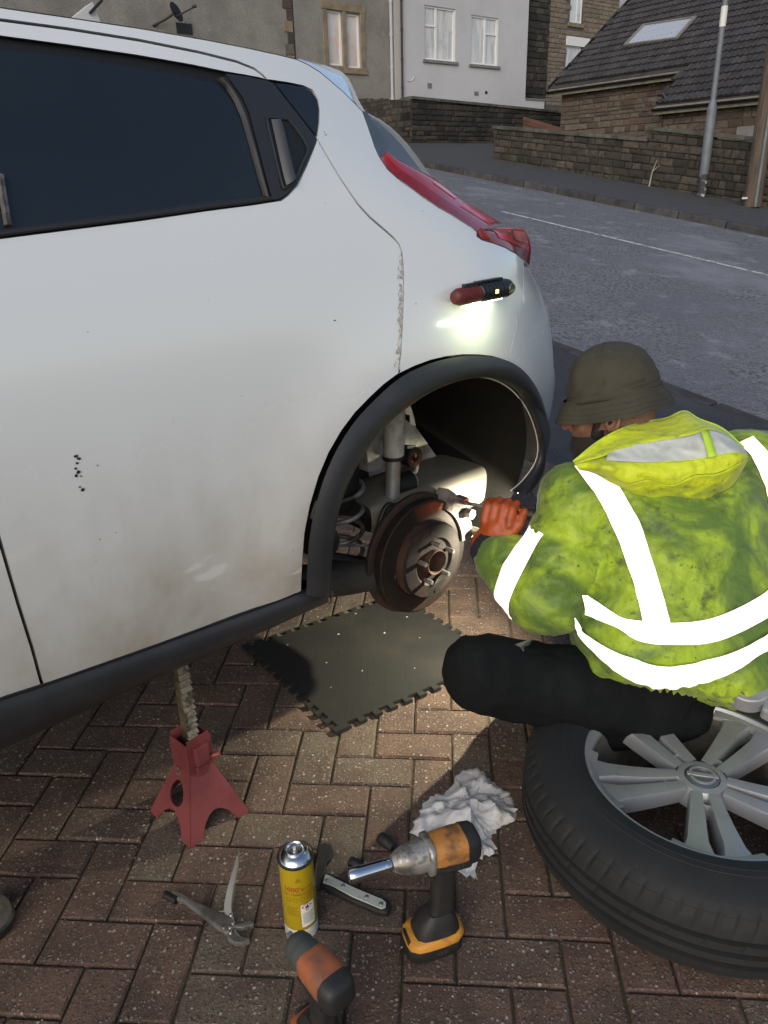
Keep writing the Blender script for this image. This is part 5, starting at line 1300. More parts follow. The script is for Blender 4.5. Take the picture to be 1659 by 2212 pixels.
ztop = .515; bc_ = V3((JC.x, JC.y, 0))
m = MB(); m.T = MJ; m.box((0, 0, (zc0 + ztop) / 2), (.026, .024, ztop - zc0)); bar = m.build('ratchet_bar', M_RATCH, stand, bevel=.002)
for k in range(13):
    z = zc1 - .02 + k * .0165
    if z > ztop - .02: break
    m = MB(); m.T = MJ
    for (px0, py0, ax_) in ((.013, 0, 0),):
        m.add([(.013, -.0115, z), (.013, .0115, z), (.0225, .0115, z + .004), (.0225, -.0115, z + .004), (.013, -.0115, z + .0125), (.013, .0115, z + .0125)], [(0, 1, 2, 3), (3, 2, 5, 4), (0, 3, 4), (1, 5, 2)])
    m2 = MB(); m2.T = MJ; m2.add([tuple(p) for p in [(.012, -.0125, z), (.012, .0125, z), (.0225, .0125, z + .004), (.0225, -.0125, z + .004), (.012, -.0125, z + .0125), (.012, .0125, z + .0125)]], [(0, 1, 2, 3), (3, 2, 5, 4), (0, 3, 4), (1, 5, 2)])
    m2.build('tooth', M_TOOTH, bar)
m = MB(); m.T = MJ; m.box((0, 0, ztop + .006), (.034, .07, .012)); m.box((0, .038, ztop + .014), (.034, .008, .028)); m.box((0, -.038, ztop + .014), (.034, .008, .028)); m.build('saddle', M_RATCH, stand, bevel=.002)
m = MB(); m.T = MJ; m.box((hs + .008, 0, zc1 - .045), (.014, .034, .05)); m.box((hs + .004, 0, zc1 - .10), (.008, .03, .045)); m.build('pawl_plate', M_RED, stand, bevel=.003)
m = MB(); m.T = MJ; p0_ = V3((hs, -.02, zc1 - .075)); m.tube([(hs, .02, zc1 - .07), (hs + .018, .04, zc1 - .062)], .0075, 10); m.build('lever_end', M_RED, stand, smooth=50)
for zz in (zc1 - .09, zc1 - .105):
    m = MB(); m.T = MJ; m.tube([(-.01, -hs - .004, zz), (-.01, -hs - .009, zz)], .006, 10); m.build('rivet', M_STUD, stand)

# ---------------------------------------------------------------- spray can
M_CANY = mat('yellow_can_print', (.50, .36, .012), .35, .25, var=[(16, (.40, .27, .015), .5, .75), (60, (.30, .22, .05), .7, .8)])
M_CANS = mat('bright_can_steel', (.62, .63, .64), .22, 1.0, var=[(10, (.42, .42, .42), .5, .7)])
M_RIM_D = mat('dark_can_seam', (.10, .10, .10), .4, .8)
cz = D(646, 1838, G(652, 2006).y).z
CB = G(652, 2002); CRD = .0325; can = thing('spray_can', CB, 'yellow aerosol can with a bare silver top standing on the paving', 'can')
MC = Matrix.Translation(CB); bt = cz - .016
body = MB().lathe([(.0, .002), (.030, .0), (CRD, .004), (CRD, bt - .004)], 48, MC).build('body', M_CANY, can, smooth=40)
MB().lathe([(CRD, bt - .004), (.0345, bt - .002), (.0345, bt + .003), (.0325, bt + .004)], 48, MC).build('top_seam', M_RIM_D, can, smooth=40)
MB().lathe([(.0325, bt + .003), (.031, bt + .0055), (.027, bt + .0105), (.021, bt + .0135), (.0185, bt + .014)], 48, MC).build('dome', M_CANS, can, smooth=50)
vc = MB().lathe([(.0185, bt + .0135), (.0190, bt + .0175), (.0170, bt + .019), (.0150, bt + .0175), (.0140, bt + .0125), (.008, bt + .012), (.006, bt + .015), (.0, bt + .015)], 32, MC).build('valve_cup', M_CANS, can, smooth=50)
MB().tube([CB + V3((0, 0, bt + .014)), CB + V3((0, 0, bt + .021))], .003, 10).build('valve_stem', M_WHITEPL, vc)
MB().lathe([(CRD + .0004, .002), (CRD + .0004, .03)], 48, MC).build('pale_base_band', mat('pale_print', (.55, .56, .50), .4, var=[(30, (.35, .37, .30), .45, .6)]), body)
def on_can(x, z, lift=.0007, a0=None):
    a = (math.atan2(-CB.y, -CB.x) if a0 is None else a0) + x / CRD
    return CB + V3((math.cos(a) * (CRD + lift), math.sin(a) * (CRD + lift), z))
def can_text(body_, size, x, z, mt, a0=None, name='lettering', slant=0.0):
    me = text_mesh(body_, size); bm = bmesh.new(); bm.from_mesh(me); bmesh.ops.subdivide_edges(bm, edges=bm.edges, cuts=1); 
    for v in bm.verts: v.co = on_can(v.co.x + x, v.co.y + z + slant * v.co.x, .0008, a0)
    bm.to_mesh(me); bm.free(); me.materials.append(mt); o = bpy.data.objects.new(name, me); link(o, body)
M_INK_R = mat('red_print', (.36, .03, .02), .5); M_INK_O = mat('ochre_print', (.28, .17, .01), .5); M_INK_W = mat('white_print', (.66, .66, .60), .5); M_INK_K = mat('black_print', (.02, .02, .02), .5)
zt = bt
can_text("1000's", .0150, -.010, zt - .052, M_INK_R); can_text('of uses', .0075, .017, zt - .052, M_INK_R)
can_text('Car, Home, Leisure', .0078, .0, zt - .064, M_INK_R)
for k in range(4):
    c = -.020 + k * .013; r = MB()
    r.add([on_can(c + .005 * math.cos(a), zt - .078 + .005 * math.sin(a)) for a in [2 * PI * j / 16 for j in range(16)]] + [on_can(c + .0038 * math.cos(a), zt - .078 + .0038 * math.sin(a)) for a in [2 * PI * j / 16 for j in range(16)]], [(j, (j + 1) % 16, 16 + (j + 1) % 16, 16 + j) for j in range(16)]); r.build('print_roundel', M_INK_O, body)
def can_quad(x0, x1, z0, z1, mt, name, lift=.0007):
    rr = MB(); n = 8; rr.grid([[on_can(x0 + (x1 - x0) * j / n, z, lift) for j in range(n + 1)] for z in (z0, z1)]); rr.build(name, mt, body)
can_quad(.001, .030, zt - .150, zt - .092, M_INK_W, 'white_panel')
dm = MB(); c = (.013, zt - .099); dm.add([on_can(c[0] + x, c[1] + y, .0010) for x, y in ((-.011, 0), (0, -.011), (.011, 0), (0, .011), (-.008, 0), (0, -.008), (.008, 0), (0, .008))], [(0, 1, 5, 4), (1, 2, 6, 5), (2, 3, 7, 6), (3, 0, 4, 7)]); dm.build('hazard_diamond', M_INK_R, body)
fl = MB(); fl.add([on_can(c[0] + x, c[1] + y, .0012) for x, y in ((-.003, -.004), (.003, -.004), (.0035, 0), (.001, .005), (-.001, .001), (-.003, .002))], [tuple(range(6))]); fl.build('flame_sign', M_INK_K, body)
for k in range(5): can_quad(-.026, -.004 - .003 * (k % 2), zt - .098 - k * .005, zt - .0965 - k * .005, M_INK_O, 'small_print')
for k in range(7): can_quad(.004, .027 - .002 * (k % 3), zt - .116 - k * .004, zt - .1148 - k * .004, M_SILL, 'small_print', .0011)
an = MB(); an.add([on_can(x, zt - .028 + y, .0009) for x, y in ((-.006, -.006), (.006, -.006), (0, .007))], [(0, 1, 2)]); an.build('print_triangle', M_INK_O, body)

# ---------------------------------------------------------------- cordless impact wrenches
M_ORANGE = mat('worn_orange_case', (.40, .17, .035), .6, var=[(22, (.16, .075, .028), .45, .62), (60, (.06, .04, .025), .60, .72)], bump=[(60, .2, .001)])
M_ORANGE2 = mat('red_orange_case', (.33, .10, .038), .6, var=[(18, (.20, .085, .05), .45, .62), (50, (.06, .04, .03), .62, .72)])
M_ORANGE_B = mat('clean_orange_plastic', (.56, .25, .03), .5, var=[(20, (.36, .15, .025), .55, .7)])
M_TOOLBLK = mat('tool_black', (.014, .0135, .0135), .58, var=[(20, (.028, .025, .022), .5, .7)], bump=[(200, .15, .0006)])
M_GEAR = mat('scuffed_gearcase', (.42, .41, .38), .42, .7, var=[(26, (.15, .14, .125), .45, .62)], bump=[(80, .2, .001)])
M_GEAR2 = mat('dark_green_nose', (.075, .085, .075), .6, .3, var=[(20, (.03, .03, .028), .5, .7)])
M_CHROME = mat('chrome_socket', (.62, .64, .68), .14, 1.0, var=[(15, (.42, .42, .43), .55, .75)])
def blk(mb, secs):                                        # loft of rounded rectangles: (x, cy, cz, hy, hz)
    rows = []
    for x, cy, cz_, hy, hz in secs:
        r = []
        for k in range(20):
            a = 2 * PI * k / 20; ca, sa = math.cos(a), math.sin(a); n = 4
            f = (abs(ca) ** n + abs(sa) ** n) ** (-1 / n); r.append(V3((x, cy + hy * ca * f, cz_ + hz * sa * f)))
        rows.append(r)
    mb.grid(rows, True); mb.add(rows[0], [tuple(range(20))]); mb.add(rows[-1], [tuple(range(20))])
def blkz(mb, secs):                                       # the same, stacked along z: (z, cx, cy, hx, hy)
    rows = []
    for z, cx, cy, hx, hy in secs:
        r = []
        for k in range(20):
            a = 2 * PI * k / 20; ca, sa = math.cos(a), math.sin(a); n = 4
            f = (abs(ca) ** n + abs(sa) ** n) ** (-1 / n); r.append(V3((cx + hx * ca * f, cy + hy * sa * f, z)))
        rows.append(r)
    mb.grid(rows, True); mb.add(rows[0], [tuple(range(20))]); mb.add(rows[-1], [tuple(range(20))])
def impact_wrench(base, head, label, zax, big=True, s=1.0, flip=1):
    """base: point on the ground under the battery; head: plan direction of the nose"""
    t = thing('impact_wrench', base, label, 'power tool', 'cordless impact wrenches')
    a = math.atan2(head.y, head.x); M = Matrix.Translation(base) @ rotz(a) @ Matrix.Scale(s, 4)
    def part(name, mt, fn, smooth=45, bevel=0, par=None):
        m = MB(); m.T = M; fn(m); return m.build(name, mt, par or t, smooth=smooth, bevel=bevel)
    z = zax / s
    bat = part('battery', M_TOOLBLK, lambda m: blkz(m, [(.0, .008, 0, .060, .040), (.006, .008, 0, .066, .044), (.036, .008, 0, .066, .044), (.044, .006, 0, .062, .042)]))
    part('battery_band', M_ORANGE_B if big else M_ORANGE2, lambda m: blkz(m, [(.038, .006, 0, .0665, .0445), (.050, .004, 0, .0665, .0445), (.058, .0, 0, .056, .039)]), par=bat)
    part('battery_latch', M_TOOLBLK, lambda m: m.box((.068, 0, .044), (.006, .040, .024)), bevel=.003, par=bat)
    foot = part('handle_foot', M_TOOLBLK, lambda m: blkz(m, [(.050, .0, 0, .054, .038), (.064, .0, 0, .052, .037), (.090, -.004, 0, .042, .032), (.108, -.008, 0, .028, .023)]))
    part('foot_panel', M_HANDLE, lambda m: m.box((.034, -.0 * flip, .0850), (.022, .026, .003), Matrix.Rotation(math.radians(38), 3, 'Y')), bevel=.001, par=foot)
    part('mode_light', M_RATCH, lambda m: m.box((.036, 0, .0855), (.006, .006, .003), Matrix.Rotation(math.radians(38), 3, 'Y')), par=foot)
    part('handle', M_TOOLBLK, lambda m: blkz(m, [(.095, -.010, 0, .028, .0225), (.125, -.016, 0, .025, .0205), (z - .06, -.020, 0, .0250, .0205), (z - .022, -.022, 0, .027, .018)]))
    part('trigger', M_TOOLBLK, lambda m: blkz(m, [(z - .075, .006, 0, .006, .010), (z - .055, .012, 0, .009, .011), (z - .038, .010, 0, .008, .011)]))
    rb = .037 if big else .036
    part('motor_case', M_ORANGE if big else M_ORANGE2, lambda m: blk(m, [(-.066, 0, z, rb, rb), (-.05, 0, z, rb + .001, rb + .001), (-.01, 0, z, rb, rb), (.012, 0, z - .002, rb - .002, rb - .001)]), 50)
    part('motor_lower', M_TOOLBLK, lambda m: blk(m, [(-.07, 0, z - .021, rb + .0012, .019), (-.02, 0, z - .020, rb + .0015, .019), (.010, 0, z - .018, rb - .001, .018)]), 50)
    part('rear_cap', M_TOOLBLK, lambda m: blk(m, [(-.100, 0, z, .020, .020), (-.096, 0, z, .030, .030), (-.086, 0, z, rb, rb), (-.064, 0, z, rb + .002, rb + .002)]), 50)
    if big:
        part('case_collar', M_GEAR, lambda m: blk(m, [(.010, 0, z, .037, .038), (.013, 0, z, .039, .040), (.021, 0, z, .039, .040), (.024, 0, z, .036, .037)]), 50)
        part('gearcase', M_GEAR, lambda m: m.lathe([(.0, .022), (.035, .022), (.0345, .045), (.031, .068), (.025, .084), (.019, .094), (.016, .098), (.0, .098)], 32, Matrix.Translation((0, 0, z)) @ Matrix.Rotation(PI / 2, 4, 'Y')), 40)
        sk_ = part('socket', M_CHROME, lambda m: m.lathe([(.0, .100), (.0135, .100), (.0145, .102), (.0145, .112), (.0135, .1125), (.0135, .115), (.0148, .116), (.0155, .160), (.0165, .172), (.0165, .190), (.0155, .192), (.0125, .191), (.0115, .170), (.0, .170)], 32, Matrix.Translation((0, 0, z)) @ Matrix.Rotation(PI / 2, 4, 'Y')), 35)
        part('belt_hook', M_TOOLBLK, lambda m: m.tube(smooth_line([(-.02, -.034 * flip, .060), (-.03, -.060 * flip, .050), (-.045, -.082 * flip, .036), (-.050, -.092 * flip, .030)], 4), .009, 10), 50)
        me = text_mesh('DEWALT', .011); Mt_ = M @ Matrix.Translation((-.030, flip * (rb + .0028), z - .021)) @ (Matrix(((-flip, 0, 0, 0), (0, 0, flip, 0), (0, 1, 0, 0), (0, 0, 0, 1)))); me.transform(Mt_); me.materials.append(M_RATCH); link(bpy.data.objects.new('lettering', me), t)
        me = text_mesh('12.0', .014); Mt_ = M @ Matrix.Translation((.0, flip * .0447, .022)) @ (Matrix(((-flip, 0, 0, 0), (0, 0, flip, 0), (0, 1, 0, 0), (0, 0, 0, 1)))); me.transform(Mt_); me.materials.append(M_RATCH); link(bpy.data.objects.new('lettering', me), bat)
    else:
        part('nose', M_GEAR2, lambda m: m.lathe([(.0, .010), (.034, .010), (.0345, .030), (.0335, .036), (.0320, .040), (.0320, .052), (.028, .066), (.020, .073), (.0, .074)], 32, Matrix.Translation((0, 0, z)) @ Matrix.Rotation(PI / 2, 4, 'Y')), 40)
        part('anvil', M_STEEL_DIRTY, lambda m: m.box((.082, 0, z), (.022, .0127, .0127)), bevel=.001)
        part('mode_button', mat('red_button', (.30, .015, .02), .4), lambda m: m.box((.036, 0, .0870), (.012, .014, .005), Matrix.Rotation(math.radians(38), 3, 'Y')), bevel=.001, par=foot)
    return t
z1 = .235
pn = G(755, 1893, z1); pr = G(1032, 1812, z1); hd_ = (pn - pr); hd_.z = 0; hl = hd_.length; hd_.normalize()
base1 = V3((pr.x, pr.y, 0)) + hd_ * (.101 * hl / .292)
impact_wrench(base1, hd_, 'orange cordless impact wrench with a long chrome socket standing on its battery', z1, True, hl / .292, 1 if (V3((-hd_.y, hd_.x, 0))).dot(-base1) > 0 else -1)
z2 = .205
pn2 = G(634, 2030, z2); pr2 = G(742, 2160, z2); hd2 = (pn2 - pr2); hd2.z = 0; hl2 = hd2.length; hd2.normalize()
base2 = V3((pr2.x, pr2.y, 0)) + hd2 * (.098 * hl2 / .172)
impact_wrench(base2, hd2, 'red orange impact wrench with a dark nose at the bottom edge below the can', z2, False, hl2 / .172)

# ---------------------------------------------------------------- locking pliers
M_PLIER = mat('dull_plier_steel', (.17, .165, .155), .45, .35, var=[(14, (.085, .08, .072), .42, .64), (50, (.22, .21, .19), .6, .75)])
M_PLIER_B = mat('bright_plier_steel', (.42, .41, .37), .35, .4, var=[(20, (.20, .18, .15), .5, .7)])
pli = thing('locking_pliers', G(450, 1975), 'steel locking pliers lying open on the paving left of the can', 'pliers')
def flat(px, z0, z1, name, mt, par, bev=.002):
    p = [G(x, y, z0) for x, y in px]; m = MB(); n = len(p)
    m.add([V3((q.x, q.y, z0)) for q in p] + [V3((q.x, q.y, z1)) for q in p], [tuple(range(n))[::-1], tuple(range(n, 2 * n))] + [(i, (i + 1) % n, n + (i + 1) % n, n + i) for i in range(n)])
    return m.build(name, mt, par, bevel=bev)
ft = flat([(372, 1930), (390, 1936), (425, 1958), (462, 1972), (497, 1988), (508, 1998), (508, 2012), (498, 2026), (488, 2024), (465, 2008), (430, 1980), (398, 1956), (368, 1944)], .006, .020, 'fixed_handle', M_PLIER, pli, .004)
kn = MB(); a_, b_2 = G(356, 1932, .013), G(382, 1945, .013); kn.tube([a_, b_2], .0085, 12); kn.build('adjusting_screw', M_SEAL, pli, smooth=40)
flat([(498, 2012), (508, 2004), (522, 2004), (540, 1997), (550, 2001), (549, 2006), (538, 2008), (527, 2012), (515, 2012)], .006, .018, 'upper_jaw', M_PLIER, pli)
flat([(490, 2026), (500, 2022), (512, 2030), (528, 2034), (540, 2034), (541, 2040), (526, 2046), (508, 2045), (494, 2036)], .006, .018, 'lower_jaw', M_PLIER, pli)
flat([(503, 2010), (510, 2010), (513, 2020), (520, 2028), (530, 2031), (522, 2036), (510, 2034), (503, 2026)], .004, .012, 'jaw_web', M_PLIER_B, pli)
lv = [G(x, y, z) for x, y, z in ((500, 2000, .014), (495, 1978, .016), (492, 1960, .020), (495, 1935, .026), (500, 1912, .032), (506, 1888, .035), (511, 1866, .034), (513, 1850, .03))]
rows = []
for i, p in enumerate(smooth_line(lv, 4)):
    w_ = .0085 * (1 - .75 * (i / 28) ** 2.5); rows.append([p + V3((-w_, 0, -.003)), p + V3((-w_ * .8, 0, .003)), p + V3((w_ * .8, 0, .003)), p + V3((w_, 0, -.003))])
MB().grid(rows, True).build('release_lever', M_PLIER_B, pli, smooth=50)
MB().tube([G(440, 1974, .014), G(492, 1968, .016)], .0022, 8).build('toggle_link', M_PLIER_B, pli)
for x, y in ((484, 2003), (497, 2003), (498, 2014), (499, 1976), (503, 1994)):
    p = G(x, y, .021); MB().lathe([(0, .002), (.003, .0015), (.004, -.002)], 12, Matrix.Translation(p)).build('rivet', M_STUD, pli, smooth=True)

# ---------------------------------------------------------------- riveted hand tool beside the can
M_PLATE = mat('pale_green_steel', (.50, .53, .46), .4, .1, var=[(20, (.38, .40, .34), .5, .7)])
rt = thing('folding_tool', G(770, 1935), 'black handled folding tool with a pale riveted metal strip beside the can', 'hand tool')
flat([(694, 1915), (702, 1893), (720, 1900), (770, 1926), (820, 1948), (842, 1958), (845, 1972), (838, 1984), (815, 1980), (760, 1956), (705, 1930)], .003, .020, 'handle', M_TOOLBLK, rt, .005)
pw = flat([(698, 1908), (703, 1890), (714, 1894), (770, 1921), (826, 1944), (834, 1951), (833, 1962), (824, 1965), (760, 1938), (720, 1916)], .0205, .0235, 'metal_strip', M_PLATE, rt, .001)
for x, y in ((706, 1901), (741, 1913), (792, 1937), (823, 1952)):
    p = G(x, y, .024); MB().lathe([(0, .002), (.0035, .0014), (.0045, 0)], 12, Matrix.Translation(p)).build('rivet', M_STUD, pw, smooth=True)
flat([(688, 1830), (700, 1824), (716, 1828), (722, 1845), (716, 1858), (706, 1868), (700, 1895), (694, 1925), (684, 1925), (686, 1870)], .006, .012, 'blade', M_TOOLBLK, rt, .001)
# two black impact sockets
def socket(p, q, r, label):
    m = MB(); ax_ = (q - p); L = ax_.length; Mx = frame(p, ax_.orthogonal(), ax_.normalized().cross(ax_.orthogonal()))
    m.lathe([(r * .55, .012), (r * .6, 0), (r * .95, 0), (r, .002), (r, L * .55), (r * .86, L * .62), (r * .86, L - .002), (r * .8, L), (r * .45, L), (r * .45, L - .01), (0, L - .01)], 20, Mx)
    o = m.build('impact_socket', M_TOOLBLK, smooth=40); tag(o, label, 'socket', 'black impact sockets')
socket(G(822, 1808, .014), G(850, 1832, .014), .0135, 'black impact socket lying behind the chrome socket, nearer the jack stand side')
socket(G(757, 1860, .011), G(782, 1874, .011), .011, 'small black impact socket lying just above the tip of the chrome socket')

# ---------------------------------------------------------------- crumpled paper towel
M_TISSUE = mat('crumpled_paper', (.58, .575, .56), .9, var=[(22, (.40, .39, .37), .50, .7), (8, (.30, .29, .28), .56, .74)], bump=[(90, .2, .002)])
tis = MB(); out = [G(x, y) for x, y in ((888, 1795), (905, 1752), (935, 1725), (965, 1712), (985, 1680), (1012, 1662), (1040, 1664), (1060, 1690), (1095, 1712), (1112, 1740), (1108, 1772), (1082, 1790), (1066, 1810), (1072, 1835), (1050, 1850), (1020, 1860), (1030, 1885), (1025, 1897), (985, 1882), (960, 1850), (925, 1825))]
cen_ = sum(out, V3()) / len(out); ring = smooth_line(out, 7, True); rows = []; NR = 46
rf = random.Random(12); FOLDS = []
for k in range(11):
    a = rf.uniform(0, PI); wl_f = rf.choice((.034, .045, .06, .08, .11)); FOLDS.append((V3((math.cos(a), math.sin(a), 0)), wl_f, rf.uniform(0, 1), wl_f * rf.uniform(.12, .26)))
def crump(p):
    q = p + noise.noise_vector(p * 9) * .016; h = 0
    for n_, wl_f, ph_, am in FOLDS:
        t = (q.dot(n_) / wl_f + ph_) % 1.0; h += am * (abs(t - .5) * 2 - .5)
    return h
for i in range(NR + 1):
    f = i / NR; row = []
    for kk, p in enumerate(ring):
        edge = 1 + .10 * noise.noise(V3((kk * .45, 2.0, 0))) + .06 * noise.noise(V3((kk * 1.3, 5.0, 0)))
        c = cen_.lerp(cen_ + (p - cen_) * edge, f); h = crump(V3((c.x, c.y, 0)))
        big = .5 + .5 * noise.noise(V3((c.x, c.y, 0)) * 13 + V3((4, 4, 0)))
        base_h = .040 * (1 - f ** 1.5) * (.2 + .8 * big) + .010 * (1 - f ** 3)
        row.append(V3((c.x + h * .25, c.y - h * .2, max(.0012 + .003 * abs(h) / .02, base_h + h * (.95 - .7 * f ** 2)))))
    rows.append(row)
tis.grid(rows, True); o = tis.build('paper_towel', M_TISSUE, smooth=18, solid=.0006); tag(o, 'crumpled dirty white paper towel behind the impact wrench', 'paper towel')

# ---------------------------------------------------------------- toe of a boot at the left edge
bt_ = thing('boot_toe', G(-12, 1995), 'dark toe of a boot just showing at the left edge of the paving', 'boot')
c = G(-22, 2003)
m = MB(); m.T = Matrix.Translation(V3((c.x, c.y, 0))) @ rotz(math.radians(8)); m.lathe([(.0, .0), (.045, .0), (.050, .006), (.050, .022), (.046, .026), (0, .026)], 28); m.build('sole', M_TOOLBLK, bt_, smooth=40)
m = MB(); m.T = Matrix.Translation(V3((c.x, c.y, .024))) @ rotz(math.radians(8)); m.lathe([(.046, .0), (.045, .014), (.036, .032), (.018, .042), (0, .044)], 28); m.build('toe_cap', mat('scuffed_boot_leather', (.12, .10, .08), .7, var=[(20, (.05, .042, .035), .45, .65)]), bt_, smooth=True)
# ---------------------------------------------------------------- loose grit on the paving
rg = random.Random(21); gt2 = MB()
for k in range(260):
    x, y = rg.uniform(0, 1659), rg.uniform(1420, 2212); p = G(x, y, .001)
    if ab(p)[1] > B_EDGE - .2: continue
    s_ = rg.uniform(.0008, .0026) * (1.8 if rg.random() < .06 else 1); n_ = 6
    gt2.add([p + V3((s_ * math.cos(a) * rg.uniform(.6, 1.3), s_ * math.sin(a) * rg.uniform(.6, 1.3), 0)) for a in [j * PI / 3 for j in range(6)]] + [p + V3((0, 0, s_ * .8))], [(j, (j + 1) % 6, 6) for j in range(6)])
tag(gt2.build('loose_grit', mat('loose_grit', (.34, .31, .26), .9, var=[(40, (.16, .13, .10), .4, .6)])), 'loose pale grit scattered over the block paving', 'grit', None, 'stuff')
# ================================================================ the person working on the brake
M_SKIN = mat('skin', (.21, .108, .070), .55, var=[(30, (.16, .078, .05), .45, .7)], bump=[(300, .1, .0005)])
M_BEARD = mat('dark_beard', (.018, .013, .010), .8, bump=[(500, .6, .002)])
def hivis(name, base, soil, grime, amount):
    m, nt, N, L, bs = newmat(name); vec = coords(nt, 'world')
    c = mix(nt, ramp(nt, noise_tex(nt, vec, 5.5, 6, .62, None, .8), .40 - amount, .66 - amount), base, soil)
    c = mix(nt, ramp(nt, noise_tex(nt, vec, 15, 6, .7), .52, .74), c, grime)
    c = mix(nt, ramp(nt, noise_tex(nt, vec, 45, 4, .6), .62, .72), c, tuple(k * .75 for k in soil))
    c = mix(nt, ramp(nt, noise_tex(nt, vec, 120, 2, .5), .73, .77), c, (.03, .045, .015))
    L.new(c, bs.inputs['Base Color']); bs.inputs['Roughness'].default_value = .6
    bs.inputs['Sheen Weight'].default_value = .15
    add_bump(nt, bs, [(9, .7, .03), (30, .55, .009), (300, .15, .0006)], vec); return m
M_JACKET = hivis('soiled_hivis_fabric', (.35, .48, .020), (.092, .165, .020), (.050, .086, .016), .06)
M_HOOD = hivis('bright_hivis_fabric', (.54, .62, .012), (.38, .47, .014), (.20, .23, .02), -.10)
M_HOODL = mat('lime_hood_edge', (.44, .66, .05), .6, bump=[(60, .4, .004)])
def retro_mat():
    """glass-bead tape: returns light towards where it came from, over a white backing"""
    m, nt, N, L, bs = newmat('reflective_tape'); bs.inputs['Base Color'].default_value = (.86, .86, .87, 1); bs.inputs['Roughness'].default_value = .5
    g = nnode(nt, 'ShaderNodeBsdfGlossy'); g.inputs['Color'].default_value = (.95, .95, .96, 1); g.inputs['Roughness'].default_value = .35
    L.new(nnode(nt, 'ShaderNodeNewGeometry').outputs['Incoming'], g.inputs['Normal'])
    mx = nnode(nt, 'ShaderNodeMixShader'); mx.inputs[0].default_value = .42; add_bump(nt, bs, [(14, .7, .02), (50, .4, .006)], coords(nt, 'world')); L.new(bs.outputs[0], mx.inputs[1]); L.new(g.outputs[0], mx.inputs[2])
    L.new(mx.outputs[0], nt.nodes['Material Output'].inputs['Surface']); return m
M_TAPE = retro_mat()
M_TAPE_G = mat('unlit_reflective_tape', (.50, .52, .47), .5, var=[(20, (.40, .41, .37), .45, .7)], bump=[(40, .3, .004)])  # grey of tape turned away from the light, set as base colour
M_TROUSER = mat('black_work_trousers', (.0046, .0058, .0062), .9, spec=.18, var=[(8, (.0075, .009, .0094), .45, .7)], bump=[(7, .6, .04), (200, .2, .001)])
M_CUFF = mat('black_knit_cuff', (.013, .013, .014), .9, bump=[(150, .4, .001)])
M_HAT = mat('olive_canvas', (.046, .042, .028), .9, var=[(9, (.031, .028, .020), .4, .65), (40, (.062, .058, .040), .6, .76)], bump=[(30, .35, .006), (400, .25, .0006)])
M_GLOVE = mat('orange_nitrile', (.34, .062, .012), .5, var=[(16, (.18, .035, .012), .5, .68)], bump=[(60, .3, .003)])
M_SOLE = mat('pale_shoe_sole', (.55, .55, .50), .7)

person = thing('person', G(1400, 1560, 0), 'person in soiled yellow hi-vis jacket and olive bucket hat crouching on the loose wheel', 'person')

def capsule(mb, p, rp, q, rq, n=14):
    p, q = V3(p), V3(q); ax = (q - p); L = max(ax.length, 1e-5); t = ax / L; pts = []; rs = []
    for k in range(5):
        a = PI / 2 * (1 - k / 4); pts.append(p - t * rp * math.sin(a)); rs.append(max(.002, rp * math.cos(a)))
    for k in range(1, 5):
        f = k / 5; pts.append(p + ax * f); rs.append(rp + (rq - rp) * f)
    for k in range(5):
        a = PI / 2 * k / 4; pts.append(q + t * rq * math.sin(a)); rs.append(max(.002, rq * math.cos(a)))
    mb.tube(pts, rs, n)
def ellipsoid(mb, c, ax, ay, az, n=14):
    c = V3(c); rows = []
    for i in range(n + 1):
        th = PI * i / n - PI / 2; rows.append([c + V3(ax) * (math.cos(th) * math.cos(2 * PI * k / 20)) + V3(ay) * (math.cos(th) * math.sin(2 * PI * k / 20)) + V3(az) * math.sin(th) for k in range(20)])
    mb.grid(rows, True)
def fuse(mb, voxel, it=6, fac=.5):
    o = mb.build('fuse', None, None); r = o.modifiers.new('r', 'REMESH'); r.mode = 'VOXEL'; r.voxel_size = voxel; r.adaptivity = 0
    s = o.modifiers.new('s', 'SMOOTH'); s.factor = fac; s.iterations = it
    me = evaluated_mesh(o); bpy.data.objects.remove(o); return me
def finish(me, name, mt, parent):
    me.name = name; me.materials.clear(); me.materials.append(mt); me.shade_smooth()
    o = bpy.data.objects.new(name, me); link(o, parent); return o
def ripple(me, fn):
    me.update(); nr = [v.normal.copy() for v in me.vertices]
    for v, n_ in zip(me.vertices, nr): v.co += n_ * fn(v.co, n_)
    me.update()

# joints
NECK = D(1405, 985, 1.77); HEADC = D(1322, 888, 1.83)
LSH = D(1262, 1085, 1.70); RSH = D(1655, 1010, 1.83)
LEL = D(1178, 1282, 1.58); LWR = D(1050, 1178, 1.72)
LAMPP = D(1172, 1122, 1.86); RWR = LAMPP + V3((.10, .05, -.015)); REL = RSH.lerp(RWR, .45) + V3((.12, .14, -.10))
LHIP = D(1340, 1498, 1.50); RHIP = LHIP + V3((.20, .10, .02)); KNEE = D(1046, 1452, 1.47); LFOOT = V3((.40, 1.74, .06))
RKNEE = RHIP + V3((.02, .40, .14)); RFOOT = RKNEE + V3((.02, .04, -.34))
PEL = D(1425, 1440, 1.53)

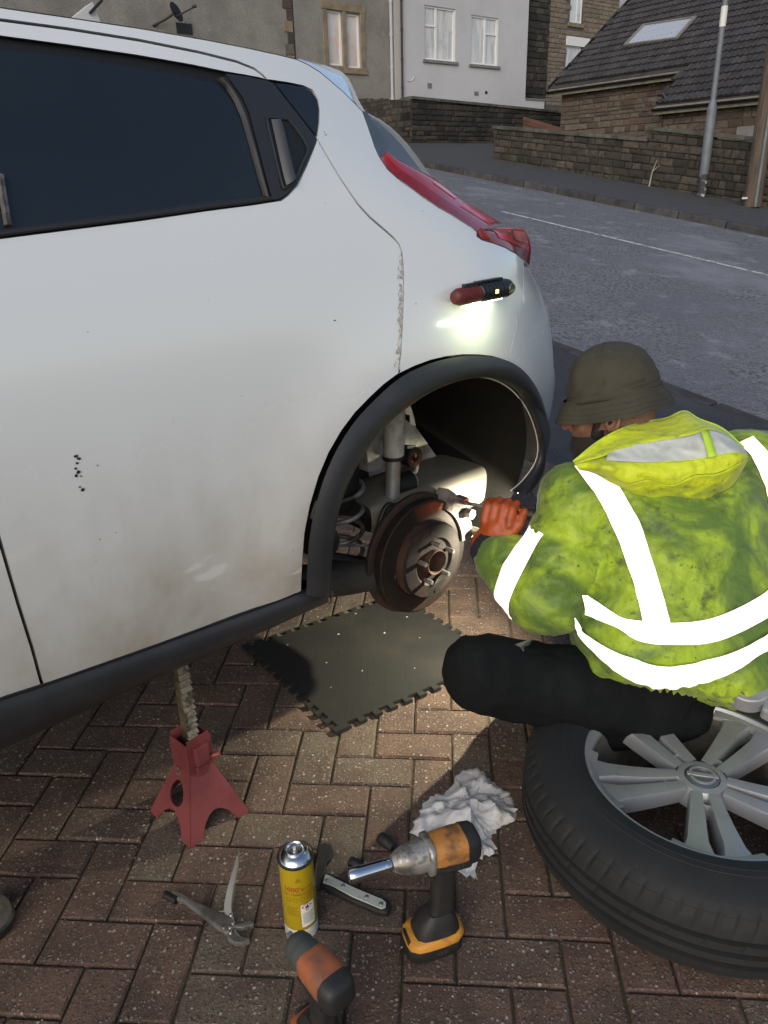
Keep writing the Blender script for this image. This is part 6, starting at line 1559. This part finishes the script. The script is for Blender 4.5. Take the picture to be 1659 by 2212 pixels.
# ---- body (one continuous skin), mostly under the clothes
HF = V3((-.90, .40, -.16)).normalized(); HU = V3((-.10, .12, 1)); HU = (HU - HF * HU.dot(HF)).normalized(); HS = HF.cross(HU)      # head: forward, up, right
def HD(f, s, u): return HEADC + HF * f + HS * s + HU * u
mb = MB()
ellipsoid(mb, HD(0, 0, .01), HF * .098, HS * .077, HU * .100)
ellipsoid(mb, HD(.035, 0, -.055), HF * .066, HS * .058, HU * .072)           # jaw
capsule(mb, HD(.096, 0, .005), .011, HD(.116, 0, -.030), .0125)              # nose
capsule(mb, HD(.114, -.006, -.032), .008, HD(.105, -.016, -.032), .007)
capsule(mb, HD(.085, -.035, .022), .012, HD(.088, .035, .022), .012)         # brow
capsule(mb, HD(.088, -.022, -.066), .009, HD(.088, .022, -.066), .009)       # lips
for s_ in (-1, 1):
    ellipsoid(mb, HD(-.012, s_ * .080, -.012), HF * .018 + HS * s_ * .010, HS * s_ * .009 - HF * .004, HU * .032)   # ears
    ellipsoid(mb, HD(.060, s_ * .045, -.022), HF * .026, HS * .022, HU * .024)   # cheeks
capsule(mb, HD(-.02, 0, -.05), .058, NECK + V3((0, 0, -.02)), .062)
capsule(mb, NECK + V3((0, 0, -.04)), .07, PEL, .08); capsule(mb, NECK.lerp(LSH, .3), .06, LSH, .05); capsule(mb, NECK.lerp(RSH, .3), .06, RSH, .05)
capsule(mb, LSH, .045, LEL, .040); capsule(mb, LEL, .038, LWR, .028); capsule(mb, RSH, .045, REL, .04); capsule(mb, REL, .038, RWR, .028)
capsule(mb, LHIP, .06, KNEE, .05); capsule(mb, KNEE, .05, LFOOT + V3((0, 0, .04)), .035); capsule(mb, RHIP, .06, RKNEE, .055); capsule(mb, RKNEE, .05, RFOOT + V3((0, 0, .04)), .035); capsule(mb, LHIP, .055, RHIP, .055)
body = finish(fuse(mb, .0065, 3), 'body', M_SKIN, person)
# ear folds, eye, beard, cropped hair
mb = MB(); ec = HD(-.012, -.090, -.012)
mb.tube(smooth_line([HD(-.002, -.086, -.030), HD(-.022, -.096, -.024), HD(-.030, -.098, -.002), HD(-.020, -.096, .016), HD(-.002, -.090, .012)], 4), .0042, 8); mb.build('ear_rim', M_SKIN, body, smooth=True)
MB().tube([HD(-.008, -.0895, -.012), HD(-.010, -.092, -.013)], .006, 8).build('ear_hole', M_BEARD, body)
for s_ in (-1, 1):
    MB().lathe([(0, .004), (.006, .003), (.009, 0)], 12, frame(HD(.0885, s_ * .030, .004), HS, HU)).build('eye', M_BEARD, body, smooth=True)
mb = MB(); rows = []
for i in range(17):                                       # beard wraps the jaw from ear to ear
    a = math.radians(-105 + 210 * i / 16); ca, sa = math.cos(a), math.sin(a); wgt = math.cos(a * .55)
    top = -.044 - .016 * wgt; rows.append([HD(.034 + (.070 * ca) * k_, (.070 - .004 * abs(ca)) * sa * k_, u_) for u_, k_ in ((top + .008, .94), (top - .012, 1.04), (-.085, 1.06), (-.112, .92), (-.128, .62), (-.130, .1))])
mb.grid(rows).build('beard', M_BEARD, body, smooth=True)
mb = MB(); mb.tube(smooth_line([HD(.012, -.066, .03), HD(.020, -.066, -.010), HD(.030, -.060, -.050)], 4), [.015] * 9, 10); mb.build('sideburn', M_BEARD, body, smooth=True)
mb = MB(); rows = []
for i in range(15):
    a = math.radians(75 + 210 * i / 14); rows.append([HD(.101 * math.cos(a), .0805 * math.sin(a), u_) for u_ in (.05, .02, -.012, -.03)])
mb.grid(rows).build('cropped_hair', mat('stubble_hair', (.16, .085, .058), .8, var=[(200, (.06, .04, .03), .5, .65)]), body, smooth=True)

# ---- bucket hat
HB_ = HD(-.004, 0, .052); hf, hs_, hu = HF, HS, (HU + HF * .10).normalized(); hs_ = hf.cross(hu).normalized(); hf = hu.cross(hs_)
def hatring(r, h, fx=1.16, wob=0.0, seed=0):
    out = []
    for k in range(64):
        a = 2 * PI * k / 64; w_ = 1 + wob * (noise.noise(V3((math.cos(a) * 1.3, math.sin(a) * 1.3, seed))) ); dn = (.0055 * noise.noise(V3((math.cos(a) * 1.9, math.sin(a) * 1.9, h * 30))) + .002 * noise.noise(V3((math.cos(a) * 5, math.sin(a) * 5, h * 70)))) * (1 if h > .02 else .35); r_ = r * .95 + dn * (1 - max(0, h - .095) / .02); out.append(HB_ + hf * (r_ * fx * math.cos(a) * w_) + hs_ * (r_ * math.sin(a) * w_) + hu * (h + wob * .05 * noise.noise(V3((math.cos(a) * 2, math.sin(a) * 2, seed + 5)))))
    return out
crown_p = [(.1035, -.010), (.1042, .0), (.1018, .003), (.1034, .010), (.1008, .013), (.1018, .022), (.0985, .026), (.0965, .034), (.0945, .044), (.091, .055), (.0855, .067), (.078, .079), (.068, .090), (.055, .100), (.040, .107), (.024, .1115), (.010, .1135), (.0, .1140)]
hat = MB().grid([hatring(r, h, 1.15, .05, 2) for r, h in crown_p], True).build('bucket_hat', M_HAT, person, smooth=50, solid=.002)
brim = [(.104, -.004), (.110, -.014), (.119, -.028), (.127, -.041), (.1285, -.043), (.127, -.0445), (.117, -.031), (.104, -.012)]
MB().grid([hatring(r, h - .010 * max(0, r - .108) / .02, 1.14, .13, 4) for r, h in brim], True).build('brim', M_HAT, hat, smooth=60)
for r, h in ((.1075, -.010), (.1135, -.0195), (.1195, -.0285), (.1245, -.0365)):
    MB().tube(hatring(r, h + .0012 - .010 * max(0, r - .108) / .02, 1.14, .13, 4) + hatring(r, h + .0012 - .010 * max(0, r - .108) / .02, 1.14, .13, 4)[:1], .0007, 5).build('brim_stitching', mat('hat_thread', (.045, .042, .03), .9) if h > -.012 else bpy.data.materials['hat_thread'], hat)
MB().lathe([(0, .004), (.006, .003), (.009, 0)], 14, frame(HB_ + hu * .113, hf, hs_) if frame(HB_, hf, hs_).col[2].to_3d().dot(hu) > 0 else frame(HB_ + hu * .113, hs_, hf)).build('crown_button', M_HAT, hat, smooth=True)
for k in range(6):
    a = 2 * PI * (k + .5) / 6; pts = []
    for r, h in crown_p[6:]:
        w_ = 1 + .05 * noise.noise(V3((math.cos(a) * 1.3, math.sin(a) * 1.3, 2))); pts.append(HB_ + hf * (r * .95 * 1.15 * math.cos(a) * w_) + hs_ * (r * .95 * math.sin(a) * w_) + hu * (h + .0006))
    MB().tube(pts, .0012, 5).build('crown_seam', M_HAT, hat)
# ---- jacket
RGT = (RSH - LSH).normalized(); mb = MB()
rings = [((1450, 1508), 1.455, .198, .138), ((1452, 1478), 1.475, .212, .156), ((1452, 1440), 1.50, .226, .176), ((1452, 1345), 1.565, .228, .180), ((1455, 1230), 1.64, .232, .176), ((1455, 1140), 1.695, .232, .160), ((1448, 1065), 1.74, .205, .130), ((1430, 1010), 1.765, .14, .10), ((1412, 985), 1.775, .095, .082)]
cs_ = [D(x, y, d) for (x, y), d, a, b in rings]; rows = []
for i, ((xy), d, a, b) in enumerate(rings):
    ax_ = (cs_[min(i + 1, 8)] - cs_[max(i - 1, 0)]).normalized(); rr_ = (RGT - ax_ * RGT.dot(ax_)).normalized(); ff_ = rr_.cross(ax_)
    rows.append([cs_[i] + rr_ * (a * math.copysign(abs(math.cos(t)) ** .8, math.cos(t))) + ff_ * (b * math.copysign(abs(math.sin(t)) ** .9, math.sin(t))) for t in [2 * PI * k / 40 for k in range(40)]])
mb.grid(rows, True); mb.add(rows[0], [tuple(range(40))]); mb.add(rows[-1], [tuple(range(40))])
capsule(mb, LSH + RGT * .06, .105, LSH - RGT * .015, .100); capsule(mb, LSH, .098, LEL, .098); capsule(mb, LEL, .096, LWR.lerp(LEL, .36), .074)
capsule(mb, RSH - RGT * .06, .105, RSH, .098); capsule(mb, RSH, .095, REL, .085); capsule(mb, REL, .085, RWR.lerp(REL, .1), .06)
jm = fuse(mb, .0072, 12)
hem = cs_[0]; up_t = (cs_[3] - cs_[0]).normalized()
def jr(p, n_):
    h = .012 * noise.noise(p * 6 + V3((3, 1, 0)))
    q = V3((p.x * 5 + p.z * 6, p.y * 6, p.z * 13 - p.x * 5)); w0 = noise.noise(p * 4 + V3((9, 9, 9)))
    h += .011 * max(0, w0 + .25) * (1 - abs(noise.noise(q + V3((5, 2, 8)))) * 2.6) + .0035 * (1 - abs(noise.noise(q * 2.6)) * 2.6)
    aa = (p - D(1300, 1200, 1.62)).length                      # pull folds running from the armpit
    if aa < .22: h += .008 * (1 - aa / .22) * math.sin((p - LSH).dot(V3((.5, .1, .85))) * 105 + 4 * noise.noise(p * 8))
    t = (p - LEL).length
    if t < .22: h += .007 * math.sin((p - LEL).dot((LSH - LEL).normalized()) * 95 + 3 * noise.noise(p * 9)) * (1 - t / .22)
    d = (p - hem).dot(up_t)
    if d < .055:                                  # gathered elastic hem
        ang = math.atan2((p - hem).dot(RGT), (p - hem).dot(RGT.cross(up_t))); h += .006 * math.sin(ang * 26 + 3 * noise.noise(p * 12)) * max(0, 1 - max(0, d) / .055) - .012 * max(0, 1 - max(0, d) / .03)
    return h
ripple(jm, jr); jacket = finish(jm, 'jacket', M_JACKET, person)
jb = BVHTree.FromPolygons([v.co.copy() for v in jm.vertices], [tuple(p.vertices) for p in jm.polygons])
def on_jacket(x, y, off=.004):
    h = jb.ray_cast(EYE, R(x, y).normalized())
    if h[0] is None: h = jb.find_nearest(EYE + R(x, y).normalized() * 1.75)
    n_ = h[1]
    if n_.dot(R(x, y)) > 0: n_ = -n_
    return h[0] + n_ * off
def tape(edge_a, edge_b, n, w, name='tape', mt=None, off=.005):
    A = [(p.x, p.y) for p in resample(smooth_line([(x, y, 0) for x, y in edge_a], 4), n)]; B = [(p.x, p.y) for p in resample(smooth_line([(x, y, 0) for x, y in edge_b], 4), n)]
    g = [[on_jacket(a[0] + (b[0] - a[0]) * k / w, a[1] + (b[1] - a[1]) * k / w, off) for k in range(w + 1)] for a, b in zip(A, B)]
    def near(p):
        q, n_, *_ = jb.find_nearest(p)
        if n_.dot(q - EYE) > 0: n_ = -n_
        return q + n_ * off
    dist = [[(p - EYE).length for p in r] for r in g]
    for i in range(n):                              # drop sight lines that slipped past a fold
        med = sorted(dist[j][k] for j in range(max(0, i - 3), min(n, i + 4)) for k in range(w + 1)); md = med[len(med) // 2]
        for k in range(w + 1):
            if abs(dist[i][k] - md) > .05: g[i][k] = near(EYE + (g[i][k] - EYE).normalized() * md)
    for it in range(5):
        h = [[p.copy() for p in r] for r in g]
        for i in range(1, n - 1):
            for k in range(w + 1): g[i][k] = (h[i - 1][k] + h[i + 1][k] + h[i][k] * 2) / 4
    def lift(p):                                    # keep it clear of the cloth
        q, n_, *_ = jb.find_nearest(p)
        if n_.dot(q - EYE) > 0: n_ = -n_
        d = (p - q).dot(n_); return p + n_ * max(0, off - d)
    g = [[lift(p) for p in r] for r in g]
    return MB().grid(g).build(name, mt or M_TAPE, jacket, smooth=True, solid=.0015)
tape([(1240, 1010), (1290, 1075), (1330, 1150), (1363, 1240), (1383, 1315), (1388, 1343)], [(1290, 1000), (1343, 1060), (1385, 1140), (1415, 1230), (1436, 1305), (1446, 1346)], 40, 6, 'back_tape')
tape([(1592, 960), (1622, 985), (1645, 1035), (1655, 1070)], [(1625, 945), (1662, 985), (1680, 1030), (1690, 1070)], 20, 5, 'back_tape')
tape([(1256, 1287), (1290, 1300), (1338, 1332), (1385, 1343), (1445, 1346), (1530, 1338), (1600, 1310), (1659, 1272), (1674, 1258)], [(1264, 1325), (1300, 1342), (1342, 1360), (1376, 1385), (1440, 1394), (1530, 1390), (1600, 1366), (1659, 1330), (1676, 1316)], 54, 6, 'waist_tape', off=.006)
tape([(1234, 1333), (1262, 1362), (1312, 1397), (1362, 1418), (1430, 1436), (1500, 1430), (1580, 1410), (1640, 1376), (1672, 1352)], [(1236, 1350), (1270, 1388), (1320, 1434), (1372, 1464), (1430, 1477), (1500, 1472), (1562, 1455), (1620, 1423), (1676, 1392)], 54, 6, 'hem_tape', off=.010)
def band(c, axis, w, name, off=.005, n=56, m=5):
    """tape sewn round a sleeve, laid on the cloth by feeling inward from outside"""
    e1 = axis.orthogonal().normalized(); e2 = axis.cross(e1); g = []
    for k in range(n + 1):
        a = 2 * PI * k / n; d = e1 * math.cos(a) + e2 * math.sin(a); row = []
        for j in range(m + 1):
            o_ = c + axis * (w * (j / m - .5)); h = jb.ray_cast(o_ + d * .16, -d)
            r_ = (h[0] - o_).dot(d) if h[0] is not None else .085
            row.append([o_, d, min(max(r_, .05), .125)])
        g.append(row)
    for it in range(3):
        for j in range(m + 1):
            rr = [g[k][j][2] for k in range(n)]
            for k in range(n): g[k][j][2] = max(rr[k], (rr[k - 1] + rr[k] + rr[(k + 1) % n]) / 3)
            g[n][j][2] = g[0][j][2]
    MB().grid([[o_ + d * (r_ + off) for o_, d, r_ in row] for row in g]).build(name, M_TAPE, jacket, smooth=True, solid=.0015)
fa = (LWR - LEL).normalized(); fa2 = (fa + V3((-.30, .0, -.10))).normalized()
band(LEL.lerp(LWR, .36), fa2, .050, 'sleeve_tape')
# ---- hood lying folded on the back
def lineD(px): return smooth_line([D(x, y, d) for x, y, d in px], 5)
hA = lineD([(1238, 997, 1.66), (1290, 955, 1.69), (1345, 925, 1.73), (1400, 910, 1.76), (1440, 903, 1.77), (1478, 888, 1.78), (1510, 905, 1.76), (1560, 925, 1.73), (1606, 965, 1.68)])
hB = lineD([(1240, 1000, 1.645), (1300, 985, 1.635), (1350, 965, 1.64), (1400, 955, 1.65), (1450, 948, 1.65), (1490, 940, 1.65), (1530, 928, 1.66), (1570, 940, 1.66), (1612, 975, 1.65)])
hC = lineD([(1242, 1004, 1.64), (1300, 998, 1.615), (1350, 1000, 1.605), (1400, 1001, 1.60), (1450, 1000, 1.595), (1500, 995, 1.595), (1550, 985, 1.60), (1590, 978, 1.61), (1614, 985, 1.63)])
hD = lineD([(1255, 1012, 1.645), (1310, 1020, 1.60), (1355, 1042, 1.59), (1400, 1034, 1.585), (1450, 1046, 1.58), (1500, 1026, 1.58), (1550, 1022, 1.585), (1590, 1002, 1.60), (1612, 992, 1.63)])
hE = lineD([(1275, 1010, 1.67), (1322, 1046, 1.64), (1362, 1062, 1.635), (1405, 1086, 1.625), (1450, 1078, 1.62), (1500, 1088, 1.62), (1548, 1064, 1.625), (1580, 1046, 1.635), (1606, 1005, 1.66)])
def sheet_between(name, A, B, mt, n=7, bulge=.012, seed=0, solid=.004):
    m_ = 96; n = n * 2; A = resample(A, m_); B = resample(B, m_); toc = lambda p: (EYE - p).normalized()
    g = [[(lambda p: p + toc(p) * (bulge * math.sin(PI * k / n) + (.016 * noise.noise(p * 10 + V3((seed, 0, 0))) + .010 * (.35 - abs(noise.noise(V3((p.x * 20 + p.z * 14, p.y * 12, p.z * 30)) + V3((seed, 4, 0))))) + .003 * noise.noise(p * 60)) * math.sin(PI * k / n) ** .6))(A[i].lerp(B[i], k / n)) for k in range(n + 1)] for i in range(m_)]
    return MB().grid(g).build(name, mt, hood, smooth=True, solid=solid)
m_ = 44
hood = None
def first_sheet():
    A = resample(hA, m_); B = resample(hB, m_)
    g = [[A[i].lerp(B[i], k / 7) + (EYE - A[i]).normalized() * (-.008 * math.sin(PI * k / 7) + .005 * noise.noise(A[i] * 20)) for k in range(8)] for i in range(m_)]
    return MB().grid(g).build('hood', M_HOOD, jacket, smooth=True, solid=.003)
hood = first_sheet()
gt_ = sheet_between('hood_tape', hB[6:], hC[6:], M_TAPE_G, 6, .004, 3, .002)
sheet_between('hood_lining', hA, hC, M_HOOD, 5, -.03, 5, .002)
sheet_between('hood_fold', hC, hD, M_HOOD, 8, .010, 7)
sheet_between('hood_fold', hD, hE, M_HOOD, 8, .004, 9)
k0 = int(len(hB) * .70); tt = [(lambda p: p + (EYE - p).normalized() * .016)(hB[k0 + a_].lerp(hC[k0 + a_], t / 5)) for a_ in (0, 2) for t in range(6)]
MB().grid([tt[:6], tt[6:]]).build('hood_tab', M_HOODL, hood, smooth=True, solid=.001)
MB().tube([p + (EYE - p).normalized() * .001 for p in hC], .0016, 6).build('hood_hem', M_HOODL, hood, smooth=True)
MB().tube(hA, .0022, 6).build('hood_hem', M_HOODL, hood, smooth=True)

# ---- trousers
mb = MB()
capsule(mb, LHIP, .100, KNEE.lerp(LHIP, .5), .095); capsule(mb, KNEE.lerp(LHIP, .5), .095, KNEE.lerp(LHIP, .06), .082); capsule(mb, KNEE + V3((.01, .02, -.02)), .086, LFOOT + V3((0, 0, .07)), .070)
ellipsoid(mb, KNEE + V3((-.005, 0, -.005)), V3((.084, 0, -.02)), V3((0, .080, 0)), V3((.01, 0, .088))); capsule(mb, KNEE.lerp(LHIP, .15) + V3((.0, .0, -.035)), .075, KNEE.lerp(LHIP, .9) + V3((0, .02, -.06)), .085); capsule(mb, RHIP, .125, RKNEE, .080); capsule(mb, RKNEE, .078, RFOOT + V3((0, 0, .06)), .06)
capsule(mb, LHIP + V3((.04, .02, .0)), .105, RHIP + V3((0, 0, .0)), .105); capsule(mb, D(1400, 1540, 1.49), .075, PEL, .11); capsule(mb, D(1480, 1540, 1.50), .065, D(1320, 1560, 1.50), .066)
tm = fuse(mb, .010, 8)
def tr(p, n_):
    k = (p - KNEE).length; h = .010 * noise.noise(p * 5) + .003 * (1 - abs(noise.noise(V3((p.x * 14 + p.z * 8, p.y * 14, p.z * 16)) + V3((1, 7, 2)))) * 2.4)
    t_ = (p - KNEE).dot((LHIP - KNEE).normalized()); h += .0025 * math.sin(t_ * 62 + 5 * noise.noise(p * 5) + p.z * 30) * max(0, 1 - abs(t_ - .16) / .22)
    if k < .26: h += .006 * (1 - k / .26) * (1 - abs(noise.noise(V3((p.x * 24, p.y * 9, p.z * 9)))) * 3)
    return h
ripple(tm, tr); trousers = finish(tm, 'trousers', M_TROUSER, person)
# ---- shoes
def shoe(p, fwd):
    f = V3((fwd.x, fwd.y, 0)).normalized(); s_ = V3((-f.y, f.x, 0)); mb = MB(); q = V3((p.x, p.y, 0))
    rows = [[q + f * (.05 + .135 * math.cos(t)) + s_ * (.045 * math.sin(t)) + V3((0, 0, z)) for t in [2 * PI * k / 28 for k in range(28)]] for z in (.002, .022)]
    mb.grid(rows, True); mb.add(rows[0], [tuple(range(28))]); mb.add(rows[1], [tuple(range(28))]); sole = mb.build('shoe_sole', M_SOLE, person)
    mb = MB(); mb.grid([[q + f * (.05 + .13 * a * math.cos(t) - b) + s_ * (.043 * a * math.sin(t)) + V3((0, 0, z)) for t in [2 * PI * k / 28 for k in range(28)]] for z, a, b in ((.022, 1, 0), (.04, .98, 0), (.06, .86, .012), (.085, .6, .04), (.11, .42, .07))], True)
    mb.build('shoe', M_TROUSER, person, smooth=True)
shoe(LFOOT, V3((.9, .45, 0))); shoe(RFOOT, V3((-.2, 1, 0)))
# ---- cuff, gloved hand on the bar
mb = MB(); mb.tube([LWR.lerp(LEL, .40), LWR.lerp(LEL, .16), LWR.lerp(LEL, .04), LWR + (LWR - LEL).normalized() * .012], [.060, .058, .052, .044], 20); mb.build('cuff', M_CUFF, person, smooth=50)
BAR0, BAR1 = D(985, 1083, 1.80), D(1150, 1112, 1.70); bd_ = (BAR1 - BAR0).normalized()
GC = D(1084, 1112, 1.735); upz = V3((0, 0, 1)); fw = (GC - LWR).normalized()
back_n = ((EYE - GC).normalized() + V3((0, 0, .5))); back_n = (back_n - bd_ * back_n.dot(bd_)).normalized(); fing = bd_.cross(back_n).normalized()
if fing.dot(V3((0, 0, 1))) < 0: fing = -fing
mb = MB()                                                 # palm behind the bar, four fingers over it, thumb along it
pc = GC + back_n * .012
for k, (off, L) in enumerate(((.033, .95), (.011, 1.05), (-.011, 1.0), (-.031, .84))):
    k0_ = GC + bd_ * off - fing * .030 + back_n * .020
    k1_ = GC + bd_ * off + fing * (.006 * L) + back_n * (.034 if k else .031)
    k2_ = GC + bd_ * off + fing * (.030 * L) + back_n * .016
    k3_ = GC + bd_ * off + fing * (.024 * L) - back_n * .012
    k4_ = GC + bd_ * off + fing * .004 - back_n * .020
    capsule(mb, k0_, .0125, k1_, .0122, 10); capsule(mb, k1_, .0118, k2_, .0108, 10); capsule(mb, k2_, .0105, k3_, .0098, 10); capsule(mb, k3_, .0095, k4_, .0085, 10)
ellipsoid(mb, GC - fing * .040 + back_n * .006, bd_ * .043, fing * .038, back_n * .019)
capsule(mb, GC - fing * .040, .034, LWR + (LWR - LEL).normalized() * .01, .032)
capsule(mb, GC + bd_ * .036 - fing * .045, .016, GC + bd_ * .056 - fing * .018 + back_n * .012, .0125, 10); capsule(mb, GC + bd_ * .056 - fing * .018 + back_n * .012, .0120, GC + bd_ * .058 + fing * .012 + back_n * .016, .0105, 10)
gm = fuse(mb, .0038, 6, .5); ripple(gm, lambda p, n_: .0012 * noise.noise(p * 70)); glove = finish(gm, 'glove', M_GLOVE, person)
# ---- the far hand holds a small inspection lamp beyond the disc
ld_ = V3((-.35, .40, -.75)).normalized(); hx = (LAMPP - RWR).normalized()
mb = MB(); capsule(mb, RWR, .030, RWR + hx * .03, .034)
ellipsoid(mb, RWR + hx * .055, hx * .045, V3((0, 0, .040)), hx.cross(V3((0, 0, 1))) * .020)
for k in range(4):
    b0 = RWR + hx * .070 + V3((0, 0, -.030 + .020 * k)) + hx.cross(V3((0, 0, 1))) * .014; b1 = b0 + hx * .030 + hx.cross(V3((0, 0, 1))) * .010; b2 = b1 + hx * .006 - hx.cross(V3((0, 0, 1))) * .030
    capsule(mb, b0, .0105, b1, .0100, 10); capsule(mb, b1, .0098, b2, .0085, 10)
capsule(mb, RWR + hx * .040 + V3((0, 0, .034)), .013, RWR + hx * .085 + V3((0, 0, .046)), .010, 10)
finish(fuse(mb, .004, 3), 'glove', M_GLOVE, person)
il = thing('inspection_lamp', LAMPP, 'small lit inspection lamp in the far hand hidden behind the near sleeve', 'lamp')
MB().tube([LAMPP - ld_ * .045, LAMPP - ld_ * .012, LAMPP], [.009, .010, .013], 14).build('lamp_body', M_TORCH, il, smooth=40)
MB().lathe([(0, .0005), (.011, .0005)], 16, frame(LAMPP + ld_ * .0006, ld_.orthogonal(), ld_.cross(ld_.orthogonal()))).build('lamp_lens', M_COB, il)
hl = bpy.data.lights.new('inspection_light', 'SPOT'); hl.energy = LAMP_W; hl.spot_size = math.radians(160); hl.spot_blend = .45; hl.shadow_soft_size = .010; hl.color = (1.0, .94, .70)
link(bpy.data.objects.new('inspection_light', hl), il, Matrix.Translation(LAMPP + ld_ * .004) @ (-ld_).to_track_quat('Z', 'Y').to_matrix().to_4x4())
pb = thing('pry_bar', BAR0, 'thin black pry bar held in the orange gloved hand against the caliper', 'hand tool')
MB().tube([BAR0, BAR0.lerp(BAR1, .5)], .0045, 10).build('blade', M_STEEL_DIRTY, pb, smooth=40)
MB().tube([BAR0.lerp(BAR1, .45), BAR0.lerp(BAR1, .52), BAR1], [.008, .013, .013], 14).build('grip', M_TOOLBLK, pb, smooth=40)
MB().tube([BAR1, BAR1 + bd_ * .006], .0125, 14).build('end_ring', M_RATCH, pb)
tb = BVHTree.FromPolygons([v.co.copy() for v in tm.vertices], [tuple(p.vertices) for p in tm.polygons])
def on_trousers(x, y):
    h = tb.ray_cast(EYE, R(x, y).normalized()); return (h[0] - R(x, y).normalized() * .002) if h[0] is not None else D(x, y, 1.45)
MB().add([on_trousers(x, y) for x, y in ((1112, 1392), (1132, 1386), (1152, 1378), (1144, 1392), (1130, 1408), (1124, 1398))], [tuple(range(6))]).build('torn_patch', mat('frayed_grey_cloth', (.11, .12, .11), .9), trousers)
